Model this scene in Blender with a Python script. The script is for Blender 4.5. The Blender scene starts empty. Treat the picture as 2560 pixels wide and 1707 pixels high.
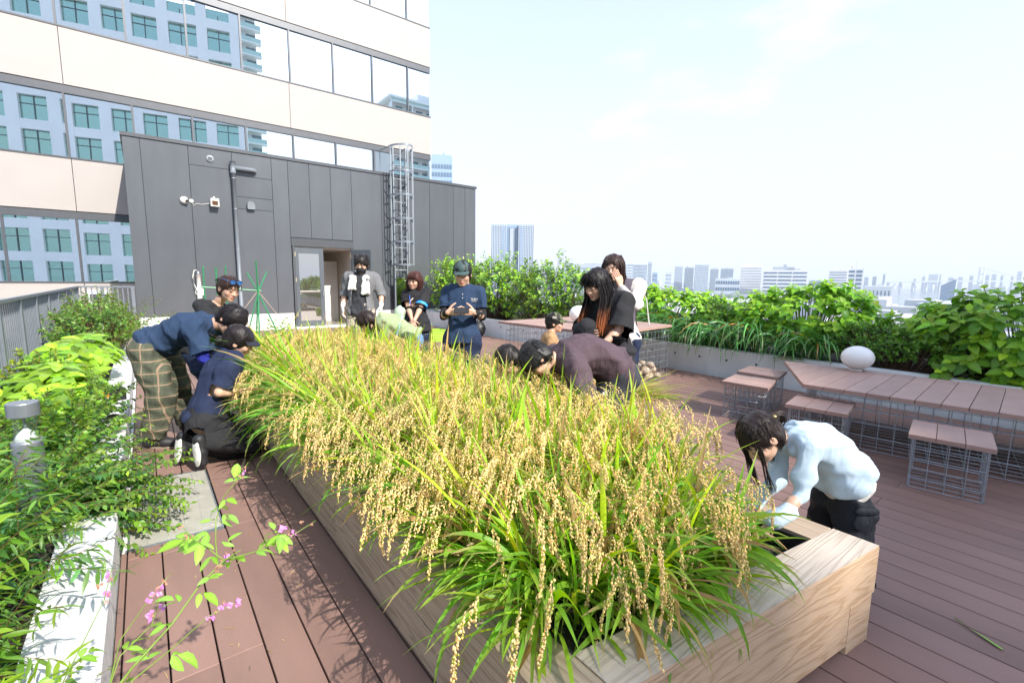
import bpy, bmesh, math, random
import numpy as np
from mathutils import Vector, Matrix
random.seed(7)
rng = np.random.default_rng(11)
C = bpy.context.scene.collection
scene = bpy.context.scene
R = math.radians
VEIL = (1.66, 1.70, 1.90)
PUFF = (2.0, 2.05, 2.25)

# ---------------------------------------------------------------- camera
cam_data = bpy.data.cameras.new('camera')
cam = bpy.data.objects.new('camera', cam_data)
C.objects.link(cam)
cam_data.sensor_width = 36.0
cam_data.lens = 16.461
cam_data.clip_start = 0.05
cam_data.clip_end = 20000
YAW, PITCH, ROLL = R(38.1289), R(7.5613), R(0.744)
_f = Vector((math.sin(YAW)*math.cos(PITCH), math.cos(YAW)*math.cos(PITCH), -math.sin(PITCH)))
_r = Vector((math.cos(YAW), -math.sin(YAW), 0))
_u = _r.cross(_f)
_r2 = math.cos(ROLL)*_r + math.sin(ROLL)*_u
_u2 = math.cos(ROLL)*_u - math.sin(ROLL)*_r
M = Matrix(((_r2.x, _u2.x, -_f.x, 0), (_r2.y, _u2.y, -_f.y, 0), (_r2.z, _u2.z, -_f.z, 1.65), (0, 0, 0, 1)))
cam.matrix_world = M
scene.camera = cam

# ---------------------------------------------------------------- sky, sun, exposure
SUN_EL = R(39.4)
SUN_DIR = Vector((0.165*math.cos(SUN_EL), -0.986*math.cos(SUN_EL), math.sin(SUN_EL))).normalized()
world = bpy.data.worlds.new('World')
scene.world = world
world.use_nodes = True
nt = world.node_tree
nt.nodes.clear()
sky = nt.nodes.new('ShaderNodeTexSky')
sky.sky_type = 'NISHITA'
sky.sun_disc = False
sky.sun_elevation = SUN_EL
sky.sun_rotation = math.atan2(SUN_DIR.x, SUN_DIR.y)
sky.altitude = 30
sky.air_density = 1.0
sky.dust_density = 0.8
sky.ozone_density = 1.6
# a milky veil of high cloud, thickest towards the horizon, with a few brighter puffs
tcw = nt.nodes.new('ShaderNodeTexCoord')
sep = nt.nodes.new('ShaderNodeSeparateXYZ')
lk = nt.links.new
lk(tcw.outputs['Generated'], sep.inputs[0])
mp = nt.nodes.new('ShaderNodeMapping'); mp.inputs['Scale'].default_value = (2.2, 2.2, 5.5)
mp.inputs['Location'].default_value = (0.6, 0.35, 0.4)
nz = nt.nodes.new('ShaderNodeTexNoise'); nz.inputs['Scale'].default_value = 1.5
nz.inputs['Detail'].default_value = 7; nz.inputs['Roughness'].default_value = 0.55
lk(tcw.outputs['Generated'], mp.inputs['Vector']); lk(mp.outputs['Vector'], nz.inputs['Vector'])
veil = nt.nodes.new('ShaderNodeMapRange'); veil.interpolation_type = 'SMOOTHSTEP'
veil.inputs['From Min'].default_value = -0.02; veil.inputs['From Max'].default_value = 0.70
veil.inputs['To Min'].default_value = 0.98; veil.inputs['To Max'].default_value = 0.45
lk(sep.outputs['Z'], veil.inputs['Value'])
mx = nt.nodes.new('ShaderNodeMixRGB'); mx.inputs['Color2'].default_value = (*VEIL, 1)
lk(veil.outputs[0], mx.inputs['Fac']); lk(sky.outputs['Color'], mx.inputs['Color1'])
rp = nt.nodes.new('ShaderNodeMapRange'); rp.interpolation_type = 'SMOOTHSTEP'
rp.inputs['From Min'].default_value = 0.58; rp.inputs['From Max'].default_value = 0.76
rp.inputs['To Min'].default_value = 0.0; rp.inputs['To Max'].default_value = 0.8
lk(nz.outputs['Fac'], rp.inputs['Value'])
mx2 = nt.nodes.new('ShaderNodeMixRGB'); mx2.inputs['Color2'].default_value = (*PUFF, 1)
lk(rp.outputs[0], mx2.inputs['Fac']); lk(mx.outputs[0], mx2.inputs['Color1'])
bg = nt.nodes.new('ShaderNodeBackground'); bg.inputs["Strength"].default_value = 0.15
out = nt.nodes.new('ShaderNodeOutputWorld')
lk(mx2.outputs[0], bg.inputs['Color']); lk(bg.outputs[0], out.inputs[0])

sun_data = bpy.data.lights.new('sun', 'SUN')
sun_data.energy = 2.2
sun_data.angle = R(0.53)
sun_data.color = (1.0, 0.95, 0.87)
sun = bpy.data.objects.new('sun', sun_data)
C.objects.link(sun)
sun.rotation_euler = SUN_DIR.to_track_quat('Z', 'Y').to_euler()
sun.location = (0, -20, 40)

scene.view_settings.view_transform = 'Standard'
scene.view_settings.look = 'None'
scene.view_settings.exposure = 1.90
scene.view_settings.gamma = 1.0
scene.view_settings.use_curve_mapping = False
scene.cycles.max_bounces = 8
scene.cycles.transparent_max_bounces = 12
scene.cycles.volume_bounces = 0

# ---------------------------------------------------------------- helpers
def link(o, parent=None):
    C.objects.link(o)
    if parent is not None: o.parent = parent
    return o

def tag(o, label=None, cat=None, group=None, kind=None):
    if label: o['label'] = label
    if cat: o['category'] = cat
    if group: o['group'] = group
    if kind: o['kind'] = kind
    return o

def thing(name, label, cat, loc=(0, 0, 0), rotz=0, group=None):
    o = bpy.data.objects.new(name, None)
    o.empty_display_size = 0.2
    C.objects.link(o)
    o.location = loc; o.rotation_euler = (0, 0, rotz)
    return tag(o, label, cat, group)

def mesh_np(V, F, mats, cols=None, smooth=False, mi=None):
    """numpy verts (n,3), faces (m,k) -> mesh"""
    me = bpy.data.meshes.new('m')
    V = np.ascontiguousarray(V, np.float32); F = np.ascontiguousarray(F, np.int32)
    n, k = F.shape
    me.vertices.add(len(V)); me.vertices.foreach_set('co', V.ravel())
    me.loops.add(n*k); me.loops.foreach_set('vertex_index', F.ravel())
    me.polygons.add(n)
    me.polygons.foreach_set('loop_start', np.arange(0, n*k, k, dtype=np.int32))
    if smooth: me.polygons.foreach_set('use_smooth', np.ones(n, bool))
    for m in (mats if isinstance(mats, (list, tuple)) else [mats]): me.materials.append(m)
    if mi is not None: me.polygons.foreach_set('material_index', np.asarray(mi, np.int32))
    if cols is not None:
        a = me.attributes.new('tint', 'FLOAT_COLOR', 'POINT')
        c4 = np.ones((len(V), 4), np.float32); c4[:, :3] = cols
        a.data.foreach_set('color', c4.ravel())
    me.update(calc_edges=True)
    return me

def obj(name, me, parent=None, loc=None):
    o = bpy.data.objects.new(name, me)
    link(o, parent)
    if loc is not None: o.location = loc
    return o

class MB:
    """collects boxes, tubes, prisms into one mesh"""
    def __init__(s): s.v = []; s.f = []
    def add(s, vs, fs):
        b = len(s.v); s.v.extend([tuple(v) for v in vs]); s.f.extend([tuple(b+i for i in f) for f in fs]); return s
    def box(s, x0, x1, y0, y1, z0, z1, c=0.0):
        if c <= 0:
            return s.add([(x0,y0,z0),(x1,y0,z0),(x1,y1,z0),(x0,y1,z0),(x0,y0,z1),(x1,y0,z1),(x1,y1,z1),(x0,y1,z1)],
                         [(0,3,2,1),(4,5,6,7),(0,1,5,4),(1,2,6,5),(2,3,7,6),(3,0,4,7)])
        # chamfer round the top
        return s.add([(x0,y0,z0),(x1,y0,z0),(x1,y1,z0),(x0,y1,z0),(x0,y0,z1-c),(x1,y0,z1-c),(x1,y1,z1-c),(x0,y1,z1-c),
                      (x0+c,y0+c,z1),(x1-c,y0+c,z1),(x1-c,y1-c,z1),(x0+c,y1-c,z1)],
                     [(0,3,2,1),(0,1,5,4),(1,2,6,5),(2,3,7,6),(3,0,4,7),(4,5,9,8),(5,6,10,9),(6,7,11,10),(7,4,8,11),(8,9,10,11)])
    def prism(s, poly, z0, z1):
        n = len(poly)
        vs = [(p[0], p[1], z0) for p in poly] + [(p[0], p[1], z1) for p in poly]
        fs = [tuple(range(n-1, -1, -1)), tuple(range(n, 2*n))] + [(i, (i+1) % n, n+(i+1) % n, n+i) for i in range(n)]
        return s.add(vs, fs)
    def tube(s, pts, r, n=6, cap=True):
        pts = [Vector(p) for p in pts]
        rs = r if isinstance(r, (list, tuple)) else [r]*len(pts)
        ring = []
        up = None
        for i, p in enumerate(pts):
            d = (pts[min(i+1, len(pts)-1)] - pts[max(i-1, 0)]).normalized()
            if up is None:
                up = Vector((0, 0, 1)) if abs(d.z) < 0.9 else Vector((1, 0, 0))
            a = d.cross(up).normalized(); b = d.cross(a).normalized(); up = -b if False else up
            ring.append([p + rs[i]*(math.cos(2*math.pi*k/n)*a + math.sin(2*math.pi*k/n)*b) for k in range(n)])
        vs = [v for rg in ring for v in rg]
        fs = []
        for i in range(len(pts)-1):
            for k in range(n):
                fs.append((i*n+k, i*n+(k+1) % n, (i+1)*n+(k+1) % n, (i+1)*n+k))
        if cap:
            fs.append(tuple(range(n))); m = (len(pts)-1)*n
            fs.append(tuple(m+n-1-k for k in range(n)))
        return s.add(vs, fs)
    def lathe(s, prof, n=24, c=(0, 0, 0)):
        vs = []
        for r, z in prof:
            for k in range(n):
                a = 2*math.pi*k/n
                vs.append((c[0]+r*math.cos(a), c[1]+r*math.sin(a), c[2]+z))
        fs = []
        for i in range(len(prof)-1):
            for k in range(n):
                fs.append((i*n+k, i*n+(k+1) % n, (i+1)*n+(k+1) % n, (i+1)*n+k))
        fs.append(tuple(range(n-1, -1, -1))); m = (len(prof)-1)*n
        fs.append(tuple(m+k for k in range(n)))
        return s.add(vs, fs)
    def mesh(s, mat, smooth=False):
        me = bpy.data.meshes.new('m')
        me.from_pydata(s.v, [], s.f)
        me.materials.append(mat)
        if smooth:
            for p in me.polygons: p.use_smooth = len(p.vertices) <= 4
        me.update()
        return me
    def build(s, name, mat, parent=None, loc=None, smooth=False):
        return obj(name, s.mesh(mat, smooth), parent, loc)

# ---------------------------------------------------------------- materials
def _nodes(name):
    m = bpy.data.materials.new(name); m.use_nodes = True
    n = m.node_tree
    return m, n, n.nodes['Principled BSDF'], n.links.new

def mat(name, col, rough=0.6, var=0.12, scale=8.0, bump=0.0, bscale=40.0, metal=0.0, orand=0.0, stretch=None, spec=0.5, coat=0.0, space='Object'):
    """procedural surface: base colour broken up by noise, optional per-object shift and fine relief"""
    m, n, p, l = _nodes(name)
    N = n.nodes.new
    p.inputs['Roughness'].default_value = rough; p.inputs['Metallic'].default_value = metal
    p.inputs['Specular IOR Level'].default_value = spec
    tc = N('ShaderNodeTexCoord')
    mpn = N('ShaderNodeMapping')
    if stretch: mpn.inputs['Scale'].default_value = stretch
    l(tc.outputs[space], mpn.inputs['Vector'])
    nz = N('ShaderNodeTexNoise'); nz.inputs['Scale'].default_value = scale; nz.inputs['Detail'].default_value = 6
    l(mpn.outputs[0], nz.inputs['Vector'])
    hs = N('ShaderNodeHueSaturation'); hs.inputs['Color'].default_value = (*col, 1)
    mr = N('ShaderNodeMapRange'); mr.inputs['From Min'].default_value = 0.3; mr.inputs['From Max'].default_value = 0.7
    mr.inputs['To Min'].default_value = 1-var; mr.inputs['To Max'].default_value = 1+var
    l(nz.outputs['Fac'], mr.inputs['Value'])
    if orand:
        oi = N('ShaderNodeObjectInfo')
        m2 = N('ShaderNodeMapRange'); m2.inputs['To Min'].default_value = 1-orand; m2.inputs['To Max'].default_value = 1+orand
        l(oi.outputs['Random'], m2.inputs['Value'])
        mu = N('ShaderNodeMath'); mu.operation = 'MULTIPLY'
        l(mr.outputs[0], mu.inputs[0]); l(m2.outputs[0], mu.inputs[1]); l(mu.outputs[0], hs.inputs['Value'])
    else:
        l(mr.outputs[0], hs.inputs['Value'])
    l(hs.outputs[0], p.inputs['Base Color'])
    if bump:
        nb = N('ShaderNodeTexNoise'); nb.inputs['Scale'].default_value = bscale; nb.inputs['Detail'].default_value = 5
        l(mpn.outputs[0], nb.inputs['Vector'])
        bp = N('ShaderNodeBump'); bp.inputs['Strength'].default_value = bump; bp.inputs['Distance'].default_value = 0.01
        l(nb.outputs['Fac'], bp.inputs['Height']); l(bp.outputs[0], p.inputs['Normal'])
    return m

def wood(name, c1, c2, axis=(1, 0, 0), rough=0.65, rings=9.0, orand=0.08, worn=0.3):
    """timber: stretched rings plus fine fibre, a little silvering"""
    m, n, p, l = _nodes(name); N = n.nodes.new
    p.inputs['Roughness'].default_value = rough; p.inputs['Specular IOR Level'].default_value = 0.3
    tc = N('ShaderNodeTexCoord'); mpn = N('ShaderNodeMapping')
    mpn.inputs['Scale'].default_value = tuple(0.05 if a else 1.0 for a in axis)
    l(tc.outputs['Object'], mpn.inputs['Vector'])
    nz = N('ShaderNodeTexNoise'); nz.inputs['Scale'].default_value = 5.5; nz.inputs['Detail'].default_value = 4
    nz.inputs['Roughness'].default_value = 0.45
    l(mpn.outputs[0], nz.inputs['Vector'])
    mu = N('ShaderNodeMath'); mu.operation = 'MULTIPLY'; mu.inputs[1].default_value = rings*2.2
    l(nz.outputs['Fac'], mu.inputs[0])
    fr = N('ShaderNodeMath'); fr.operation = 'PINGPONG'; fr.inputs[1].default_value = 0.5
    l(mu.outputs[0], fr.inputs[0])
    pw = N('ShaderNodeMath'); pw.operation = 'MULTIPLY'; pw.inputs[1].default_value = 2.0; l(fr.outputs[0], pw.inputs[0])
    p2 = N('ShaderNodeMath'); p2.operation = 'POWER'; p2.inputs[1].default_value = 2.2; l(pw.outputs[0], p2.inputs[0])
    fb = N('ShaderNodeTexNoise'); fb.inputs['Scale'].default_value = 60; fb.inputs['Detail'].default_value = 4
    l(mpn.outputs[0], fb.inputs['Vector'])
    mx = N('ShaderNodeMixRGB'); mx.inputs['Color1'].default_value = (*c1, 1); mx.inputs['Color2'].default_value = (*c2, 1)
    l(p2.outputs[0], mx.inputs['Fac'])
    big = N('ShaderNodeTexNoise'); big.inputs['Scale'].default_value = 2.5; big.inputs['Detail'].default_value = 5
    l(tc.outputs['Object'], big.inputs['Vector'])
    oi = N('ShaderNodeObjectInfo')
    v = N('ShaderNodeMath'); v.operation = 'MULTIPLY_ADD'; v.inputs[1].default_value = 0.35; v.inputs[2].default_value = 0.68
    l(fb.outputs['Fac'], v.inputs[0])
    v1 = N('ShaderNodeMath'); v1.operation = 'MULTIPLY_ADD'; v1.inputs[1].default_value = 0.3; l(big.outputs['Fac'], v1.inputs[0]); l(v.outputs[0], v1.inputs[2])
    v2 = N('ShaderNodeMath'); v2.operation = 'MULTIPLY_ADD'; v2.inputs[1].default_value = orand*2; l(oi.outputs['Random'], v2.inputs[0]); l(v1.outputs[0], v2.inputs[2])
    hs = N('ShaderNodeHueSaturation'); l(mx.outputs[0], hs.inputs['Color']); l(v2.outputs[0], hs.inputs['Value'])
    l(hs.outputs[0], p.inputs['Base Color'])
    bp = N('ShaderNodeBump'); bp.inputs['Strength'].default_value = 0.35; bp.inputs['Distance'].default_value = 0.004
    ad = N('ShaderNodeMath'); ad.operation = 'ADD'; l(fb.outputs['Fac'], ad.inputs[0]); l(p2.outputs[0], ad.inputs[1])
    l(ad.outputs[0], bp.inputs['Height']); l(bp.outputs[0], p.inputs['Normal'])
    return m

def leafmat(name, rough=0.42, trans=0.35, orand=0.2, spec=0.4):
    """leaf: colour from the 'tint' attribute, mottled, lets light through"""
    m, n, p, l = _nodes(name); N = n.nodes.new
    at = N('ShaderNodeAttribute'); at.attribute_name = 'tint'
    oi = N('ShaderNodeObjectInfo')
    nz = N('ShaderNodeTexNoise'); nz.inputs['Scale'].default_value = 35; nz.inputs['Detail'].default_value = 3
    tc = N('ShaderNodeTexCoord'); l(tc.outputs['Object'], nz.inputs['Vector'])
    a = N('ShaderNodeMath'); a.operation = 'MULTIPLY_ADD'; a.inputs[1].default_value = 0.5; a.inputs[2].default_value = 0.75-orand/2
    l(nz.outputs['Fac'], a.inputs[0])
    b = N('ShaderNodeMath'); b.operation = 'MULTIPLY_ADD'; b.inputs[1].default_value = orand
    l(oi.outputs['Random'], b.inputs[0]); l(a.outputs[0], b.inputs[2])
    hs = N('ShaderNodeHueSaturation'); l(at.outputs['Color'], hs.inputs['Color']); l(b.outputs[0], hs.inputs['Value'])
    l(hs.outputs[0], p.inputs['Base Color'])
    p.inputs['Roughness'].default_value = rough; p.inputs['Specular IOR Level'].default_value = spec
    tr = N('ShaderNodeBsdfTranslucent')
    h2 = N('ShaderNodeHueSaturation'); h2.inputs['Hue'].default_value = 0.485; h2.inputs['Saturation'].default_value = 1.1; h2.inputs['Value'].default_value = 1.5
    l(hs.outputs[0], h2.inputs['Color']); l(h2.outputs[0], tr.inputs['Color'])
    ms = N('ShaderNodeMixShader'); ms.inputs[0].default_value = trans
    l(p.outputs[0], ms.inputs[1]); l(tr.outputs[0], ms.inputs[2])
    l(ms.outputs[0], n.nodes['Material Output'].inputs['Surface'])
    return m

def mirror_glass(name, tint, refl=0.75, deep=(0.02, 0.03, 0.035), wave=0.0, wscale=0.6):
    """coated office glass: strong mirror over a dark interior, gently wavy"""
    m, n, p, l = _nodes(name); N = n.nodes.new
    p.inputs['Base Color'].default_value = (*deep, 1); p.inputs['Roughness'].default_value = 0.3
    g = N('ShaderNodeBsdfGlossy'); g.inputs['Roughness'].default_value = 0.0; g.inputs['Color'].default_value = (*tint, 1)
    ms = N('ShaderNodeMixShader'); ms.inputs[0].default_value = refl
    l(p.outputs[0], ms.inputs[1]); l(g.outputs[0], ms.inputs[2]); l(ms.outputs[0], n.nodes['Material Output'].inputs['Surface'])
    if wave:
        tc = N('ShaderNodeTexCoord')
        nz = N('ShaderNodeTexNoise'); nz.inputs['Scale'].default_value = wscale; nz.inputs['Detail'].default_value = 1
        l(tc.outputs['Object'], nz.inputs['Vector'])
        bp = N('ShaderNodeBump'); bp.inputs['Strength'].default_value = wave; bp.inputs['Distance'].default_value = 0.01
        l(nz.outputs['Fac'], bp.inputs['Height']); l(bp.outputs[0], g.inputs['Normal'])
    return m

def clear_glass(name, tint=(0.9, 0.95, 0.95), refl=0.12):
    m, n, p, l = _nodes(name); N = n.nodes.new
    t = N('ShaderNodeBsdfTransparent'); t.inputs['Color'].default_value = (*tint, 1)
    g = N('ShaderNodeBsdfGlossy'); g.inputs['Roughness'].default_value = 0.0
    ms = N('ShaderNodeMixShader'); ms.inputs[0].default_value = refl
    l(t.outputs[0], ms.inputs[1]); l(g.outputs[0], ms.inputs[2]); l(ms.outputs[0], n.nodes['Material Output'].inputs['Surface'])
    return m

MAT = dict(
    board=mat('composite_board', (0.225, 0.134, 0.108), 0.62, 0.17, 3.0, 0.12, 160, orand=0.10, stretch=(1, 0.25, 1), spec=0.35),
    board_seat=mat('composite_seat_board', (0.35, 0.225, 0.185), 0.55, 0.08, 4.0, 0.12, 160, orand=0.08, spec=0.35),
    underdeck=mat('deck_underside', (0.012, 0.011, 0.011), 0.9),
    concrete=mat('fair_faced_concrete', (0.72, 0.72, 0.71), 0.75, 0.14, 2.2, 0.15, 60, stretch=(1, 1, 0.45)),
    concrete_light=mat('board_marked_concrete', (0.60, 0.60, 0.585), 0.8, 0.14, 5.0, 0.5, 24, stretch=(1, 7, 1)),
    soil=mat('soil', (0.03, 0.022, 0.016), 0.95, 0.4, 14, 0.8, 30),
    steel=mat('galvanised_wire', (0.42, 0.47, 0.52), 0.38, 0.1, 20, metal=0.75),
    steel_light=mat('galvanised_steel', (0.27, 0.30, 0.33), 0.42, 0.1, 14, metal=0.6),
    panel_grey=mat('dark_grey_cladding', (0.125, 0.133, 0.145), 0.28, 0.07, 2.5, 0.03, 90, metal=0.4, orand=0.05, stretch=(1, 1, 0.3)),
    trim_grey=mat('grey_trim', (0.075, 0.08, 0.088), 0.4, 0.06, 5, metal=0.3),
    cream=mat('cream_panel', (0.36, 0.325, 0.30), 0.55, 0.03, 1.2, orand=0.02),
    frame=mat('window_frame', (0.095, 0.10, 0.11), 0.4, 0.05, 5, metal=0.4),
    black=mat('black_plastic', (0.012, 0.012, 0.013), 0.5, 0.1, 10),
    white=mat('white_paint', (0.72, 0.72, 0.70), 0.5, 0.05, 6),
    globe=mat('white_plastic_globe', (0.80, 0.79, 0.76), 0.38, 0.02, 6),
    pipe=mat('grey_pvc_pipe', (0.16, 0.18, 0.20), 0.42, 0.06, 5),
    stone=mat('river_stone', (0.42, 0.33, 0.24), 0.7, 0.25, 9, 0.3, 30, orand=0.2),
    timber=wood('weathered_timber', (0.50, 0.42, 0.34), (0.41, 0.335, 0.26), (1, 0, 0)),
    timber_y=wood('weathered_timber_long', (0.42, 0.325, 0.24), (0.29, 0.215, 0.155), (0, 1, 0)),
    timber_face=wood('sawn_cedar', (0.55, 0.385, 0.25), (0.44, 0.285, 0.165), (1, 0, 0), rings=7),
)
# ================================================================ SETTING
GZ = -32.0        # street level far below the roof terrace
g = MB().add([(-9000, -9000, GZ), (9000, -9000, GZ), (9000, 9000, GZ), (-9000, 9000, GZ)], [(0, 1, 2, 3)])
tag(g.build('ground', mat('city_ground', (0.30, 0.31, 0.31), 0.9, 0.25, 0.01)), kind='structure')
w = MB().add([(900, -2500, GZ+0.5), (5200, -2500, GZ+0.5), (5200, 700, GZ+0.5), (2200, 1300, GZ+0.5), (1150, 900, GZ+0.5), (700, 300, GZ+0.5)], [(0, 1, 2, 3, 4, 5)])
tag(w.build('water', mat('bay_water', (0.05, 0.10, 0.14), 0.12, 0.1, 0.02, 0.4, 0.3)), kind='structure')

# ---------------------------------------------------------------- deck
deck = MB().box(-0.215, 8.0, -4.0, 16.0, -0.12, -0.036).build('deck', MAT['underdeck'])
tag(deck, kind='structure')
pitch = 0.1708; x_first = -0.024
gaps = [x_first + pitch*k for k in range(0, 48)]
edges = [(-0.187, gaps[0])] + [(gaps[i], gaps[i+1]) for i in range(len(gaps)-1) if gaps[i+1] < 8.0]
board_cache = {}
rest = MB()
cols_done = 0
def add_board(x0, x1, y0, y1):
    g_ = 0.0035
    if y1 - y0 < 0.05: return
    key = (round(x1-x0, 4), round(y1-y0, 3))
    if key not in board_cache:
        b = MB().box(-(x1-x0)/2+g_, (x1-x0)/2-g_, -(y1-y0)/2+0.0015, (y1-y0)/2-0.0015, -0.03, 0.0, 0.002)
        board_cache[key] = b.mesh(MAT['board'])
    obj('deck_board', board_cache[key], deck, ((x0+x1)/2, (y0+y1)/2, 0))
brnd = random.Random(3)
fixed = {0: [3.36, 1.1], 1: [3.32, 2.19, 0.2], 2: [3.44, 2.2, 0.4], 3: [3.45, 1.3], 4: [2.46, 0.6], 5: [3.3, 1.2]}
for i, (x0, x1) in enumerate(edges):
    gr = [(3.465, 4.645)] if x1 < 0.33 else []
    js = fixed.get(i, [brnd.choice([0.9, 1.7, 2.6, 3.3]) + (brnd.random()-0.5)*0.1])
    cuts = sorted(set([-2.4] + [j for j in js if j > -2.4] + [js[0]+3.2, 9.2]))
    cuts = [c_ for c_ in cuts if c_ <= 9.2]
    for a, b in zip(cuts[:-1], cuts[1:]):
        segs = [(a, b)]
        for (g0, g1) in gr:
            segs = [(s0, s1) for (p0, p1) in segs for (s0, s1) in ((p0, min(p1, g0)), (max(p0, g1), p1)) if s1-s0 > 0.02]
        # nothing is laid beneath the rice planter
        if x0 > 0.95 and x1 < 2.4:
            segs = [(s0, s1) for (p0, p1) in segs for (s0, s1) in ((p0, min(p1, 0.85)), (max(p0, 6.5), p1)) if s1-s0 > 0.02]
        for s0, s1 in segs: add_board(x0, x1, s0, s1)
    for a, b in ((9.2, 12.4), (12.4, 15.95)):
        rest.box(x0+0.0035, x1-0.0035, a+0.0015, b-0.0015, -0.03, 0.0)
fb = rest.build('far_deck_boards', MAT['board'], deck); fb['kind'] = 'stuff'
MB().box(-0.2145, -0.1905, -2.4, 3.462, -0.03, -0.001).build('edge_strip', MAT['board'], deck)
MB().box(-0.2145, -0.1905, 3.466, 15.9, -0.03, -0.004).build('drain_channel', MAT['concrete'], deck)

# floor grate
gr = thing('floor_grate', 'pale steel bar grate let into the deck beside the concrete kerb', 'drain grate', (0.06, 4.055, 0))
fr = MB()
x0, x1, y0, y1 = -0.247, 0.25, -0.587, 0.587
fr.box(x0, x1, y0, y0+0.012, -0.03, 0.004).box(x0, x1, y1-0.012, y1, -0.03, 0.004).box(x0, x0+0.008, y0+0.012, y1-0.012, -0.03, 0.004).box(x1-0.008, x1, y0+0.012, y1-0.012, -0.03, 0.004)
fr.build('frame', MAT['steel_light'], gr)
br = MB()
ny = 64
for k in range(ny):
    y = y0+0.012+(k+0.5)*(y1-y0-0.024)/ny
    br.box(x0+0.009, x1-0.009, y-0.0042, y+0.0042, -0.02, 0.002)
gm = mat('grate_steel', (0.40, 0.385, 0.34), 0.45, 0.1, 10, metal=0.2)
o = br.build('bars', gm, gr); o['kind'] = 'stuff'
for k in range(1, 5):
    x = x0 + (x1-x0)*k/5
    MB().box(x-0.004, x+0.004, y0+0.013, y1-0.013, -0.022, 0.0035).build('cross_rod', gm, gr)
MB().box(x0+0.009, x1-0.009, -0.012, 0.012, -0.022, 0.0033).build('middle_bar', gm, gr)

# low white concrete kerb of the left bed
kerb = thing('concrete_kerb', 'low wide white board marked concrete kerb between the left flower bed and the deck', 'kerb', (-0.34, 0, 0))
km = {}
kr = random.Random(5)
y = -1.2
while y < 15.2:
    L = 0.78
    dz = kr.uniform(-0.004, 0.004)
    b = MB().add([(-0.125, 0.003, -0.3), (0.118, 0.003, -0.3), (0.118, L-0.003, -0.3), (-0.125, L-0.003, -0.3),
                  (-0.125, 0.003, 0.215+dz), (0.105, 0.003, 0.205+dz), (0.105, L-0.003, 0.205+dz), (-0.125, L-0.003, 0.215+dz),
                  (0.118, 0.003, 0.192+dz), (0.118, L-0.003, 0.192+dz)],
                 [(4, 5, 6, 7), (5, 8, 9, 6), (8, 1, 2, 9), (3, 7, 6, 9, 2), (0, 1, 8, 5, 4), (0, 4, 7, 3)])
    b.build('kerb_block', MAT['concrete_light'], kerb, (0, y, 0))
    y += L
# soil of the left bed
bed = MB().add([(-2.6, -1.5, 0.14), (-0.466, -1.5, 0.14), (-0.466, 15.6, 0.14), (-2.6, 15.6, 0.14)], [(0, 1, 2, 3)])
tag(bed.build('flower_bed_soil', MAT['soil']), kind='structure')

# ---------------------------------------------------------------- right hand concrete planter wall
wall = thing('planter_wall', 'long grey fair faced concrete planter wall behind the stools along the right side', 'wall', (8, 0, 0))
seg = [(-4.0, 0.0), (0.0, 3.27), (3.27, 6.6), (6.6, 9.9), (9.9, 15.96)]
for a, b in seg:
    MB().box(0, 0.2, a+0.004, b-0.004, -0.12, 0.465, 0.006).build('wall_section', MAT['concrete'], wall)
hole = MB().lathe([(0.016, 0.0), (0.020, 0.004), (0.020, 0.0045)], 12)
hm = hole.mesh(mat('tie_hole', (0.06, 0.06, 0.06), 0.9))
for k in range(-6, 20):
    for zz in (0.286,):
        o = obj('tie_hole', hm, wall, (-0.001, 0.995+0.5115*k, zz)); o.rotation_euler = (0, -math.pi/2, 0)
bed2 = MB().add([(8.2, -4, 0.40), (10.2, -4, 0.40), (10.2, 15.9, 0.40), (8.2, 15.9, 0.40)], [(0, 1, 2, 3)])
tag(bed2.build('hedge_bed_soil', MAT['soil']), kind='structure')
pw = thing('parapet', 'outer concrete parapet of the roof hidden behind the hedge', 'parapet', (10.2, 0, 0))
MB().box(0, 0.2, -4, 15.9, -0.2, 0.9).build('coping', MAT['concrete'], pw)
# roof slab below the terrace so that nothing hangs in the air
tag(MB().box(-2.8, 10.45, -6, 36, GZ, -0.125).build('roof_slab', MAT['concrete']), kind='structure')

# ---------------------------------------------------------------- rice planter (timber beams)
planter = thing('rice_planter', 'long raised timber planter full of ripening rice in the middle of the deck', 'planter')
H = 0.465
sl = -0.14
yL, yR = 0.774, 0.528          # near ends of the left and right sides
FAR = 6.62
def yend(x, off=0.0): return yL + sl*(x-0.815) + off
def quadbeam(name, poly, z0, z1, m, ch=0.006):
    # poly in plan, chamfer on top
    cx = sum(p[0] for p in poly)/len(poly); cy = sum(p[1] for p in poly)/len(poly)
    def ins(p):
        d = Vector((cx-p[0], cy-p[1])); d.normalize(); return (p[0]+d.x*ch*1.4, p[1]+d.y*ch*1.4)
    ipoly = [ins(p) for p in poly]
    n = len(poly)
    vs = [(p[0], p[1], z0) for p in poly]+[(p[0], p[1], z1-ch) for p in poly]+[(p[0], p[1], z1) for p in ipoly]
    fs = [tuple(range(n-1, -1, -1)), tuple(range(2*n, 3*n))]
    for i in range(n):
        j = (i+1) % n
        fs += [(i, j, n+j, n+i), (n+i, n+j, 2*n+j, 2*n+i)]
    # own origin at the beam so that the grain differs from piece to piece
    b = MB().add([(v[0]-cx, v[1]-cy, v[2]-z1) for v in vs], fs)
    return b.build(name, m, planter, (cx, cy, z1))
rim = 0.185
zs = [(0.045, 0.235), (0.239, H)]
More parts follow.
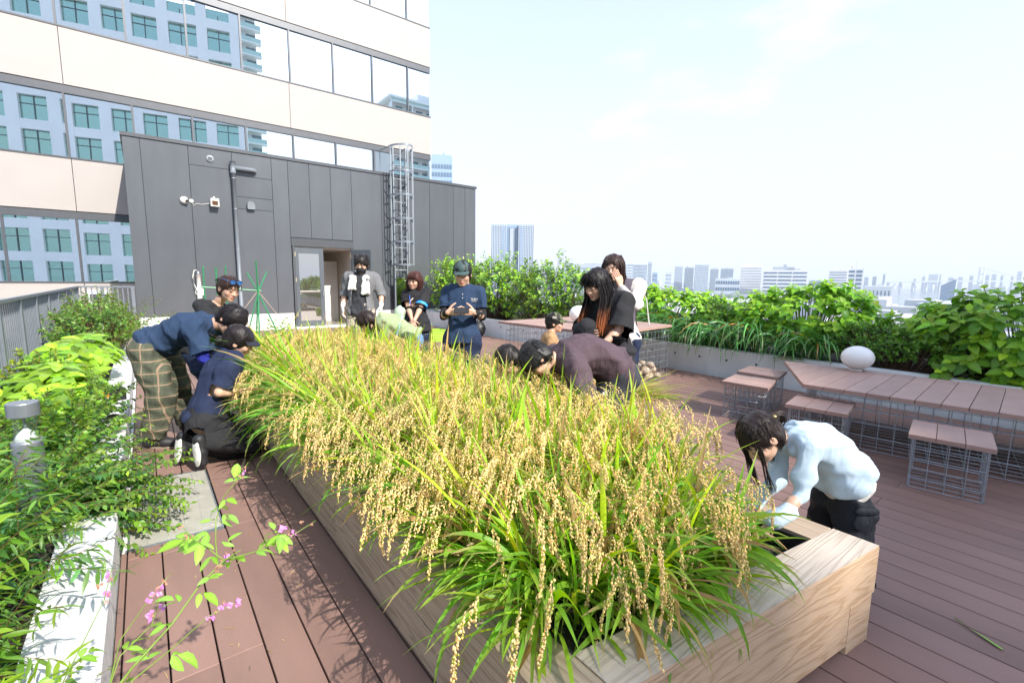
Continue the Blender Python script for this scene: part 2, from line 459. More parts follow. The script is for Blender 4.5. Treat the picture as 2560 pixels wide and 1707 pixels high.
for k, (z0, z1) in enumerate(zs):
    top = k == 1
    # end beams: the upper one runs through to the corners, the lower butts between posts
    if top:
        quadbeam('end_beam', [(0.815+rim, yend(0.815+rim)), (2.565, yend(2.565)), (2.565, yend(2.565, rim)), (0.815+rim, yend(0.815+rim, rim))], z0, z1, MAT['timber_face'])
        quadbeam('end_beam_cap', [(0.815+rim+0.001, yend(0.815+rim)+0.001), (2.564, yend(2.565)+0.001), (2.564, yend(2.565, rim)-0.001), (0.815+rim+0.001, yend(0.815+rim, rim)-0.001)], z1+0.0005, z1+0.004, MAT['timber'], 0.002)
    else:
        quadbeam('end_beam', [(0.815+rim, yend(0.815+rim)+0.004), (2.36, yend(2.36)+0.004), (2.36, yend(2.36, rim)), (0.815+rim, yend(0.815+rim, rim))], z0, z1, MAT['timber_face'])
        quadbeam('corner_post', [(2.364, yend(2.364)+0.004), (2.556, yend(2.556)+0.004), (2.556, yend(2.556, rim)), (2.364, yend(2.364, rim))], 0.0, z1, MAT['timber_face'])
    for a, b in ((None, 2.75), (2.755, 4.7), (4.705, FAR)):
        y0l = yend(0.815) if a is None else a
        y0l2 = yend(0.815+rim-0.004) if a is None else a
        quadbeam('left_beam', [(0.815, y0l), (0.815+rim-0.004, y0l2), (0.815+rim-0.004, b), (0.815, b)], z0 if not top else 0.3, z1, MAT['timber_y'])
        if top:
            quadbeam('left_board', [(0.817, y0l+0.003), (0.83+rim*0.9, y0l2+0.003), (0.83+rim*0.9, b), (0.817, b)], 0.239, 0.297, MAT['timber_y'])
        y0r = (yend(2.565, rim) if top else yend(2.565, rim)) if a is None else a
        quadbeam('right_beam', [(2.565-rim, y0r+0.006), (2.565, y0r+0.004 - rim*0), (2.565, b), (2.565-rim, b)], z0, z1, MAT['timber'] if False else MAT['timber_y'])
    quadbeam('far_beam', [(0.815+rim, FAR-rim), (2.565-rim, FAR-rim), (2.565-rim, FAR), (0.815+rim, FAR)], z0, z1, MAT['timber'])
# black liner tray and soil
ix0, ix1 = 0.815+rim+0.004, 2.565-rim-0.004
iy0 = lambda x: yend(x, rim+0.004)
lin = MB()
lt = 0.012
lin.add([(ix0, iy0(ix0), 0.1), (ix1, iy0(ix1), 0.1), (ix1, FAR-rim-0.004, 0.1), (ix0, FAR-rim-0.004, 0.1),
         (ix0, iy0(ix0), 0.455), (ix1, iy0(ix1), 0.455), (ix1, FAR-rim-0.004, 0.455), (ix0, FAR-rim-0.004, 0.455),
         (ix0+lt, iy0(ix0)+lt, 0.455), (ix1-lt, iy0(ix1)+lt, 0.455), (ix1-lt, FAR-rim-0.02, 0.455), (ix0+lt, FAR-rim-0.02, 0.455),
         (ix0+lt, iy0(ix0)+lt, 0.1), (ix1-lt, iy0(ix1)+lt, 0.1), (ix1-lt, FAR-rim-0.02, 0.1), (ix0+lt, FAR-rim-0.02, 0.1)],
        [(0, 1, 5, 4), (1, 2, 6, 5), (2, 3, 7, 6), (3, 0, 4, 7), (4, 5, 9, 8), (5, 6, 10, 9), (6, 7, 11, 10), (7, 4, 8, 11),
         (8, 9, 13, 12), (9, 10, 14, 13), (10, 11, 15, 14), (11, 8, 12, 15)])
lin.build('liner_tray', mat('black_liner', (0.018, 0.017, 0.018), 0.45, 0.15, 12), planter)
for zz in (0.40, 0.375, 0.35):
    MB().box(ix1-lt-0.008, ix1-lt-0.001, 0.83, 2.6, zz, zz+0.012).build('liner_rib', MAT['black'], planter)
MB().lathe([(0.008, 0), (0.008, 0.004), (0.004, 0.006)], 10).build('bolt', MAT['steel_light'], planter, (ix1-0.02, 1.0, 0.435))
so = MB().add([(ix0+0.02, iy0(ix0)+0.02, 0.37), (ix1-0.02, iy0(ix1)+0.02, 0.37), (ix1-0.02, FAR-rim-0.03, 0.37), (ix0+0.02, FAR-rim-0.03, 0.37)], [(0, 1, 2, 3)])
so.build('wet_soil', mat('wet_mud', (0.035, 0.032, 0.026), 0.25, 0.4, 10, 0.6, 25), planter)

# ---------------------------------------------------------------- office tower
TY = 20.0
tower = thing('office_tower', 'tall office tower with cream spandrel bands and mirror glass window strips', 'building', (0, TY, 0))
core = MB().box(-30, 10.80, 0.35, 16, GZ, 24).build('core', MAT['frame'], tower)
mull = [0.12+1.606*k for k in range(-9, 7)] + [10.82]
seams = [-13.9, -7.66, -1.45, 4.86, 10.84]
rows = [(1.37, 3.54), (5.12, 7.23), (8.87, 10.98), (12.62, 14.73), (16.4, 18.5)]
tops = [r[1] for r in rows]
glass = mirror_glass('tower_glass', (0.84, 0.94, 1.0), 0.95, (0.05, 0.10, 0.10), 0.05, 0.55)
pc = {}
spz = [(-2.3, 1.37)] + [(rows[i][1], rows[i+1][0]) for i in range(len(rows)-1)] + [(18.5, 20.2)]
for (z0, z1) in spz:
    for a, b in zip(seams[:-1], seams[1:]):
        key = (round(b-a, 3), round(z1-z0, 3))
        if key not in pc:
            pc[key] = MB().box(0.008, b-a-0.008, 0, 0.3, 0.02, z1-z0-0.0, 0.0).mesh(MAT['cream'])
        obj('spandrel_panel', pc[key], tower, (a, 0, z0))
trnd = random.Random(9)
gcache = {}
for (z0, z1) in rows:
    for a, b in zip(mull[:-1], mull[1:]):
        key = round(b-a, 3)
        if key not in gcache:
            gcache[key] = MB().add([(-(b-a)/2, 0, -(z1-z0)/2), ((b-a)/2, 0, -(z1-z0)/2), ((b-a)/2, 0, (z1-z0)/2), (-(b-a)/2, 0, (z1-z0)/2)], [(0, 1, 2, 3)]).mesh(glass)
        o = obj('window_pane', gcache[key], tower, ((a+b)/2, 0.10, (z0+z1)/2))
        o.rotation_euler = (R(trnd.uniform(-0.12, 0.12)), 0, R(trnd.uniform(-0.25, 0.25)))
        if a > -9:
            obj('mullion', pc.setdefault('mul', MB().box(-0.028, 0.028, 0.03, 0.16, 0.03, 2.14).mesh(MAT['frame'])), tower, (a, 0, z0))
    MB().box(-14, 10.825, 0.025, 0.17, z1-0.22, z1-0.002).build('window_head', MAT['frame'], tower)
    MB().box(-14, 10.825, -0.02, 0.17, z0-0.012, z0+0.035).build('window_sill', MAT['frame'], tower)
MB().box(10.80, 10.84, 0.305, 16, GZ, 20).build('side_wall', MAT['cream'], tower)

# ---------------------------------------------------------------- dark stair house
SY = 16.0
sh = thing('stair_house', 'dark grey metal clad stair house with double glass door at the deck end', 'building', (0, SY, 0))
xs = [-0.17, 0.19, 1.222, 2.256, 3.28, 3.735, 4.356, 5.01, 5.68, 6.72, 7.65, 8.58, 9.6, 10.13, 10.63]
ZT = 5.16
def panel(x0, x1, z0, z1):
    MB().box(0.006, x1-x0-0.006, 0, 0.05, 0.006, z1-z0-0.006).build('wall_panel', MAT['panel_grey'], sh, (x0, 0, z0))
ZB = 0.50
for a, b in zip(xs[:-1], xs[1:]):
    if abs(a-1.222) < 1e-3:
        panel(a, b, ZB, 4.655); panel(a, b, 4.655, ZT)
    elif abs(a-2.256) < 1e-3:
        panel(a, b, ZB, 3.59); panel(a, b, 3.59, 3.93); panel(a, b, 3.93, 4.52); panel(a, b, 4.52, ZT)
    elif 3.7 < a < 5.6:
        panel(a, b, 2.86, ZT)
    else:
        panel(a, b, ZB, ZT)
MB().box(-0.20, 10.66, -0.03, 3.9, ZT, ZT+0.09).build('parapet_cap', MAT['trim_grey'], sh)
# body behind the panels with a doorway
body = MB()
body.box(-0.15, 3.77, 0.052, 3.88, -0.1, ZT-0.01).box(5.66, 10.61, 0.052, 3.88, -0.1, ZT-0.01).box(3.77, 5.66, 0.052, 3.88, 2.85, ZT-0.01)
body.build('body', MAT['trim_grey'], sh)
MB().box(-0.15, 3.73, 0.008, 0.05, -0.1, ZB-0.004).build('base_plinth', MAT['white'], sh)
MB().box(5.70, 10.61, 0.008, 0.05, -0.1, ZB-0.004).build('base_plinth', MAT['white'], sh)
MB().box(3.742, 5.69, -0.012, 0.045, 2.60, 2.845).build('door_lintel', MAT['trim_grey'], sh)
# lobby
lob = MB()
lob.box(3.775, 3.80, 0.06, 3.8, 0.06, 2.6).box(5.64, 5.655, 0.06, 3.8, 0.06, 2.6).box(3.80, 5.64, 3.70, 3.8, 0.06, 2.6).box(3.80, 5.64, 0.06, 3.7, 2.55, 2.6)
lob.build('lobby_wall', mat('lobby_paint', (0.62, 0.55, 0.47), 0.6, 0.04, 3), sh)
MB().box(3.78, 5.65, 0.06, 3.8, 0.0, 0.06).build('lobby_floor', mat('lobby_floor', (0.25, 0.23, 0.2), 0.35, 0.1, 6), sh)
MB().box(5.05, 5.60, 1.5, 1.54, 0.062, 2.2).build('inner_door', mat('inner_door', (0.7, 0.66, 0.6), 0.4, 0.04, 3), sh)
MB().box(3.742, 5.69, -0.25, 0.04, -0.02, 0.055).build('door_sill', MAT['white'], sh)
def door_leaf(name, w, h):
    d = bpy.data.objects.new(name, None); link(d, sh)
    f = MB()
    f.box(0, 0.10, -0.02, 0.02, 0, h).box(w-0.13, w, -0.02, 0.02, 0, h).box(0.10, w-0.13, -0.02, 0.02, 0, 0.16).box(0.10, w-0.13, -0.02, 0.02, h-0.17, h)
    f.build('stile_frame', mat('door_frame', (0.11, 0.125, 0.14), 0.38, 0.05, 5, metal=0.3), d)
    MB().box(0.10, w-0.13, -0.004, 0.004, 0.16, h-0.17).build('glass', door_glass, d)
    MB().box(w-0.07, w-0.05, -0.06, -0.02, 0.95, 1.15).build('handle', MAT['steel_light'], d)
    for z in (0.3, 1.4, 2.2):
        MB().box(-0.012, 0.012, -0.03, -0.005, z, z+0.13).build('hinge', mat('brass_hinge', (0.6, 0.5, 0.3), 0.4, 0.1, 5, metal=0.6), d)
    return d
door_glass = mirror_glass('door_glass', (0.85, 0.88, 0.88), 0.55, (0.10, 0.085, 0.065))
d1 = door_leaf('door_leaf', 0.86, 2.47); d1.location = (3.83, 0.0, 0.08)
d2 = door_leaf('door_leaf', 0.86, 2.47); d2.location = (5.60, 0.0, 0.08); d2.rotation_euler = (0, 0, R(-62)+0)
MB().box(3.765, 3.826, -0.02, 0.05, 0.06, 2.59).build('door_jamb', MAT['frame'], sh)
MB().box(5.61, 5.67, -0.02, 0.05, 0.06, 2.59).build('door_jamb', MAT['frame'], sh)
MB().box(4.95, 5.12, 3.69, 3.697, 1.2, 1.75).build('notice', MAT['white'], sh)

# rainwater pipe
pp = thing('rainwater_pipe', 'grey vertical rainwater pipe with an elbow on the dark wall', 'pipe', (2.255, SY-0.12, 0))
MB().tube([(0, 0, 0.1), (0, 0, 4.82)], 0.052, 14).build('downpipe', MAT['pipe'], pp, smooth=True)
MB().tube([(0.03, 0, 4.70), (0.50, 0, 4.70), (0.55, 0.02, 4.69), (0.57, 0.10, 4.68)], 0.06, 14).build('elbow', MAT['pipe'], pp, smooth=True)
MB().tube([(0, 0, 4.55), (0, 0, 4.87)], 0.072, 14).build('socket', MAT['pipe'], pp, smooth=True)
for z in (1.2, 2.4, 3.55, 4.4):
    MB().tube([(0, 0, z), (0, 0, z+0.03)], 0.058, 14).build('clamp', MAT['steel_light'], pp, smooth=True)
# vents and cameras
v = thing('round_vent', 'small round louvred vent high on the dark wall', 'vent', (1.724, SY-0.012, 4.88))
o = MB().lathe([(0.085, 0), (0.085, 0.02), (0.065, 0.022)], 20).build('ring', MAT['steel_light'], v); o.rotation_euler = (math.pi/2, 0, 0)
for k in range(5):
    MB().box(-0.055, 0.055, -0.03, -0.022, -0.05+k*0.022, -0.041+k*0.022).build('louvre', MAT['trim_grey'], v)
v = thing('hooded_vent', 'grey hooded wall vent to the right of the pipe', 'vent', (2.672, SY-0.01, 3.6))
hp = [(-0.11, 0.0), (0.11, 0.0), (0.11, 0.12)] + [(0.11*math.cos(a), 0.12+0.11*math.sin(a)) for a in np.linspace(0.3, math.pi-0.3, 8)] + [(-0.11, 0.12)]
b = MB(); n_ = len(hp)
b.add([(p[0], 0, p[1]) for p in hp]+[(p[0]*0.9, -0.10, p[1]*0.92) for p in hp], [tuple(range(n_)), tuple(range(2*n_-1, n_-1, -1))]+[(i, n_+i, n_+(i+1) % n_, (i+1) % n_) for i in range(n_)])
b.build('hood', MAT['pipe'], v)
MB().box(-0.09, 0.09, -0.108, -0.099, -0.012, 0.004).build('lip', MAT['steel_light'], v)
cw = mat('camera_white', (0.70, 0.68, 0.62), 0.4, 0.03, 5)
v = thing('dome_camera', 'round white security camera on the dark wall, left one', 'camera', (1.05, SY, 3.68))
o = MB().lathe([(0.09, 0), (0.10, 0.03), (0.08, 0.09), (0.04, 0.11)], 20).build('body', cw, v, smooth=True); o.rotation_euler = (math.pi/2, 0, 0)
o = MB().lathe([(0.03, 0), (0.035, 0.05), (0.02, 0.055)], 16).build('lens', MAT['black'], v, (0.045, -0.10, -0.02)); o.rotation_euler = (math.pi/2, 0, R(25))
v = thing('junction_box', 'small round white junction box beside the dome camera', 'junction box', (1.215, SY, 3.677))
o = MB().lathe([(0.05, 0), (0.05, 0.035), (0.04, 0.04)], 18).build('lid', cw, v); o.rotation_euler = (math.pi/2, 0, 0)
MB().tube([(0.02, -0.02, -0.05), (0.06, -0.02, -0.12), (0.10, -0.02, -0.06), (0.25, -0.02, -0.07), (0.42, -0.03, -0.02), (0.5, -0.05, 0.0)], 0.006, 6).build('cable', cw, v)
v = thing('box_camera', 'cream box shaped floodlight sensor on the dark wall', 'camera', (1.755, SY, 3.67))
MB().box(-0.10, 0.10, -0.20, 0, -0.10, 0.12, 0.02).build('housing', cw, v)
MB().box(-0.07, 0.07, -0.206, -0.201, -0.07, 0.05).build('window', mat('sensor_glass', (0.10, 0.05, 0.02), 0.2), v)
MB().tube([(0, -0.06, 0.12), (0, -0.02, 0.18)], 0.015, 8).build('bracket', cw, v)
v = thing('wall_standpipe', 'white tubular outlet with a hose on the dark wall behind the woman with sunglasses', 'standpipe', (1.24, SY-0.12, 0.9))
MB().tube([(0, 0, 0), (0, 0, 0.78)], 0.055, 14).build('tube', cw, v, smooth=True)
MB().tube([(0, 0, 0.78), (0, 0, 0.92)], [0.04, 0.03], 12).build('neck', MAT['steel_light'], v, smooth=True)
MB().tube([(0, 0, 0.90), (-0.09, 0, 0.88), (-0.13, 0, 0.7), (-0.10, 0, 0.45), (-0.03, -0.05, 0.3)], 0.012, 8).build('hose', cw, v, smooth=True)
o = MB().lathe([(0.12, 0), (0.12, 0.03), (0.1, 0.04)], 18).build('flange', cw, v, (0.02, 0.1, 0.28)); o.rotation_euler = (math.pi/2, 0, 0)

# caged ladder
lad = thing('caged_ladder', 'galvanised caged ladder fixed to the dark wall', 'ladder', (7.275, SY, 0))
LY = -0.28
ST = MAT['steel_light']
for sx in (-0.235, 0.235):
    MB().box(sx-0.02, sx+0.02, LY-0.035, LY+0.035, 0.42, 6.1).build('rail', ST, lad)
    MB().tube([(sx, LY, 6.09), (sx*1.2, LY+0.2, 6.12), (sx*1.6, LY+0.75, 6.1), (sx*1.6, LY+0.75, 5.26)], 0.022, 8).build('hand_rail', ST, lad)
    for z in (1.0, 2.2, 3.5, 4.8):
        MB().box(sx-0.015, sx+0.015, LY+0.03, -0.002, z, z+0.05).build('bracket', MAT['trim_grey'], lad)
rg = MB().tube([(-0.215, LY, 0), (0.215, LY, 0)], 0.013, 8).mesh(ST)
for k in range(14):
    obj('rung', rg, lad, (0, 0, 0.75+0.39*k))
hp = []
for k in range(17):
    a = math.pi*k/16
    hp.append((-0.40*math.cos(a), LY-0.06-0.62*math.sin(a)))
hoop = MB()
pts = [(-0.235, LY)] + hp + [(0.235, LY)]
for i in range(len(pts)-1):
    (xa, ya), (xb, yb) = pts[i], pts[i+1]
    nx, ny = (yb-ya), -(xb-xa); l_ = math.hypot(nx, ny); nx *= 0.006/l_; ny *= 0.006/l_
    hoop.add([(xa-nx, ya-ny, 0), (xb-nx, yb-ny, 0), (xb+nx, yb+ny, 0), (xa+nx, ya+ny, 0), (xa-nx, ya-ny, 0.06), (xb-nx, yb-ny, 0.06), (xb+nx, yb+ny, 0.06), (xa+nx, ya+ny, 0.06)],
             [(0, 3, 2, 1), (4, 5, 6, 7), (0, 1, 5, 4), (1, 2, 6, 5), (2, 3, 7, 6), (3, 0, 4, 7)])
hme = hoop.mesh(ST)
for z in (2.07, 2.85, 3.63, 4.42, 5.2, 6.02): obj('hoop', hme, lad, (0, 0, z))
for k in (1, 5, 8, 11, 15):
    x, y = hp[k]
    MB().box(x-0.02, x+0.02, y-0.004, y+0.010, 2.07, 6.08).build('cage_strap', ST, lad)
o = MB().box(-0.21, 0.23, LY-0.06, LY-0.04, 0.42, 1.64).build('guard_plate', mat('polished_steel', (0.5, 0.5, 0.45), 0.08, 0.05, 3, metal=1.0), lad)

# ---------------------------------------------------------------- balustrade of the left bed
bal = thing('balustrade', 'grey metal balustrade with thin vertical bars behind the left flower bed', 'railing', (-1.27, 0, 0))
rail_m = mat('railing_grey', (0.20, 0.22, 0.25), 0.4, 0.06, 8, metal=0.4)
MB().box(-0.03, 0.03, 2.0, 15.75, 1.31, 1.35).build('top_rail', rail_m, bal)
MB().box(-0.02, 0.02, 2.0, 15.75, 0.26, 0.30).build('bottom_rail', rail_m, bal)
MB().box(0.03, 1.10, 15.71, 15.75, 1.31, 1.35).build('top_rail', rail_m, bal)
MB().box(0.03, 1.10, 15.715, 15.745, 0.26, 0.30).build('bottom_rail', rail_m, bal)
bm = MB().box(-0.006, 0.006, -0.012, 0.012, 0.301, 1.309).mesh(rail_m)
pm = MB().box(-0.025, 0.025, -0.035, 0.035, 0.1, 1.309).mesh(rail_m)
y = 4.0
k = 0
while y < 15.7:
    obj('post' if k % 11 == 0 else 'bar', pm if k % 11 == 0 else bm, bal, (0, y, 0))
    y += 0.105; k += 1
for k in range(11):
    x = 0.1*k+0.05
    o = obj('post' if k in (4, 10) else 'bar', pm if k in (4, 10) else bm, bal, (x, 15.73, 0)); o.rotation_euler = (0, 0, math.pi/2)
ac = thing('condenser_box', 'pale grey equipment box behind the railing by the dark wall', 'equipment box', (-0.98, 17.3, 0))
MB().box(-0.22, 0.22, -0.15, 0.2, 0.2, 1.2, 0.01).build('casing', mat('pale_metal', (0.5, 0.52, 0.54), 0.5, 0.05, 4), ac)
MB().box(-0.18, 0.18, -0.156, -0.151, 0.9, 1.1).build('grille', MAT['trim_grey'], ac)
# ================================================================ BUILDINGS BEHIND THE CAMERA (seen in the glass, cast the shade)
wf = mat('white_facade', (0.86, 0.85, 0.83), 0.6, 0.04, 0.3)
gt = mirror_glass('green_window', (0.45, 0.68, 0.60), 0.55, (0.05, 0.15, 0.12))
ob = thing('white_grid_office', 'white office block with deep square window openings, seen mirrored in the glass', 'building', (0, -50, 0), R(11.3))
X0, X1, ZTOP = -70.0, 14.8, 41.5
MB().box(X0, X1-0.5, -20, -0.7, GZ, ZTOP-0.2).build('core', mat('green_core', (0.16, 0.30, 0.26), 0.4, 0.2, 0.2), ob)
fr = MB()
px_ = np.arange(X1-0.8, X0, -4.3)
for x in px_: fr.box(x-0.68, x+0.68, -0.69, 0.0, GZ, ZTOP)
zz = -10.0
sill = MB(); mul = MB(); gl = MB(); blind = MB()
while zz < ZTOP:
    fr.box(X0, X1, -0.68, -0.05, zz, min(zz+1.3, ZTOP))
    mul.box(X0, X1, -0.62, -0.56, zz+3.3, zz+3.38)
    zz += 4.4
for x in px_: mul.box(x-2.2, x-2.1, -0.66, -0.5, -10, ZTOP-1)
fr.box(X1-0.02, X1+0.3, -20, 0.01, GZ, ZTOP).build('facade_frame', wf, ob)
MB().box(X0, X1-0.3, -0.70, -0.66, -10, ZTOP-0.3).build('glazing', gt, ob)
mul.build('mullions', MAT['frame'], ob)['kind'] = 'stuff'

def balcony_tower(name, label, x0, x1, yf, depth, ztop, wallc, pitch=3.1, rot=0):
    t = thing(name, label, 'building', ((x0+x1)/2, yf, 0), rot)
    w = (x1-x0)/2
    MB().box(-w+1, w-1, -depth, -1.6, GZ, ztop).build('core', mat(name+'_wall', wallc, 0.6, 0.05, 0.2), t)
    sl = MB(); rl = MB(); wn = MB(); pl = MB()
    z = -20.0
    while z < ztop-1:
        sl.box(-w, w, -1.7, 0.0, z, z+0.28)
        rl.box(-w+0.1, w-0.1, -0.08, -0.02, z+0.30, z+1.35)
        k = -w+2.0
        while k < w-3:
            wn.box(k, k+2.2, -1.62, -1.55, z+0.4, z+2.5); k += 3.6
        z += pitch
    for k in range(0, int(2*w/7.2)+1):
        pl.box(-w+7.2*k, -w+7.2*k+0.35, -1.6, -0.1, GZ, ztop)
    sl.build('balcony_slabs', wf, t)['kind'] = 'stuff'; pl.build('party_walls', wf, t)['kind'] = 'stuff'
    rl.build('balcony_railings', mat(name+'_railing', (0.45, 0.60, 0.56), 0.15, 0.05, 0.5), t)['kind'] = 'stuff'
    wn.build('windows', mat(name+'_window', (0.12, 0.16, 0.18), 0.2, 0.3, 0.1), t)['kind'] = 'stuff'
    cap = MB().box(-w-0.6, w+0.6, -depth, 0.6, ztop, ztop+0.6).box(-w*0.5, w*0.5, -depth, -3, ztop+0.6, ztop+4)
    cap.build('roof_canopy', wf, t)
    return t
balcony_tower('balcony_tower', 'slim white apartment tower with balconies seen mirrored beside the white office', 24.2, 29.5, -102, 18, 87, (0.6, 0.6, 0.58))
balcony_tower('balcony_tower', 'wide white apartment tower with roof canopy mirrored at the right end of the glass', 62, 104, -100, 20, 55.5, (0.66, 0.62, 0.58))

# ================================================================ SKYLINE
def rect_windows(mb, w, h, z0, nx, nz, fx, fz, y):
    for i in range(nx):
        for k in range(nz):
            cx = -w/2+(i+0.5)*w/nx; cz = z0+(k+0.5)*(h-z0)/nz
            mb.add([(cx-w/nx*fx/2, y, cz-(h-z0)/nz*fz/2), (cx+w/nx*fx/2, y, cz-(h-z0)/nz*fz/2), (cx+w/nx*fx/2, y, cz+(h-z0)/nz*fz/2), (cx-w/nx*fx/2, y, cz+(h-z0)/nz*fz/2)], [(0, 1, 2, 3)])
CW = dict(white=mat('tower_white', (0.70, 0.70, 0.69), 0.7, 0.05, 0.02), grey=mat('tower_grey', (0.34, 0.38, 0.42), 0.6, 0.05, 0.02),
          blue=mat('tower_blue', (0.24, 0.33, 0.45), 0.35, 0.08, 0.02), pale=mat('tower_pale', (0.52, 0.56, 0.60), 0.6, 0.05, 0.02),
          steel=mat('tower_steel_blue', (0.30, 0.37, 0.46), 0.5, 0.06, 0.02), win=mat('far_window', (0.12, 0.18, 0.25), 0.25, 0.3, 0.02), winl=mat('far_window_pale', (0.25, 0.32, 0.40), 0.25, 0.2, 0.02))
CAMP = Vector((0, 0, 1.65))
def sky_block(name, label, az, dist, width, top, wallm='pale', nx=8, nz=12, fx=0.6, fz=0.5, depth=None, winm='win', crown=None, cat='building', group=None, turn=0.0):
    """a block standing in the city: compass bearing, distance, width and roof height in metres"""
    x, y = dist*math.sin(R(az)), dist*math.cos(R(az))
    t = thing(name, label, cat, (x, y, GZ), -R(az)+turn, group)
    d = depth or width*0.7
    h = top-GZ
    MB().box(-width/2, width/2, 0, d, 0, h).build('walls', CW[wallm], t)
    if nx:
        wb = MB(); rect_windows(wb, width*0.96, h*0.97, h*0.05, nx, nz, fx, fz, -0.25)
        wb.build('windows', CW[winm], t)['kind'] = 'stuff'
    rf = MB()
    if crown == 'plant':
        rf.box(-width*0.28, width*0.2, d*0.2, d*0.7, h, h+width*0.08).box(-width*0.05, width*0.02, d*0.3, d*0.5, h+width*0.08, h+width*0.14)
    else:
        rf.box(-width*0.46, width*0.46, d*0.1, d*0.9, h, h+max(1.0, h*0.012))
    rr = random.Random(int(az*1000))
    for k in range(rr.randint(1, 4)):
        a_ = rr.uniform(-0.42, 0.2)*width; l_ = rr.uniform(0.06, 0.2)*width
        rf.box(a_, a_+l_, d*0.2, d*0.6, h, h+rr.uniform(0.01, 0.035)*h+1.2)
    if rr.random() < 0.5: rf.box(-0.3, 0.3, d*0.4, d*0.4+0.6, h, h+rr.uniform(4, 10))
    rf.build('roof', CW['grey' if crown == 'plant' else wallm], t)
    return t
# ---------------------------------------------------------------- the blocks along the waterfront, left to right
sky_block('apartment_tower', 'grey and blue tower block rising behind the right corner of the dark stair house', 29.674, 260, 11.0, 65.1, 'blue', 7, 22, 0.75, 0.5, crown=None)
sky_block('low_block', 'low pale building left of the twin tower, half behind the bushes', 34.651, 900, 23.4, 37.8, 'pale', 8, 5, 0.6, 0.5, crown=None)
sky_block('low_block', 'small grey block just right of the twin tower above the bushes', 42.589, 900, 13.6, 30.4, 'grey', 5, 6, 0.6, 0.5, crown=None)
sky_block('round_hall', 'wide low rounded grey hall behind the two women', 48.006, 750, 94.5, 25.6, 'grey', 1, 7, 0.99, 0.12, crown=None)
sky_block('glass_block', "pale glass office block right of the women's heads", 51.880, 900, 15.7, 34.4, 'pale', 6, 12, 0.6, 0.5, crown=None)
sky_block('slab_tower', "broad pale office slab right of the women's heads", 53.152, 950, 26.9, 34.8, 'pale', 12, 10, 0.5, 0.85, crown=None)
sky_block('slim_tower', 'slim blue grey tower at the right end of the broad office slab', 54.220, 960, 7.5, 37.5, 'grey', 3, 14, 0.6, 0.5, crown=None)
sky_block('low_block', 'low blue block in the gap right of the slim tower', 54.838, 1200, 12.1, 20.7, 'blue', 5, 5, 0.6, 0.5, crown=None)
sky_block('gate_block', 'small pale block with an opening, far off in the gap', 56.332, 1400, 16.0, 25.2, 'pale', 4, 5, 0.5, 0.5, crown=None)
sky_block('tower_block', 'pale tower first in the row of five towers across the water', 57.417, 1500, 23.6, 47.2, 'pale', 8, 14, 0.6, 0.5, crown=None)
sky_block('tower_block', 'blue grey tower second in the row of five towers', 58.538, 1500, 25.5, 42.6, 'grey', 7, 12, 0.6, 0.6, crown=None)
sky_block('tower_block', 'tallest pale tower in the middle of the row of five towers', 59.841, 1450, 37.9, 50.3, 'pale', 11, 16, 0.6, 0.5, crown=None)
sky_block('tower_block', 'grey tower fourth in the row of five towers', 61.174, 1500, 22.5, 38.2, 'grey', 7, 12, 0.6, 0.5, crown=None)
sky_block('tower_block', 'grey blue tower last in the row of five towers', 62.447, 1500, 33.6, 39.5, 'grey', 10, 10, 0.6, 0.6, crown=None)
sky_block('podium_block', 'long low pale building in front of the towers', 62.580, 1000, 44.1, 7.8, 'pale', 10, 3, 0.8, 0.5, crown=None)
sky_block('grid_hotel', 'white block with a grid of small dark windows', 64.825, 850, 30.9, 27.6, 'white', 18, 13, 0.4, 0.45, crown=None)
sky_block('terraced_office', 'wide white office with dark window bands and planted roof terraces', 68.018, 800, 58.3, 20.2, 'white', 3, 9, 0.93, 0.42, crown='plant')
sky_block('low_block', 'low dark blue building between the two white offices', 70.982, 1500, 41.2, 7.0, 'blue', 12, 4, 0.6, 0.6, crown=None)
sky_block('banded_office', 'white office with thin window bands beside a pale stair tower', 72.612, 800, 21.5, 20.2, 'white', 1, 13, 0.98, 0.25, crown=None)
sky_block('stair_tower', 'white tower with grey glass at the right end of the banded office', 74.001, 805, 17.8, 22.5, 'white', 2, 9, 0.8, 0.6, crown=None)
sky_block('low_block', 'pale distant block just right of the banded office', 74.908, 2600, 15.5, 30.6, 'pale', 5, 5, 0.6, 0.5, crown=None)
sky_block('low_block', 'grey distant block left of the slim harbour tower', 75.535, 2700, 14.4, 33.8, 'grey', 5, 6, 0.6, 0.5, crown=None)
sky_block('harbour_tower', 'slim pale tower above the left end of the bridge', 76.239, 2500, 7.8, 41.5, 'pale', 2, 10, 0.6, 0.5, crown=None)
sky_block('harbour_shed', 'long pale warehouse with dark openings on the near quay', 75.862, 1100, 40.8, -2.7, 'white', 7, 1, 0.35, 0.5, crown=None)
sky_block('distant_block', 'small distant block above the bridge deck, left', 78.482, 4200, 12.4, 39.7, 'grey', 3, 5, 0.6, 0.5, crown=None)
sky_block('distant_block', 'grey distant tower above the bridge deck', 79.090, 4300, 14.5, 54.6, 'grey', 3, 8, 0.6, 0.5, crown=None)
sky_block('distant_block', 'wide pale distant block above the bridge deck', 79.738, 4600, 52.0, 75.9, 'pale', 6, 8, 0.6, 0.5, crown=None)
sky_block('distant_block', 'thin distant tower right of the wide pale block', 80.197, 4500, 8.4, 71.6, 'grey', 2, 9, 0.6, 0.5, crown=None)
sky_block('distant_block', 'pale distant block behind the blue sloping roof', 80.932, 4400, 28.0, 51.3, 'grey', 5, 5, 0.6, 0.5, crown=None)
sky_block('distant_block', 'pale cluster tower left of the bridge pylon', 81.547, 4300, 23.0, 53.1, 'pale', 5, 6, 0.6, 0.5, crown=None)
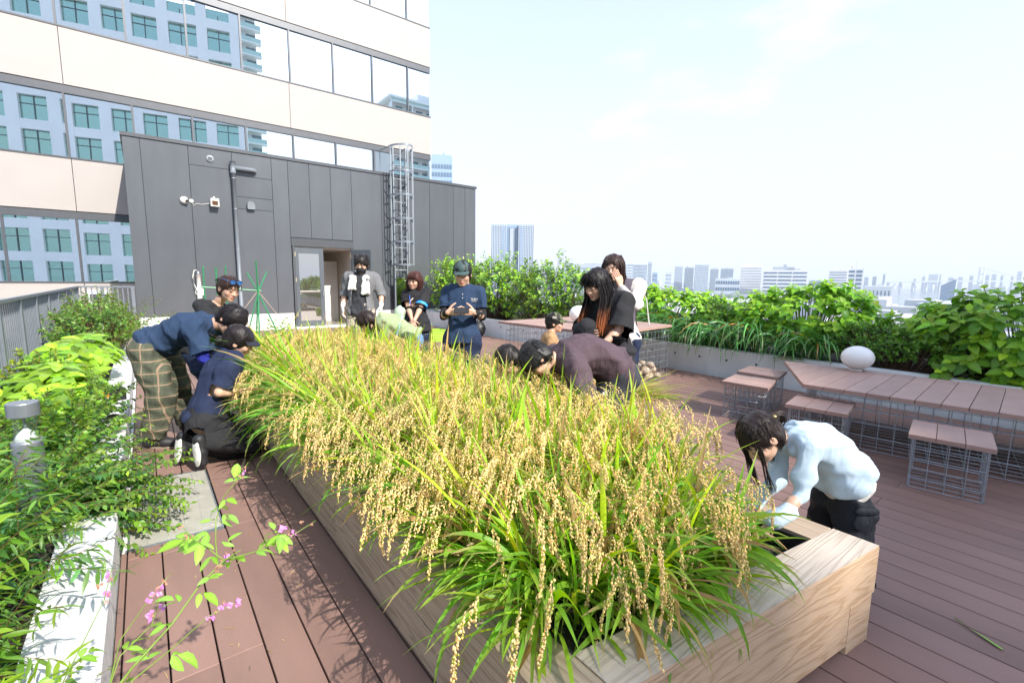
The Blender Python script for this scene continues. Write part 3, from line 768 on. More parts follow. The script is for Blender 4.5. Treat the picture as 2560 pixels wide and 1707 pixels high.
sky_block('distant_block', 'grey cluster tower close left of the bridge pylon', 82.217, 4400, 19.1, 62.6, 'grey', 4, 6, 0.6, 0.5, crown=None)
sky_block('distant_block', 'distant block close right of the bridge pylon', 83.190, 4500, 18.9, 69.6, 'grey', 4, 6, 0.6, 0.5, crown=None)
sky_block('distant_block', 'distant stepped block right of the bridge pylon', 83.590, 4400, 21.9, 73.4, 'pale', 5, 6, 0.6, 0.5, crown=None)
sky_block('distant_block', 'distant tall block well right of the bridge pylon', 84.060, 4300, 12.3, 64.3, 'grey', 3, 7, 0.6, 0.5, crown=None)
sky_block('distant_block', 'distant grey block near the right edge of the view', 84.660, 4300, 10.3, 57.0, 'grey', 3, 6, 0.6, 0.5, crown=None)
sky_block('distant_block', 'pale broad tower at the right edge of the view', 85.046, 4600, 21.7, 95.2, 'pale', 5, 10, 0.6, 0.5, crown=None)
# twin tower with a recessed blue centre
az, dist = 38.02, 500
tw = thing('twin_tower', 'tall pale twin tower with a recessed blue centre beyond the bushes', 'building', (dist*math.sin(R(az)), dist*math.cos(R(az)), GZ), -R(az))
tw.scale = (0.5556, 0.5556, 0.664); hh = 104.5-GZ
for sx, nm in ((-1, 'wing'), (1, 'wing')):
    o = bpy.data.objects.new(nm, None); link(o, tw); o.location = (sx*26.2, 0, 0)
    MB().box(-14.6, 14.6, 0, 30, 0, hh).build('walls', CW['steel'], o)
    b = MB(); rect_windows(b, 28, hh*0.98, 3, 9, 44, 0.66, 0.55, -0.3); b.build('windows', CW['win'], o)['kind'] = 'stuff'
    b = MB()
    for k in range(10): b.box(-14.4+k*3.13, -13.9+k*3.13, -0.9, 0, 0, hh+1)
    b.build('pilasters', CW['white'], o)['kind'] = 'stuff'
    b = MB(); rect_windows(b, 5, hh*0.98, 3, 1, 44, 1.0, 0.6, -0.95)
    o2 = b.build('bay_windows', CW['blue'], o); o2['kind'] = 'stuff'; o2.location = (-sx*9.0, 0, 0)
o = bpy.data.objects.new('recess', None); link(o, tw)
MB().box(-11.6, 11.6, 10, 30, 0, hh).build('walls', CW['blue'], o)
b = MB(); rect_windows(b, 23, hh*0.97, 3, 6, 44, 0.75, 0.5, 9.7); b.build('windows', CW['win'], o)['kind'] = 'stuff'
MB().box(-5, 5, 8, 10, 0, hh-6).build('lift_core', CW['grey'], o)

# suspension bridge
def pol(az, d, z): return Vector((d*math.sin(R(az)), d*math.cos(R(az)), z))
br_ = thing('suspension_bridge', 'pale suspension bridge with a white portal pylon across the bay at the right', 'bridge', (0, 0, 0))
bw = mat('bridge_white', (0.66, 0.68, 0.70), 0.6, 0.04, 0.02)
dk = [pol(76.2, 3250, 8), pol(78.5, 3350, 13), pol(80.5, 3480, 18), pol(82.8, 3620, 21), pol(85, 3800, 24), pol(88, 4050, 26), pol(91, 4400, 27)]
b = MB()
for a, c2 in zip(dk[:-1], dk[1:]):
    n_ = Vector((-(c2-a).y, (c2-a).x, 0)).normalized()*12
    b.add([a-n_, c2-n_, c2+n_, a+n_, a-n_+Vector((0, 0, 6)), c2-n_+Vector((0, 0, 6)), c2+n_+Vector((0, 0, 6)), a+n_+Vector((0, 0, 6))],
          [(0, 3, 2, 1), (4, 5, 6, 7), (0, 1, 5, 4), (1, 2, 6, 5), (2, 3, 7, 6), (3, 0, 4, 7)])
b.build('deck_girder', CW['grey'], br_)
for az_ in (76.6, 77.5, 78.4, 79.3, 80.2, 81.1):
    p = pol(az_, 3250+(az_-76.2)*56, 0)
    MB().box(p.x-5, p.x+5, p.y-5, p.y+5, GZ, 8+(az_-76.2)*2.1).build('pier', bw, br_)
t = Vector((math.cos(R(82.8)), -math.sin(R(82.8)), 0))
pc_ = pol(82.82, 3610, 0)
b = MB()
for s_ in (-1, 1):
    q = pc_+t*s_*9.5
    b.tube([(q.x, q.y, GZ), (q.x, q.y, 100)], 3.2, 4)
for z_ in (96, 62, 14):
    b.tube([pc_-t*9.5+Vector((0, 0, z_)), pc_+t*9.5+Vector((0, 0, z_))], 3.0, 4)
b.build('pylon', bw, br_)
for s_ in (-1, 1):
    pts = []
    for k in range(15):
        f = k/14
        p = pol(82.82+f*5.2, 3610+f*430, 0); p.z = 99 - 74*(1-(1-f)**2)
        pts.append(p)
    MB().tube(pts, 0.9, 4).build('main_cable', CW['pale'], br_)
    pts = [pol(82.82-f*2.6, 3610-f*150, 99-78*f) for f in (0, 0.5, 1)]
MB().tube(pts, 0.8, 4).build('back_stay', CW['pale'], br_)
rf = thing('sloping_roof_hall', 'blue hall with a steep sloping roof in front of the bridge', 'building', pol(80.85, 1500, GZ), -R(80.85))
MB().add([(-13, 0, 0), (11.6, 0, 0), (11.6, 0, 47), (-13, 0, 31.5), (-13, 20, 0), (11.6, 20, 0), (11.6, 20, 47), (-13, 20, 31.5)],
         [(0, 1, 2, 3), (7, 6, 5, 4), (0, 4, 5, 1), (1, 5, 6, 2), (2, 6, 7, 3), (3, 7, 4, 0)]).build('hall', CW['blue'], rf)
MB().add([(-14, -1, 31.6), (12.4, -1, 48.0), (12.4, 21, 48.0), (-14, 21, 31.6), (-14, -1, 32.4), (12.4, -1, 48.8), (12.4, 21, 48.8), (-14, 21, 32.4)],
         [(0, 3, 2, 1), (4, 5, 6, 7), (0, 1, 5, 4), (1, 2, 6, 5), (2, 3, 7, 6), (3, 0, 4, 7)]).build('roof', CW['pale'], rf)
# low roofs, sheds and quays nobody could count
lr = random.Random(21)
low = MB()
for k in range(420):
    az_ = lr.uniform(20, 90); d_ = lr.choice([lr.uniform(500, 900), lr.uniform(1200, 2600), lr.uniform(3800, 5200)])
    if 60 < az_ and 900 < d_ < 3800: d_ = lr.uniform(3800, 5400) if lr.random() < 0.6 else lr.uniform(650, 900)
    p = pol(az_, d_, 0); w_ = lr.uniform(10, 45); h_ = lr.uniform(4, 16) + (lr.uniform(0, 28) if d_ > 3500 else 0)
    low.box(p.x-w_/2, p.x+w_/2, p.y-w_/2, p.y+w_/2, GZ, GZ+h_)
o = low.build('low_city_roofs', mat('city_roofs', (0.48, 0.50, 0.52), 0.7, 0.35, 0.004)); o['kind'] = 'stuff'

# ---------------------------------------------------------------- sea haze
HAZE = True
if HAZE:
    hz = MB().box(-9400, 9400, -9400, 9400, GZ-1, 128)
    hm_ = bpy.data.materials.new('sea_haze'); hm_.use_nodes = True
    hn = hm_.node_tree; hn.nodes.clear()
    pv = hn.nodes.new('ShaderNodeVolumePrincipled'); pv.inputs['Color'].default_value = (0.80, 0.88, 0.97, 1)
    pv.inputs['Density'].default_value = 2.0e-4; pv.inputs['Anisotropy'].default_value = 0.0
    ho = hn.nodes.new('ShaderNodeOutputMaterial'); hn.links.new(pv.outputs[0], ho.inputs['Volume'])
    o = hz.build('haze', hm_); o['kind'] = 'stuff'
# ================================================================ FURNITURE
WS = MAT['steel']
def wire_cage(poly, z0, z1, pitch, r=0.0036, floor=True, rows=None, parent=None, n=5):
    """welded wire basket following a plan polygon"""
    b = MB()
    nr = rows or max(2, round((z1-z0)/pitch))
    for k in range(nr+1):
        z = z0+(z1-z0)*k/nr
        b.tube([(p[0], p[1], z) for p in poly]+[(poly[0][0], poly[0][1], z)], r, n, cap=False)
    for (xa, ya), (xb, yb) in zip(poly, poly[1:]+poly[:1]):
        L = math.hypot(xb-xa, yb-ya); m = max(1, round(L/pitch))
        for k in range(m):
            x = xa+(xb-xa)*k/m; y = ya+(yb-ya)*k/m
            b.tube([(x, y, z0), (x, y, z1)], r, n, cap=False)
    if floor:
        (ax, ay), (bx, by), (cx, cy), (dx, dy) = poly
        m = max(2, round(math.hypot(bx-ax, by-ay)/pitch)); q = max(2, round(math.hypot(dx-ax, dy-ay)/pitch))
        for k in range(1, m):
            f = k/m; b.tube([(ax+(bx-ax)*f, ay+(by-ay)*f, z0+0.004), (dx+(cx-dx)*f, dy+(cy-dy)*f, z0+0.004)], r, n, cap=False)
        for k in range(1, q):
            f = k/q; b.tube([(ax+(dx-ax)*f, ay+(dy-ay)*f, z0+0.008), (bx+(cx-bx)*f, by+(cy-by)*f, z0+0.008)], r, n, cap=False)
    o = b.build('wire_basket', WS, parent, smooth=True); o['kind'] = 'stuff'
    return o
def slab4(p, z0, z1, c=0.003):
    cx = sum(q[0] for q in p)/4; cy = sum(q[1] for q in p)/4
    def ins(q):
        d = Vector((cx-q[0], cy-q[1])); l = d.length; return (q[0]+d.x/l*c*1.4, q[1]+d.y/l*c*1.4)
    ip = [ins(q) for q in p]
    vs = [(q[0]-cx, q[1]-cy, z0-z1) for q in p]+[(q[0]-cx, q[1]-cy, -c) for q in p]+[(q[0]-cx, q[1]-cy, 0) for q in ip]
    fs = [(3, 2, 1, 0), (8, 9, 10, 11)]
    for i in range(4):
        j = (i+1) % 4; fs += [(i, j, 4+j, 4+i), (4+i, 4+j, 8+j, 8+i)]
    return MB().add(vs, fs), (cx, cy, z1)
def lerp2(a, b, t): return (a[0]+(b[0]-a[0])*t, a[1]+(b[1]-a[1])*t)

def stool(label, corners, h, along=True, nb=3, rows=5):
    """corners of the seat in plan: a-b far... runs a,b,c,d; boards split between edges ab|dc"""
    cx = sum(p[0] for p in corners)/4; cy = sum(p[1] for p in corners)/4
    t = thing('gabion_stool', label, 'stool', (cx, cy, 0), 0, 'wire basket stools with board seats')
    a, b, c_, d = [(p[0]-cx, p[1]-cy) for p in corners]
    for k in range(nb):
        t0 = k/nb+0.004; t1 = (k+1)/nb-0.004
        if along: q = [lerp2(a, d, t0), lerp2(b, c_, t0), lerp2(b, c_, t1), lerp2(a, d, t1)]
        else: q = [lerp2(a, b, t0), lerp2(a, b, t1), lerp2(d, c_, t1), lerp2(d, c_, t0)]
        m, loc = slab4(q, h-0.035, h)
        m.build('seat_board', MAT['board_seat'], t, loc)
    ins = [(p[0]*0.88, p[1]*0.88) for p in (a, b, c_, d)]
    wire_cage(ins, 0.008, h-0.04, 0.1, 0.0034, True, rows, t)
    ins2 = [(p[0]*0.84, p[1]*0.84) for p in (a, b, c_, d)]
    bb = MB()
    for p in ins2: bb.tube([(p[0], p[1], 0.01), (p[0], p[1], h-0.036)], 0.0045, 5)
    for s_ in (0.3, 0.7):
        p, q = lerp2(ins2[0], ins2[3], s_), lerp2(ins2[1], ins2[2], s_)
        bb.tube([(p[0], p[1], h-0.045), (q[0], q[1], h-0.045)], 0.006, 5)
    bb.build('seat_bracket', WS, t)
    return t
# near stool at the lower right (boards split along y)
stool('wire stool nearest the camera, three wide pinkish boards, in front of the low table', [(4.81, 0.90), (5.36, 0.985), (5.43, 0.485), (4.88, 0.395)], 0.45, True, 3)
stool('wire stool half hidden behind the girl in the pale blue hoodie', [(4.985, 1.905), (5.55, 2.0), (5.62, 1.485), (5.06, 1.39)], 0.45, True, 3)
stool('front one of the two sunlit wire stools left of the low table', [(5.51, 2.845), (6.05, 2.95), (6.11, 2.46), (5.557, 2.316)], 0.45, False, 4)
stool('rear one of the two sunlit wire stools, nearer the concrete wall', [(6.30, 3.045), (6.84, 3.135), (6.89, 2.64), (6.312, 2.51)], 0.45, False, 4)

# long low table
lt_ = thing('low_table', 'long low table of wide composite boards on a wire basket at the right', 'table', (5.466, 1.93, 0), 0)
Fx = lambda s: -(s*0.122) * -1
ang = math.atan(0.122)
n_b = 22; w_b = 0.182
def along(s, depth):   # s runs toward the camera along the front edge
    return (s*math.sin(ang)+depth*math.cos(ang), -s*math.cos(ang)+depth*math.sin(ang)*0.55)
hT = 0.585
for k in range(n_b):
    s0, s1 = k*w_b+0.003, (k+1)*w_b-0.003
    if k == 0:
        q = [along(s0, 0.0), along(s1, 0.0), along(s1, 1.50), along(s0-0.66, 1.50)]
    else:
        q = [along(s0, 0.0), along(s1, 0.0), along(s1, 1.50), along(s0, 1.50)]
    if k == 0:
        # the end board is cut to a wedge: add the extra strips beyond it
        for e in range(4):
            a0, a1 = -0.165*(e+1)+0.003, -0.165*e-0.003
            d0 = 1.50*(e+1)/4; d0b = 1.50*e/4
            qq = [along(a1, d0b+0.01), along(a1, 1.50), along(a0, 1.50), along(a0, d0-0.012)]
            m, loc = slab4(qq, hT-0.042, hT); m.build('table_board', MAT['board_seat'], lt_, loc)
        q = [along(s0, 0.0), along(s1, 0.0), along(s1, 1.50), along(s0, 1.50)]
    m, loc = slab4(q, hT-0.042, hT); m.build('table_board', MAT['board_seat'], lt_, loc)
cg = [along(0.03, 0.04), along(n_b*w_b-0.05, 0.04), along(n_b*w_b-0.05, 1.30), along(-0.2, 1.30)]
wire_cage(cg, 0.01, hT-0.05, 0.125, 0.0036, True, 4, lt_)
bb = MB()
for k in range(1, 9):
    p = along(k*0.45, 0.12); q = along(k*0.45, 1.3)
    bb.tube([(p[0], p[1], hT-0.055), (q[0], q[1], hT-0.055)], 0.008, 5)
bb.build('brackets', WS, lt_)

# high table beyond
ht = thing('high_table', 'high square table on a tall wire basket with pale stones in it', 'table', (0, 0, 0))
P4 = [(5.10, 6.92), (5.27, 4.47), (7.36, 4.77), (7.45, 7.02)]
nb = 12
for k in range(nb):
    t0, t1 = k/nb+0.0015, (k+1)/nb-0.0015
    q = [lerp2(P4[0], P4[1], t0), lerp2(P4[0], P4[1], t1), lerp2(P4[3], P4[2], t1), lerp2(P4[3], P4[2], t0)]
    m, loc = slab4(q, 0.845, 0.885, 0.002); m.build('table_board', MAT['board_seat'], ht, loc)
cgh = [(5.2, 6.8), (5.34, 4.5), (6.95, 4.56), (7.0, 6.85)]
wire_cage(cgh, 0.01, 0.83, 0.1, 0.0032, True, 8, ht)
# stones in the right end of that basket
def stone_mesh(seed):
    bm = bmesh.new(); bmesh.ops.create_icosphere(bm, subdivisions=2, radius=1.0)
    r_ = random.Random(seed); ph = [r_.uniform(0, 6) for _ in range(6)]
    for v in bm.verts:
        p = v.co; f = 1+0.13*math.sin(2.1*p.x+ph[0])+0.11*math.sin(2.7*p.y+ph[1])+0.1*math.sin(3.1*p.z+ph[2])
        v.co = p*f
    me = bpy.data.meshes.new('m'); bm.to_mesh(me); bm.free()
    for p in me.polygons: p.use_smooth = True
    me.materials.append(MAT['stone']); return me
sms = [stone_mesh(k) for k in range(6)]
sr = random.Random(4)
placed = []
for k in range(46):
    lay = 0 if k < 24 else (1 if k < 40 else 2)
    rr = sr.uniform(0.055, 0.085)
    for tr in range(30):
        x = sr.uniform(6.15+0.1*lay, 6.87-0.03*lay); y = sr.uniform(4.66, 5.3-0.15*lay)
        if all((x-a)**2+(y-b)**2 > (0.8*(rr+q))**2 for a, b, q, l in placed if l == lay): break
    placed.append((x, y, rr, lay))
    o = obj('stone', sms[k % 6], None, (x, y, 0.012+rr*0.72+lay*0.095))
    o.scale = (rr*1.15, rr*0.95, rr*0.72); o.rotation_euler = (sr.uniform(-0.3, 0.3), sr.uniform(-0.3, 0.3), sr.uniform(0, 6))
    o.parent = stones if k else None
    if k == 0:
        o.parent = None
        stones = thing('stone_heap', 'heap of pale rounded stones inside the basket of the high table', 'stones')
        o.parent = stones

# globe lamps
def globe(label, loc, rx, rz, group='white globe lamps'):
    t = thing('globe_lamp', label, 'lamp', loc, 0, group)
    prof = []
    for k in range(1, 25):
        a = -math.pi/2 + math.pi*k/25
        prof.append((rx*math.cos(a), rz+rz*math.sin(a)+0.012))
    MB().lathe(prof, 40).build('shade', MAT['globe'], t, smooth=True)
    MB().lathe([(rx*0.42, 0.0), (rx*0.42, 0.012), (rx*0.36, 0.016)], 28).build('foot', MAT['globe'], t)
    MB().box(-0.02, 0.02, -rx*0.42-0.006, -rx*0.42+0.006, 0.0, 0.012).build('clip', MAT['black'], t)
    return t
globe('flattened white globe lamp standing on the far end of the low table', (6.93, 1.87, 0.585), 0.174, 0.144)
globe('white globe lamp on the high table, mostly hidden behind the woman with orange hair tips', (6.15, 5.9, 0.885), 0.17, 0.15)

# things on the high table
t = thing('camera_bag', 'black camera and strap lying on the high table beside the woman in black', 'camera', (5.45, 4.9, 0.885))
MB().box(-0.09, 0.09, -0.06, 0.06, 0, 0.09, 0.015).build('body', MAT['black'], t)
o = MB().lathe([(0.05, 0), (0.05, 0.10), (0.045, 0.11)], 20).build('lens', MAT['black'], t, (-0.02, -0.06, 0.045)); o.rotation_euler = (math.pi/2, 0, 0)
MB().box(-0.07, 0.05, -0.05, 0.03, 0.0905, 0.10).build('top_plate', MAT['steel_light'], t)

# green basket, black bag and cloth at the far end
t = thing('plastic_basket', 'lime green plastic basket on the deck behind the man with the phone', 'basket', (6.0, 10.9, 0))
gb = MB(); 
gb.add([(-0.16, -0.12, 0), (0.16, -0.12, 0), (0.16, 0.12, 0), (-0.16, 0.12, 0), (-0.20, -0.16, 0.30), (0.20, -0.16, 0.30), (0.20, 0.16, 0.30), (-0.20, 0.16, 0.30)],
       [(0, 3, 2, 1), (0, 1, 5, 4), (1, 2, 6, 5), (2, 3, 7, 6), (3, 0, 4, 7)])
gp = mat('green_plastic', (0.32, 0.52, 0.06), 0.4, 0.05, 6)
gb.build('tub', gp, t)
for s in ((-0.21, 0.21, -0.17, -0.15), (-0.21, 0.21, 0.15, 0.17), (-0.21, -0.19, -0.149, 0.149), (0.19, 0.21, -0.149, 0.149)):
    MB().box(*s, 0.285, 0.315).build('rim', gp, t)
t = thing('black_sack', 'black plastic sack standing by the concrete wall behind the man with the phone', 'bag', (7.55, 11.2, 0))
sk = stone_mesh(31); sk.materials[0] = MAT['black']
o = obj('sack', sk, t, (0, 0, 0.22)); o.scale = (0.2, 0.17, 0.24)
MB().tube([(0, 0, 0.42), (0.02, 0.01, 0.5), (0.05, 0, 0.53)], [0.05, 0.03, 0.06], 8).build('knot', MAT['black'], t)
t = thing('green_bundle', 'pale green plastic bundle on the wall end behind the staff woman', 'bundle', (6.3, 13.5, 0))
sk = stone_mesh(33); sk.materials[0] = mat('pale_green_plastic', (0.34, 0.46, 0.32), 0.45, 0.2, 8)
o = obj('bundle', sk, t, (0, 0, 0.55)); o.scale = (0.32, 0.22, 0.26)
MB().box(-0.35, 0.35, -0.25, 0.25, 0.0, 0.33, 0.01).build('crate', MAT['black'], t)

# sickle on the deck
t = thing('sickle', 'short sickle with a pale wooden handle lying on the left deck', 'sickle', (0.60, 4.60, 0.012), R(75))
MB().tube([(-0.12, 0, 0), (0, 0, 0.002), (0.03, 0, 0.004)], [0.015, 0.013, 0.011], 10).build('handle', mat('handle_wood', (0.50, 0.40, 0.28), 0.6, 0.1, 12), t, smooth=True)
bl = MB(); pts = [(0.03, 0), (0.07, 0.005), (0.11, -0.02), (0.14, -0.07), (0.15, -0.12)]
for i in range(len(pts)-1):
    (xa, ya), (xb, yb) = pts[i], pts[i+1]; wa = 0.014*(1-i/4.5); wb = 0.014*(1-(i+1)/4.5)
    bl.add([(xa, ya-wa, 0), (xb, yb-wb-0.001, 0), (xb, yb+wb, 0), (xa, ya+wa, 0), (xa, ya-wa, 0.003), (xb, yb-wb-0.001, 0.003), (xb, yb+wb, 0.003), (xa, ya+wa, 0.003)],
           [(0, 3, 2, 1), (4, 5, 6, 7), (0, 1, 5, 4), (1, 2, 6, 5), (2, 3, 7, 6), (3, 0, 4, 7)])
bl.build('blade', mat('sickle_blade', (0.08, 0.08, 0.09), 0.35, 0.2, 20, metal=0.8), t)

# bollard lamps
def bollard(label, loc, r, h, group='bollard garden lamps'):
    t = thing('bollard_lamp', label, 'lamp', loc, 0, group)
    am = MAT['bollard'] if 'bollard' in MAT else MAT.setdefault('bollard', mat('bollard_aluminium', (0.24, 0.26, 0.29), 0.4, 0.05, 12, metal=0.6))
    MB().lathe([(r, 0.0), (r, h-0.23), (r*0.98, h-0.215)], 32).build('post', am, t, smooth=True)
    MB().lathe([(r*0.86, h-0.2145), (r*0.5, h-0.175), (r*0.12, h-0.15)], 28).build('reflector', MAT['white'], t, smooth=True)
    MB().lathe([(r*0.1, h-0.15), (r*0.1, h-0.085)], 12).build('lamp_stem', MAT['steel_light'], t)
    g = MB()
    n = 28
    for k in range(n):
        a, b_ = 2*math.pi*k/n, 2*math.pi*(k+1)/n
        g.add([(r*0.84*math.cos(a), r*0.84*math.sin(a), h-0.214), (r*0.84*math.cos(b_), r*0.84*math.sin(b_), h-0.214), (r*0.84*math.cos(b_), r*0.84*math.sin(b_), h-0.082), (r*0.84*math.cos(a), r*0.84*math.sin(a), h-0.082)], [(0, 1, 2, 3)])
    g.build('clear_tube', MAT.setdefault('clear', clear_glass('clear_tube_glass')), t)
    MB().lathe([(r*0.86, h-0.08), (r*1.03, h-0.075), (r*1.03, h-0.004), (r*1.0, h)], 32).build('cap', am, t)
    return t
bollard('grey bollard lamp with a flat cap rising from the left flower bed', (-0.575, 3.66, 0.14), 0.066, 0.80)
bollard('short grey bollard lamp among the strap leaves behind the concrete wall', (8.55, 4.05, 0.40), 0.085, 0.78)
for lab, x, y in (('small black spike spotlight in the bushes behind the high table', 8.3, 8.3),):
    t = thing('spike_spotlight', lab, 'lamp', (x, y, 0.4))
    MB().tube([(0, 0, 0), (0, 0, 0.5)], 0.012, 8).build('spike', MAT['black'], t)
    MB().box(-0.06, 0.06, -0.08, 0.06, 0.50, 0.66, 0.01).build('head', MAT['black'], t)

# small things on the left kerb
t = thing('tool_case', 'small black and orange tool case lying on the left kerb among leaves', 'case', (-0.42, 6.95, 0.215), R(20))
MB().box(-0.14, 0.0, -0.09, 0.09, 0.0, 0.05, 0.006).build('tray', MAT['white'], t)
MB().box(-0.14, 0.0, -0.09, 0.09, 0.051, 0.11, 0.01).build('lid', mat('orange_plastic', (0.62, 0.22, 0.03), 0.4, 0.05, 5), t)
MB().box(0.005, 0.16, -0.08, 0.08, 0.0, 0.15, 0.02).build('case', MAT['black'], t)
t = thing('white_sheet', 'crumpled white sheet of paper on the left kerb', 'paper', (-0.36, 6.25, 0.22))
n = 9; V = []; F = []
pr = random.Random(8)
for i in range(n):
    for j in range(n): V.append((-0.13+0.26*i/(n-1), -0.2+0.4*j/(n-1), 0.006+0.035*abs(math.sin(i*0.9+pr.random()*0.6)*math.cos(j*0.7))))
for i in range(n-1):
    for j in range(n-1): F.append((i*n+j, (i+1)*n+j, (i+1)*n+j+1, i*n+j+1))
MB().add(V, F).build('sheet', MAT['white'], t, smooth=True)

# green bean poles and string
t = thing('pole_trellis', 'wigwam of green plant poles tied with string beyond the rice', 'trellis', (1.40, 8.2, 0))
gm_ = mat('green_pole', (0.03, 0.20, 0.08), 0.4, 0.1, 20)
for (ax, ay, bx, by, zt) in ((-0.42, -0.2, 0.16, 0.1, 1.72), (-0.05, 0.35, -0.02, -0.1, 1.88), (0.5, -0.3, -0.12, 0.1, 1.70), (-0.1, -0.42, 0.02, 0.06, 1.50)):
    MB().tube([(ax, ay, 0), (bx*0.1, by*0.1, 1.43), (bx, by, zt)], 0.011, 8).build('pole', gm_, t)
MB().tube([(-0.75, 0.0, 1.48), (0.05, 0, 1.42)], 0.011, 8).build('cross_pole', gm_, t)
for x, y in ((-0.62, 0.1), (0.62, 0.15)):
    MB().tube([(0, 0, 1.42), (x, y, 0.55)], 0.005, 5).build('string', mat('string', (0.45, 0.33, 0.25), 0.9), t)
for k, (x, y, h) in enumerate(((0.72, 8.6, 1.78), (1.05, 8.9, 1.80), (0.78, 7.6, 1.75))):
    t = thing('plant_pole', ('single green plant pole left of the wigwam', 'single green plant pole between the pipe and the wigwam', 'single green plant pole behind the woman with sunglasses')[k], 'pole', (x, y, 0), 0, 'single green plant poles')
    MB().tube([(0, 0, 0), (0.02, 0, h)], 0.011, 8).build('shaft', gm_, t)
    MB().lathe([(0.013, h-0.03), (0.013, h), (0.006, h+0.006)], 8).build('tip', gm_, t, (0.02, 0, 0))
t = thing('white_planter_tub', 'white tub with the tomato plant at the far end of the rice', 'planter', (1.55, 8.2, 0))
MB().lathe([(0.32, 0), (0.38, 0.5), (0.36, 0.5), (0.34, 0.46)], 24).build('tub', MAT['white'], t, smooth=True)
t = thing('white_basin', 'white plastic basin on the deck by the glass door', 'basin', (2.35, 8.6, 0))
MB().lathe([(0.22, 0), (0.30, 0.16), (0.32, 0.165), (0.30, 0.15), (0.21, 0.02)], 24).build('bowl', MAT['white'], t, smooth=True)
t = thing('wooden_step', 'low wooden step behind the rice under the man with the towel', 'step', (2.45, 6.98, 0))
MB().box(-0.5, 0.5, -0.28, 0.3, 0.19, 0.24, 0.004).build('tread', MAT['timber'], t)
for x in (-0.45, 0.41): MB().box(x, x+0.04, -0.26, 0.28, 0, 0.188).build('side', MAT['timber'], t)
# white scuff and blades on the right deck
t = thing('fallen_leaf', 'single green rice blade lying on the right deck', 'leaf', (3.02, 0.22, 0.004), R(62))
V = []; 
for k in range(7):
    f = k/6; wdt = 0.011*math.sin(math.pi*min(1, 0.15+f*0.85))**0.7*(1.05-f)
    V += [(f*0.2-0.1, -wdt-0.0005, 0.001), (f*0.2-0.1, wdt+0.0005, 0.004+0.004*f)]
MB().add(V, [(2*k, 2*k+2, 2*k+3, 2*k+1) for k in range(6)]).build('blade', mat('cut_leaf', (0.22, 0.42, 0.03), 0.5, 0.1, 30), t)
# ================================================================ PLANTS
def nrm(a): return a/np.maximum(np.linalg.norm(a, axis=-1, keepdims=True), 1e-9)
PROF_OVATE = np.array([0.10, 0.86, 1.0, 0.62, 0.02]); T_OV = np.array([0.0, 0.22, 0.48, 0.78, 1.0])
PROF_LANCE = np.array([0.12, 0.85, 0.8, 0.02]); T_LA = np.array([0.0, 0.3, 0.6, 1.0])
PROF_DIA = np.array([0.15, 1.0, 0.03]); T_DI = np.array([0.0, 0.45, 1.0])
def leaf_batch(P, D, N, L, W, prof=PROF_DIA, T=T_DI, bend=0.5, fold=0.25):
    """many leaves at once: base point, direction, upper normal, length, width"""
    P = np.asarray(P, float); n = len(P); D = nrm(np.asarray(D, float)); N = np.asarray(N, float)
    S = nrm(np.cross(D, N)); N = nrm(np.cross(S, D))
    L = np.broadcast_to(L, n)[:, None]; W = np.broadcast_to(W, n)[:, None]; bend = np.broadcast_to(bend, n)[:, None]
    rows = []
    for t, w in zip(T, prof):
        c_ = P + D*L*t*(1-bend*bend*t*t/6) - N*L*bend*t*t/2
        for v in (-1, 0, 1):
            rows.append(c_ + S*W*0.5*w*v + N*W*0.5*w*fold*abs(v))
    k = len(T)*3
    V = np.stack(rows, 1).reshape(-1, 3)
    q = []
    for i in range(len(T)-1):
        for j in range(2): q.append([i*3+j, i*3+j+1, (i+1)*3+j+1, (i+1)*3+j])
    q = np.array(q)
    F = (q[None]+(np.arange(n)*k)[:, None, None]).reshape(-1, 4)
    return V, F, k
def tint_cols(n, k, base, spread=0.25, warm=0.1):
    b = np.asarray(base, float)
    if b.ndim == 1: b = np.tile(b, (n, 1))
    f = np.exp(rng.normal(0, spread, (n, 1)))
    c_ = b*f
    c_[:, 0] *= np.exp(rng.normal(0, warm, n))
    return np.repeat(np.clip(c_, 0.002, 0.9), k, 0)
def tube_batch(lines, r0, r1, n=3):
    """lines (m,k,3) -> thin tapering tubes"""
    Ls = np.asarray(lines, float); m, k, _ = Ls.shape
    d = np.gradient(Ls, axis=1); d = nrm(d)
    up = np.zeros_like(d); up[..., 2] = 1; up[np.abs(d[..., 2]) > 0.95] = (1, 0, 0)
    a = nrm(np.cross(d, up)); b = np.cross(d, a)
    rr = (r0+(r1-r0)*np.linspace(0, 1, k))[None, :, None]
    V = np.stack([Ls+rr*(math.cos(2*math.pi*i/n)*a+math.sin(2*math.pi*i/n)*b) for i in range(n)], 2).reshape(-1, 3)
    q = []
    for i in range(k-1):
        for j in range(n): q.append([i*n+j, i*n+(j+1) % n, (i+1)*n+(j+1) % n, (i+1)*n+j])
    q = np.array(q)
    return V, (q[None]+(np.arange(m)*k*n)[:, None, None]).reshape(-1, 4)
def join(parts):
    Vs, Fs, Cs = [], [], []; o = 0
    for V, F, c_ in parts:
        Vs.append(V); Fs.append(F+o); Cs.append(c_); o += len(V)
    return np.concatenate(Vs), np.concatenate(Fs), np.concatenate(Cs)
LEAF = leafmat('leaf', 0.40, 0.40, 0.25)
LEAFG = leafmat('glossy_leaf', 0.30, 0.22, 0.25, 0.5)
BARK = mat('stem_bark', (0.12, 0.07, 0.04), 0.8, 0.2, 20)
REDSTEM = mat('red_stem', (0.16, 0.075, 0.03), 0.6, 0.2, 20)
GREENSTEM = mat('green_stem', (0.16, 0.24, 0.03), 0.5, 0.2, 20)
unit_leaf_cache = {}
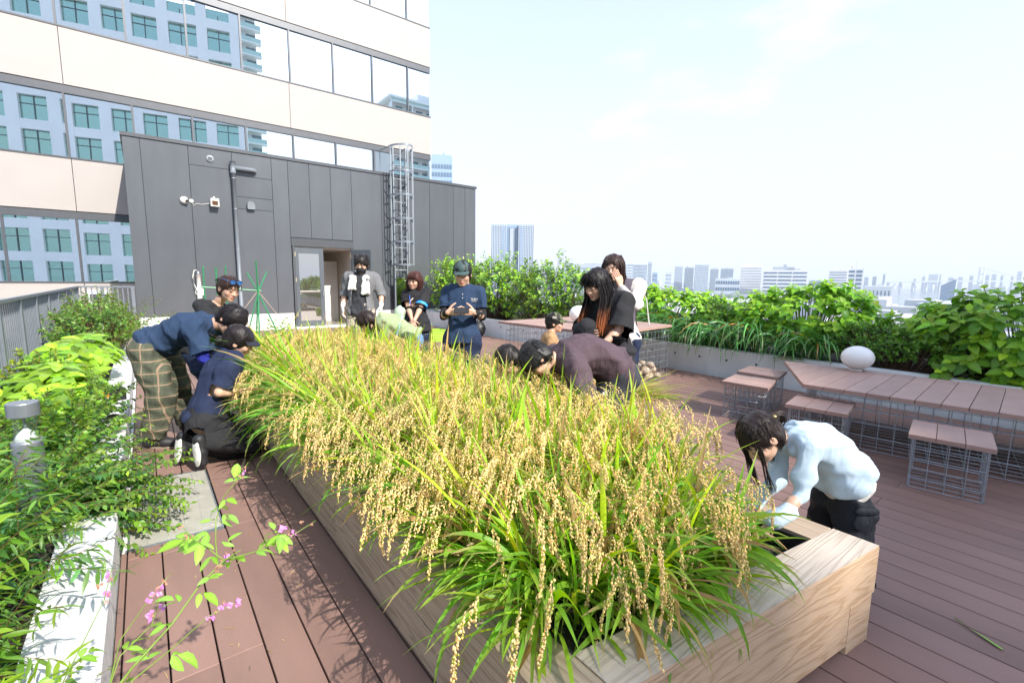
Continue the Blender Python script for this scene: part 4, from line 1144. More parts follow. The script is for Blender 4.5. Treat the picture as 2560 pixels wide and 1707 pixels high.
def unit_leaf(kind, bend, fold, base, m, aspect):
    key = (kind, round(bend, 2), tuple(np.round(base, 3)), aspect, m.name)
    if key not in unit_leaf_cache:
        pr, T = dict(ovate=(PROF_OVATE, T_OV), lance=(PROF_LANCE, T_LA), dia=(PROF_DIA, T_DI))[kind]
        V, F, k = leaf_batch(np.zeros((1, 3)), np.array([[1., 0, 0]]), np.array([[0, 0, 1.]]), 1.0, aspect, pr, T, bend, fold)
        cols = np.tile(np.asarray(base, float), (len(V), 1)); cols[1::3] *= 1.35
        unit_leaf_cache[key] = mesh_np(V, F, m, cols, True)
    return unit_leaf_cache[key]
def add_leaves(parent, P, D, N, L, W, kind, base, m=None, nobj=0, bend=0.5, fold=0.25, spread=0.25, cols=None):
    """nearest nobj leaves as objects sharing meshes, the others as one 'stuff' part"""
    m = m or LEAF
    P = np.asarray(P, float); D = nrm(np.asarray(D, float)); N = np.asarray(N, float); n = len(P)
    L = np.broadcast_to(np.asarray(L, float), n); W = np.broadcast_to(np.asarray(W, float), n)
    pr, T = dict(ovate=(PROF_OVATE, T_OV), lance=(PROF_LANCE, T_LA), dia=(PROF_DIA, T_DI))[kind]
    base = np.asarray(base, float)
    bases = np.tile(base, (n, 1)) if base.ndim == 1 else base
    size = L/np.linalg.norm(P-np.array([0, 0, 1.65]), axis=1)
    order = np.argsort(-size)
    po = parent.location
    off = np.array([po.x, po.y, po.z])
    near = order[:nobj]; far = order[nobj:]
    asp = round(float(np.median(W/L)), 2)
    for i in near:
        d = D[i]; s = np.cross(d, N[i]); s /= max(np.linalg.norm(s), 1e-6); nn = np.cross(s, d)
        q = np.round(bases[i]*np.exp(rng.normal(0, 0.12))/0.03)*0.03+0.006
        me = unit_leaf(kind, [0.35, 0.6, 0.9][int(rng.integers(3))], fold, q, m, asp)
        o = bpy.data.objects.new('leaf', me); C.objects.link(o); o.parent = parent
        p = P[i]-off; l = L[i]; wy = W[i]/asp
        o.matrix_local = Matrix(((d[0]*l, -s[0]*wy, nn[0]*l, p[0]), (d[1]*l, -s[1]*wy, nn[1]*l, p[1]), (d[2]*l, -s[2]*wy, nn[2]*l, p[2]), (0, 0, 0, 1)))
    if len(far):
        V, F, k = leaf_batch(P[far]-off, D[far], N[far], L[far], W[far], pr, T, bend*np.exp(rng.normal(0, 0.3, len(far))), fold)
        o = obj('leaves', mesh_np(V, F, m, tint_cols(len(far), k, bases[far], spread), True), parent); o['kind'] = 'stuff'

def stems_from(base, tipdir, length, droop, k=9, wob=0.05):
    """arching stems: base (n,3), direction (n,3), length (n,), droop strength"""
    n = len(base); pts = np.zeros((n, k, 3)); pts[:, 0] = base; d = nrm(tipdir.copy())
    for i in range(1, k):
        d = d + np.array([0, 0, -1.0])*droop[:, None]/k + rng.normal(0, wob, (n, 3))
        d = nrm(d); pts[:, i] = pts[:, i-1]+d*(length/(k-1))[:, None]
    return pts
def sprigs(name, label, cat, group, base, tipdir, length, droop, per, Lr, Wr, kind, cols, stem=None, nobj=0, m=None, pend=0.35, whorl=False, tipcol=None, start=0.12, spread=0.22, r0=0.0024, roll=0.5):
    """a shrub made of leafy stems"""
    n = len(base)
    st = stems_from(base, tipdir, length, droop)
    c0 = np.array([base[:, 0].mean(), base[:, 1].mean(), base[:, 2].min()])
    t = thing(name, label, cat, tuple(c0), 0, group)
    V, F = tube_batch(st-c0, r0, r0*0.3, 4)
    obj('stems', mesh_np(V, F, stem or REDSTEM, None, True), t)['kind'] = 'stuff'
    k = st.shape[1]
    fr = start+(1-start)*(np.arange(per)+0.5)/per
    fi = fr*(k-1); i0 = np.minimum(fi.astype(int), k-2); w = (fi-i0)[None, :, None]
    P = st[:, i0]*(1-w)+st[:, i0+1]*w
    T = nrm(st[:, i0+1]-st[:, i0])
    up = np.zeros_like(T); up[..., 2] = 1
    S = nrm(np.cross(T, up)+1e-6); B = nrm(np.cross(S, T))
    sgn = np.where(np.arange(per) % 2 == 0, 1.0, -1.0)[None, :, None]
    ang = rng.normal(0, roll, P.shape[:2])[..., None]
    side = S*sgn*np.cos(ang)+B*np.sin(ang)
    D = nrm(T*0.55+side*0.85+np.array([0, 0, -1.0])*pend+rng.normal(0, 0.18, P.shape))
    N = nrm(B+rng.normal(0, 0.3, P.shape))
    P = P.reshape(-1, 3); D = D.reshape(-1, 3); N = N.reshape(-1, 3)
    Ls = rng.uniform(*Lr, len(P))*np.tile(np.clip(1.15-0.5*fr, 0.5, 1), n)
    cb = np.asarray(cols, float)
    cb = cb[rng.integers(0, len(cb), len(P))] if cb.ndim == 2 else np.tile(cb, (len(P), 1))
    if tipcol is not None:
        f = np.clip((np.tile(fr, n)-0.72)/0.28, 0, 1)[:, None]; cb = cb*(1-f)+np.asarray(tipcol)*f
    add_leaves(t, P, D, N, Ls, Ls*rng.uniform(*Wr, len(P)), kind, cb, m, nobj, spread=spread)
    return t, st

G_BRIGHT = (0.20, 0.36, 0.025); G_MID = (0.12, 0.27, 0.028); G_DARK = (0.055, 0.155, 0.026); G_BLUE = (0.07, 0.18, 0.06); G_YEL = (0.34, 0.42, 0.03)

# ---------------------------------------------------------------- rice
LEAFR = leafmat('rice_blade', 0.42, 0.45, 0.1, 0.4)
def blade_batch(P, az, el, droop, L, W, k=9, twist=None):
    n = len(P); t = np.linspace(0, 1, k)
    pitch = el[:, None]-droop[:, None]*t[None]**1.4
    azz = az[:, None]+(twist[:, None] if twist is not None else 0)*t[None]
    step = (L/(k-1))[:, None]
    dx = np.cos(pitch)*np.cos(azz)*step; dy = np.cos(pitch)*np.sin(azz)*step; dz = np.sin(pitch)*step
    X = np.stack([np.cumsum(np.concatenate([np.zeros((n, 1)), d[:, :-1]], 1), 1) for d in (dx, dy, dz)], -1)+P[:, None]
    S = np.stack([-np.sin(azz), np.cos(azz), np.zeros_like(azz)], -1)
    Nn = np.stack([-np.sin(pitch)*np.cos(azz), -np.sin(pitch)*np.sin(azz), np.cos(pitch)], -1)
    rl = rng.normal(0, 0.5, n)[:, None, None]
    S, Nn = S*np.cos(rl)+Nn*np.sin(rl), Nn*np.cos(rl)-S*np.sin(rl)
    w = (np.minimum(1, 0.55+1.8*t)*np.clip((1-t)*2.6, 0, 1)**0.75)[None, :, None]*W[:, None, None]*0.5
    w = np.maximum(w, 0.0004)
    V = np.stack([X-S*w+Nn*w*0.35, X, X+S*w+Nn*w*0.35], 2).reshape(-1, 3)
    q = []
    for i in range(k-1):
        for j in range(2): q.append([i*3+j, i*3+j+1, (i+1)*3+j+1, (i+1)*3+j])
    q = np.array(q)
    return V, (q[None]+(np.arange(n)*k*3)[:, None, None]).reshape(-1, 4), k*3, t

def panicle(seed, grains, gl=0.0125, gw=0.0036, stalk=0.30, ngr=6):
    """one ripe drooping head at the origin, arching towards +x"""
    r_ = np.random.default_rng(seed)
    k = 16
    el = R(r_.uniform(72, 84)); dr = R(r_.uniform(150, 172)); L = r_.uniform(0.34, 0.44)
    t = np.linspace(0, 1, k); pitch = el-dr*np.clip((t-0.12)/0.75, 0, 1)**0.9
    pts = np.zeros((k, 3))
    for i in range(1, k): pts[i] = pts[i-1]+np.array([math.cos(pitch[i]), 0, math.sin(pitch[i])])*L/(k-1)
    V, F = tube_batch(pts[None], 0.0014, 0.0007, 3)
    stem_c = np.tile([[0.30, 0.32, 0.06]], (len(V), 1))
    parts = [(V, F, stem_c)]
    nb = 9
    gp, gd = [], []
    for b in range(nb):
        tb = 0.42+0.56*b/(nb-1)
        i = tb*(k-1); i0 = min(int(i), k-2); p = pts[i0]+(pts[i0+1]-pts[i0])*(i-i0); ax = nrm(pts[i0+1]-pts[i0])
        side = r_.normal(0, 1, 3); side -= ax*np.dot(side, ax); side = nrm(side)
        d = nrm(ax*0.9+side*0.13); bl = r_.uniform(0.06, 0.095)*(1.0 if b < nb-2 else 0.7)
        m_ = max(3, grains//nb); q = p.copy()
        line = [q.copy()]
        for g_ in range(m_):
            d = nrm(d+np.array([0, 0, -0.22])); q = q+d*bl/m_
            sd = r_.normal(0, 1, 3)
            gp.append(q+nrm(sd)*gw*0.9); gd.append(nrm(d+nrm(sd)*0.20))
        line.append(q)
    gp = np.array(gp); gd = np.array(gd); n = len(gp)
    up = np.tile([[0.3, 1.0, 0.2]], (n, 1)); a = nrm(np.cross(gd, up)); b_ = np.cross(gd, a)
    W = gw*r_.uniform(0.85, 1.15, (n, 1))
    ring = [gp+gd*gl*0.45+W*(math.cos(2.0944*j)*a+math.sin(2.0944*j)*b_) for j in range(3)]
    V = np.stack([gp]+ring+[gp+gd*gl], 1).reshape(-1, 3)
    tri = np.array([[0, 2, 1, 1], [0, 3, 2, 2], [0, 1, 3, 3], [4, 1, 2, 2], [4, 2, 3, 3], [4, 3, 1, 1]])[:, :3]
    Ft = (tri[None]+(np.arange(n)*5)[:, None, None]).reshape(-1, 3)
    gc = np.array([0.95, 0.80, 0.43])*np.exp(r_.normal(0, 0.16, (n, 1)))
    green = r_.random(n) < 0.16; gc[green] = np.array([0.55, 0.60, 0.12])
    gc = np.repeat(gc, 5, 0); gc[0::5] *= 0.85
    # stem quads to triangles
    Vs, Fs, cs = parts[0]
    Fst = np.concatenate([Fs[:, [0, 1, 2]], Fs[:, [0, 2, 3]]])
    return np.concatenate([Vs, V]), np.concatenate([Fst, Ft+len(Vs)]), np.concatenate([cs, gc])

rice = thing('rice_crop', 'dense ripening rice with yellow green blades and drooping golden heads filling the timber planter', 'rice plants', (0, 0, 0))
GRAIN = leafmat('rice_grain', 0.5, 0.38, 0.12, 0.3)
hills = []
hr = np.random.default_rng(5)
yy = 0.95
while yy < 6.4:
    xx = 1.045
    while xx < 2.37:
        x = xx+hr.normal(0, 0.022); y = yy+hr.normal(0, 0.022)
        y_near = yL+sl*(x-0.815)+rim+0.055
        if y > y_near and not (x > 2.02 and y < 1.28) and not (x > 2.2 and y < 1.5):
            hills.append((x, y))
        xx += 0.145
    yy += 0.15
hills = np.array(hills)
nh = len(hills)
# blades
bl_parts = []
def lean_of(x, y):
    """sideways push at the edges of the bed (the outer plants flop over the rim)"""
    lx = -np.clip((1.30-x)/0.28, 0, 1)*(0.55+0.75*np.clip((y-2.6)/1.5, 0, 1)) + np.clip((x-2.15)/0.25, 0, 1)*0.22
    ly = -np.clip((1.35-y)/0.45, 0, 1)*0.5
    return lx, ly
reps = 22
edge_h = hills[hills[:, 1] < 1.5]
hx = np.concatenate([np.repeat(hills[:, 0], reps), np.repeat(edge_h[:, 0], 12)]); hy = np.concatenate([np.repeat(hills[:, 1], reps), np.repeat(edge_h[:, 1], 12)]); n = len(hx)
lx, ly = lean_of(hx, hy)
az = hr.uniform(0, 2*math.pi, n)
dirx = np.cos(az)*0.8+lx*2.4+0.05; diry = np.sin(az)*0.8+ly*2.4+0.25
az = np.arctan2(diry, dirx)
leanm = np.clip(np.hypot(lx, ly), 0, 1.3)
is_edge = np.arange(n) >= len(hills)*reps
flag = (hr.random(n) < 0.13) & ~is_edge          # upright flag leaves standing above the heads
el = R(1)*np.where(flag, hr.normal(80, 7, n)-18*leanm, hr.normal(66, 13, n)-26*leanm)
droop = R(1)*np.where(flag, hr.uniform(5, 40, n)+25*leanm, hr.uniform(45, 125, n))
leftlush = np.clip((1.35-hx)/0.3, 0, 1)*np.clip((hy-2.6)/1.2, 0, 1)
L = np.where(flag, hr.uniform(0.45, 0.72, n), hr.uniform(0.32, 0.54, n))*(1+0.38*leftlush)
L *= 1+0.10*np.clip((hy-4.5)/1.5, 0, 1)
L = np.where(is_edge, L*1.12, L)
el = np.where(is_edge, el-R(8), el)
L *= np.clip(1-0.14*np.clip((1.5-hy)/0.6, 0, 1), 0.6, 1)
W = hr.uniform(0.012, 0.026, n)
P = np.stack([hx+hr.normal(0, 0.02, n), hy+hr.normal(0, 0.02, n), 0.37+hr.uniform(0.0, 0.16, n)*1.0], 1)
V, F, k, t = blade_batch(P, az, el, droop, L, W, 9, hr.normal(0, 0.35, n))
base = np.where(flag[:, None], np.array([[0.34, 0.53, 0.04]]), np.array([[0.22, 0.42, 0.035]]))*np.exp(hr.normal(0, 0.2, (n, 1)))
base[:, 0] *= np.exp(hr.normal(0, 0.18, n))
base = base*(1-leftlush[:, None]*np.array([[0.38, 0.2, 0.1]]))
dry = hr.random(n) < 0.10
base[dry] = np.array([0.42, 0.28, 0.11])*np.exp(hr.normal(0, 0.2, (dry.sum(), 1)))
col = np.repeat(base[:, None], len(t), 1)
tipf = np.clip((t[None]-hr.uniform(0.72, 1.1, (n, 1)))/0.2, 0, 1)[..., None]
col = col*(1-tipf)+np.array([0.46, 0.33, 0.15])*tipf
col = np.repeat(col[:, :, None], 3, 2).reshape(-1, 3)
# the nearest, largest blades are parts of their own, all others one mass
mid = P+np.stack([np.cos(az)*L*0.4, np.sin(az)*L*0.4, L*0.5], 1)
dist = np.linalg.norm(mid-np.array([0, 0, 1.65]), axis=1)
near = np.argsort(dist/(L*(0.6+W*30)))[:300]
isn = np.zeros(n, bool); isn[near] = True
Vb = V.reshape(n, k, 3); Fb = F.reshape(n, -1, 4)-(np.arange(n)*k)[:, None, None]; Cb = col.reshape(n, k, 3)
for i in near:
    o = obj('rice_blade', mesh_np(Vb[i]-P[i], Fb[i], LEAFR, Cb[i], True), rice, tuple(P[i]))
far_i = np.where(~isn)[0]
Fm = (Fb[far_i]+(np.arange(len(far_i))*k)[:, None, None]).reshape(-1, 4)
obj('rice_blades', mesh_np(Vb[far_i].reshape(-1, 3), Fm, LEAFR, Cb[far_i].reshape(-1, 3), True), rice)['kind'] = 'stuff'
# dry straw and stalks at the foot
ns = nh*7
sx = np.repeat(hills[:, 0], 7)+hr.normal(0, 0.03, ns); sy = np.repeat(hills[:, 1], 7)+hr.normal(0, 0.03, ns)
azs = hr.uniform(0, 2*math.pi, ns)
lx, ly = lean_of(sx, sy); 
ps = np.stack([sx, sy, np.full(ns, 0.37)], 1)
V, F, k2, t2 = blade_batch(ps, azs, R(1)*hr.normal(80, 8, ns)-0.3*np.hypot(lx, ly), R(1)*hr.uniform(0, 50, ns), hr.uniform(0.2, 0.45, ns), hr.uniform(0.004, 0.009, ns), 5)
cb = np.where((hr.random(ns) < 0.4)[:, None], np.array([[0.40, 0.27, 0.11]]), np.array([[0.12, 0.22, 0.03]]))*np.exp(hr.normal(0, 0.25, (ns, 1)))
obj('straw', mesh_np(V, F, LEAFR, np.repeat(cb, k2, 0)), rice)['kind'] = 'stuff'
# heads
hi = [panicle(100+i, 126) for i in range(10)]
him = [mesh_np(V, F, GRAIN, c_) for V, F, c_ in hi]
lo = [panicle(200+i, 66, 0.0135, 0.0040) for i in range(8)]
pp_, pa_, ps_ = [], [], []
for (x, y) in hills:
    lush = float(np.clip((1.35-x)/0.3, 0, 1)*np.clip((y-2.6)/1.2, 0, 1))
    m_ = hr.poisson((9 if y > 1.5 else 5.5)*(1-0.85*lush))
    lx, ly = lean_of(np.array([x]), np.array([y])); lx, ly = float(lx[0]), float(ly[0])
    for _ in range(m_):
        a = hr.uniform(0, 2*math.pi); dx, dy = math.cos(a)*0.9+lx*1.2-0.2, math.sin(a)*0.9+ly*0.6-0.3
        a = math.atan2(dy, dx)
        rad = hr.uniform(0.02, 0.10)+0.16*abs(lx)
        z = hr.uniform(0.66, 0.85)-0.10*math.hypot(lx, ly)-0.05*np.clip((1.6-y)/0.7, 0, 1)+0.05*np.clip((y-4)/2, 0, 1)
        pp_.append((x+math.cos(a)*rad, y+math.sin(a)*rad, z)); pa_.append(a); ps_.append(hr.uniform(0.85, 1.15))
pp_ = np.array(pp_); pa_ = np.array(pa_); ps_ = np.array(ps_)
dist = np.linalg.norm(pp_-np.array([0, 0, 1.65]), axis=1)
order = np.argsort(dist)
for i in order[:300]:
    o = obj('rice_head', him[int(hr.integers(len(him)))], rice, tuple(pp_[i])); o.rotation_euler = (hr.normal(0, 0.12), hr.normal(0, 0.12), pa_[i]); o.scale = (ps_[i],)*3
Vs, Fs, Cs = [], [], []; off = 0
for i in order[300:]:
    V, F, c_ = lo[int(hr.integers(len(lo)))]
    ca, sa = math.cos(pa_[i]), math.sin(pa_[i])
    Vr = np.stack([V[:, 0]*ca-V[:, 1]*sa, V[:, 0]*sa+V[:, 1]*ca, V[:, 2]], 1)*ps_[i]+pp_[i]
    Vs.append(Vr); Fs.append(F+off); Cs.append(c_*math.exp(hr.normal(0, 0.12))); off += len(V)
obj('rice_heads', mesh_np(np.concatenate(Vs), np.concatenate(Fs), GRAIN, np.concatenate(Cs)), rice)['kind'] = 'stuff'
# stalks carrying the heads
m_ = len(pp_)
foot = np.stack([pp_[:, 0]-np.cos(pa_)*0.07, pp_[:, 1]-np.sin(pa_)*0.07, np.full(m_, 0.37)], 1)
midp = (foot*0.45+pp_*0.55); midp[:, :2] -= np.stack([np.cos(pa_), np.sin(pa_)], 1)*0.012
V, F = tube_batch(np.stack([foot, midp, pp_+np.array([0, 0, 0.005])], 1), 0.0026, 0.0014, 3)
obj('stalks', mesh_np(V, F, leafmat('rice_stalk', 0.5, 0.2), np.tile([[0.17, 0.27, 0.035]], (len(V), 1))), rice)['kind'] = 'stuff'

# cut sheaf on the deck behind the bending man
sh_ = thing('rice_sheaf', 'cut sheaf of rice straw lying on the deck beside the high table', 'sheaf', (5.55, 3.98, 0))
ns = 130
ps = np.stack([hr.normal(-0.30, 0.06, ns), hr.normal(0.02, 0.06, ns), hr.uniform(0.01, 0.10, ns)], 1)
V, F, k2, _t = blade_batch(ps, hr.normal(-0.30, 0.24, ns), R(1)*hr.normal(14, 10, ns), R(1)*hr.uniform(15, 35, ns), hr.uniform(0.4, 0.95, ns), hr.uniform(0.006, 0.014, ns), 7)
V[:, 2] = np.maximum(V[:, 2], 0.004+0.012*hr.random(len(V)))
cb = np.where((hr.random(ns) < 0.45)[:, None], np.array([[0.50, 0.40, 0.16]]), np.array([[0.26, 0.38, 0.03]]))*np.exp(hr.normal(0, 0.2, (ns, 1)))
obj('straw', mesh_np(V, F, LEAFR, np.repeat(cb, k2, 0)), sh_)['kind'] = 'stuff'

# ---------------------------------------------------------------- bushes behind the right wall
def unit_dirs(n, zmin=-0.2):
    z = hr.uniform(zmin, 1, n); a = hr.uniform(0, 2*math.pi, n); r_ = np.sqrt(1-z*z)
    return np.stack([r_*np.cos(a), r_*np.sin(a), z], 1)
def hydrangea(label, centre, radii, ntips, L, nobj, drape=0):
    c0 = np.array(centre); t = thing('hydrangea_bush', label, 'bush', tuple(c0-np.array([0, 0, radii[2]*0.95])), 0, 'hydrangea bushes along the right wall')
    off = np.array(t.location)
    d = unit_dirs(ntips*3, -0.6); d = d[(d[:, 0] < 0.45) | (d[:, 2] > 0.5)][:ntips]
    lump = 1+0.10*np.sin(5*d[:, 1]+c0[1]*3)+0.08*np.sin(7*d[:, 0]+4*d[:, 2])
    tips = c0+d*np.array(radii)*(lump*hr.uniform(0.80, 1.06, len(d)))[:, None]
    if drape:
        dd = np.stack([np.full(drape, c0[0]-radii[0]*0.95)+hr.normal(0, 0.05, drape), hr.uniform(c0[1]-radii[1]*0.6, c0[1]+radii[1]*0.5, drape), hr.uniform(0.35, 0.75, drape)], 1)
        tips = np.concatenate([tips, dd]); d = np.concatenate([d, np.tile([[-0.8, 0, -0.2]], (drape, 1))])
    foot = np.stack([c0[0]+(tips[:, 0]-c0[0])*0.25, c0[1]+(tips[:, 1]-c0[1])*0.35, np.full(len(tips), off[2])], 1)
    midp = foot*0.45+tips*0.55; midp[:, 2] = foot[:, 2]*0.35+tips[:, 2]*0.65
    V, F = tube_batch(np.stack([foot, midp, tips], 1)-off, 0.007, 0.004, 4)
    obj('stems', mesh_np(V, F, GREENSTEM, None, True), t)['kind'] = 'stuff'
    axis = nrm(d*0.7+np.array([-0.15, -0.2, 0.75]))
    Ps, Ds, Ns, Ls, cs = [], [], [], [], []
    for w_ in range(3):
        for s_ in (0, 1):
            a0 = hr.uniform(0, 2*math.pi, len(tips)) if (w_ == 0 and s_ == 0) else a0
            a = a0+w_*math.pi/2+s_*math.pi+hr.normal(0, 0.15, len(tips))
            up = np.tile([[0, 0, 1.0]], (len(tips), 1)); x_ = nrm(np.cross(axis, up+0.01)); y_ = np.cross(axis, x_)
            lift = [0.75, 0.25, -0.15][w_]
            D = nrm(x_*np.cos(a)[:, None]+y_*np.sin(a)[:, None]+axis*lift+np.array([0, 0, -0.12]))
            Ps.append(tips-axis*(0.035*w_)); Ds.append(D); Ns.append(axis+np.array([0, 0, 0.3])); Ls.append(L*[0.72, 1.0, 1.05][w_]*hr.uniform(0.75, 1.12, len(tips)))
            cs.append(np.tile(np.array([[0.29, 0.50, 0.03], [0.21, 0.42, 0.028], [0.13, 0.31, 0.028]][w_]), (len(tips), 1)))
    P_ = np.concatenate(Ps); D_ = np.concatenate(Ds); N_ = np.concatenate(Ns); L_ = np.concatenate(Ls); c_ = np.concatenate(cs)
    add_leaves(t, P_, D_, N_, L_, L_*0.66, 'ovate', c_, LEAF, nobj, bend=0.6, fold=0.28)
    return t
hydrangea('large leaved hydrangea bush nearest the right edge, trailing over the concrete wall', (8.85, 0.50, 1.0), (0.85, 1.70, 0.62), 330, 0.17, 300, 14)
hydrangea('hydrangea bush with pale lime leaves standing behind the globe lamp', (8.95, 3.20, 1.05), (0.75, 1.20, 0.60), 290, 0.155, 200)
hydrangea('hydrangea bush between the woman in white sleeves and the bollard lamp', (9.05, 6.1, 1.02), (0.75, 1.5, 0.52), 270, 0.15, 100)
hydrangea('hydrangea bush past the right end of the low table, cut off by the frame', (9.0, -1.9, 1.0), (0.8, 1.0, 0.6), 60, 0.16, 20)

def leafy_mass(name, label, cat, centre, radii, n, L, W, cols, kind='dia', m=None, group=None, up=0.5, nobj=0, front=0.5, zmin=-0.3, lumps=0.12, stemm=None, tips=None):
    """a bush of many small leaves gathered in twiggy tufts"""
    c0 = np.array(centre); base = c0-np.array([0, 0, radii[2]*0.95])
    t = thing(name, label, cat, tuple(base), 0, group)
    nt_ = n//11
    d = unit_dirs(nt_*3, zmin); d = d[(d[:, 0] < front) | (d[:, 2] > 0.45)][:nt_]
    lump = 1+lumps*np.sin(5*d[:, 1]*radii[1]+c0[1]*3)+lumps*0.7*np.sin(9*d[:, 0]+6*d[:, 2]+c0[0])
    tp = c0+d*np.array(radii)*(lump*hr.uniform(0.72, 1.08, len(d)))[:, None]
    foot = base+(tp-base)*np.array([0.3, 0.45, 0.0])
    V, F = tube_batch(np.stack([foot, foot*0.5+tp*0.5+np.array([0, 0, 0.08]), tp], 1)-base, 0.006, 0.002, 3)
    obj('twigs', mesh_np(V, F, stemm or BARK, None, True), t)['kind'] = 'stuff'
    ax = nrm(d+np.array([0, 0, up])+hr.normal(0, 0.25, d.shape))
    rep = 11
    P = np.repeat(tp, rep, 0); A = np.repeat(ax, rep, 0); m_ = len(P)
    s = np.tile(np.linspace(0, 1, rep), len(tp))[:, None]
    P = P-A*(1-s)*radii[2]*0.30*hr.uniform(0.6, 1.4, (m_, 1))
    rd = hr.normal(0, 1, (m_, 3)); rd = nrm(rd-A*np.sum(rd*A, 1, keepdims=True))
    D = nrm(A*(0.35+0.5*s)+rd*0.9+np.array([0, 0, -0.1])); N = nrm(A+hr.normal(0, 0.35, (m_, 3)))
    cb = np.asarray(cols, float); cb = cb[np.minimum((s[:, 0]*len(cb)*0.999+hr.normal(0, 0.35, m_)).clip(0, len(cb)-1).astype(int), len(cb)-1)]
    Ls = hr.uniform(0.7, 1.15, m_)*L
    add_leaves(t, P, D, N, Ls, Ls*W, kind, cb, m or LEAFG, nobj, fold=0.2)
    if tips is not None:
        k_ = tips[1]; sel = hr.choice(len(tp), min(k_, len(tp)), replace=False)
        fp = np.repeat(tp[sel]+ax[sel]*0.03, 6, 0); fd = nrm(np.repeat(ax[sel], 6, 0)+hr.normal(0, 0.9, (len(fp), 3)))
        V, F, kk = leaf_batch(fp-base, fd, hr.normal(0, 1, fd.shape), 0.012, 0.010, PROF_DIA, T_DI, 0.3, 0.2)
        obj('flowers', mesh_np(V, F, LEAF, tint_cols(len(fp), kk, tips[0], 0.15)), t)['kind'] = 'stuff'
    return t
# tall evergreen shrubs beyond the high table
for (lab, cy, cz, rz, ry, n) in (('tall glossy shrub against the end of the dark wall', 14.3, 1.40, 1.05, 1.3, 4600),
                                 ('dense glossy shrub behind the man with the phone', 12.0, 1.36, 1.02, 1.6, 5600),
                                 ('dense glossy shrub with pale shoots behind the man in the olive cap', 9.4, 1.24, 0.96, 1.6, 5600)):
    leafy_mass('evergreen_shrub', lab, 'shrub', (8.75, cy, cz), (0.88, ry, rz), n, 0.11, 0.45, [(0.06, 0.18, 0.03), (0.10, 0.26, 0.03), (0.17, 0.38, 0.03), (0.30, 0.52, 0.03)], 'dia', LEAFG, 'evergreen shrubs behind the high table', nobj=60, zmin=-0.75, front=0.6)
# nandina like feathery clump and a fern
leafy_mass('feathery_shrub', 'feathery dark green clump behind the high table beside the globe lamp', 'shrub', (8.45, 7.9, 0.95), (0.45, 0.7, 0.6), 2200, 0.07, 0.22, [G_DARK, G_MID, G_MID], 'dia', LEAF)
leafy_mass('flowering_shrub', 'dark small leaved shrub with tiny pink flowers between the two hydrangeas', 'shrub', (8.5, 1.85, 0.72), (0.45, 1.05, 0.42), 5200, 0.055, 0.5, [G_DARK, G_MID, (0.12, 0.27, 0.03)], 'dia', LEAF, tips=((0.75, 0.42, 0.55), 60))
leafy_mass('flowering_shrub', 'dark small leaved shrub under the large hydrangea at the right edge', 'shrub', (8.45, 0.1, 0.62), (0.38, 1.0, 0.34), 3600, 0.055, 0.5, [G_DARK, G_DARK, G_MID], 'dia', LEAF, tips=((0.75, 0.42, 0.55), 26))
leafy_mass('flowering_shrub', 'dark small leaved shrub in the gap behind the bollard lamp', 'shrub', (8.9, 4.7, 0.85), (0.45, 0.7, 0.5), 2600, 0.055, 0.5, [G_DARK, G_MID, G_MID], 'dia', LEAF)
# strap leaved clumps hanging over the wall
strap_m = leafmat('strap_leaf', 0.30, 0.2, 0.15, 0.5)
k_ = 0
for (cy, cx, n) in ((2.75, 8.26, 34), (3.15, 8.26, 44), (3.65, 8.28, 54), (4.15, 8.28, 56), (4.7, 8.28, 56), (5.25, 8.30, 56), (5.8, 8.30, 56), (6.4, 8.30, 50), (7.0, 8.30, 46)):
    t = thing('strap_leaf_clump', 'clump of arching strap leaves hanging over the concrete wall', 'plant', (cx, cy, 0.40), 0, 'strap leaved clumps along the wall')
    big = cy > 3.3
    az = np.where(hr.random(n) < 0.72, hr.normal(math.pi, 0.6, n), hr.uniform(0, 2*math.pi, n))
    P = np.stack([hr.normal(0, 0.05, n), hr.normal(0, 0.10, n), np.zeros(n)], 1)
    n = n; L = hr.uniform(0.95, 1.45, n)*(1.0 if big else 0.85)
    V, F, kk, tt = blade_batch(P, az, R(1)*hr.normal(68, 10, n), R(1)*hr.uniform(140, 172, n), L, hr.uniform(0.020, 0.034, n), 9, hr.normal(0, 0.2, n))
    cb = np.array([[0.065, 0.20, 0.04]])*np.exp(hr.normal(0, 0.3, (n, 1))); cb[hr.random(n) < 0.05] = (0.4, 0.2, 0.05)
    col = np.repeat(cb[:, None], len(tt), 1); tf = np.clip((tt[None]-hr.uniform(0.8, 1.2, (n, 1)))/0.15, 0, 1)[..., None]
    col = col*(1-tf)+np.array([0.35, 0.25, 0.1])*tf
    col = np.repeat(col[:, :, None], 3, 2)
    Vb = V.reshape(n, kk, 3); Fb = F.reshape(n, -1, 4)-(np.arange(n)*kk)[:, None, None]; Cb = col.reshape(n, kk, 3)
    for i in range(n):
        obj('strap_leaf', mesh_np(Vb[i]-P[i], Fb[i], strap_m, Cb[i], True), t, tuple(P[i]))
t = thing('fern', 'small pale green fern among the strap leaves', 'fern', (8.12, 3.05, 0.42))
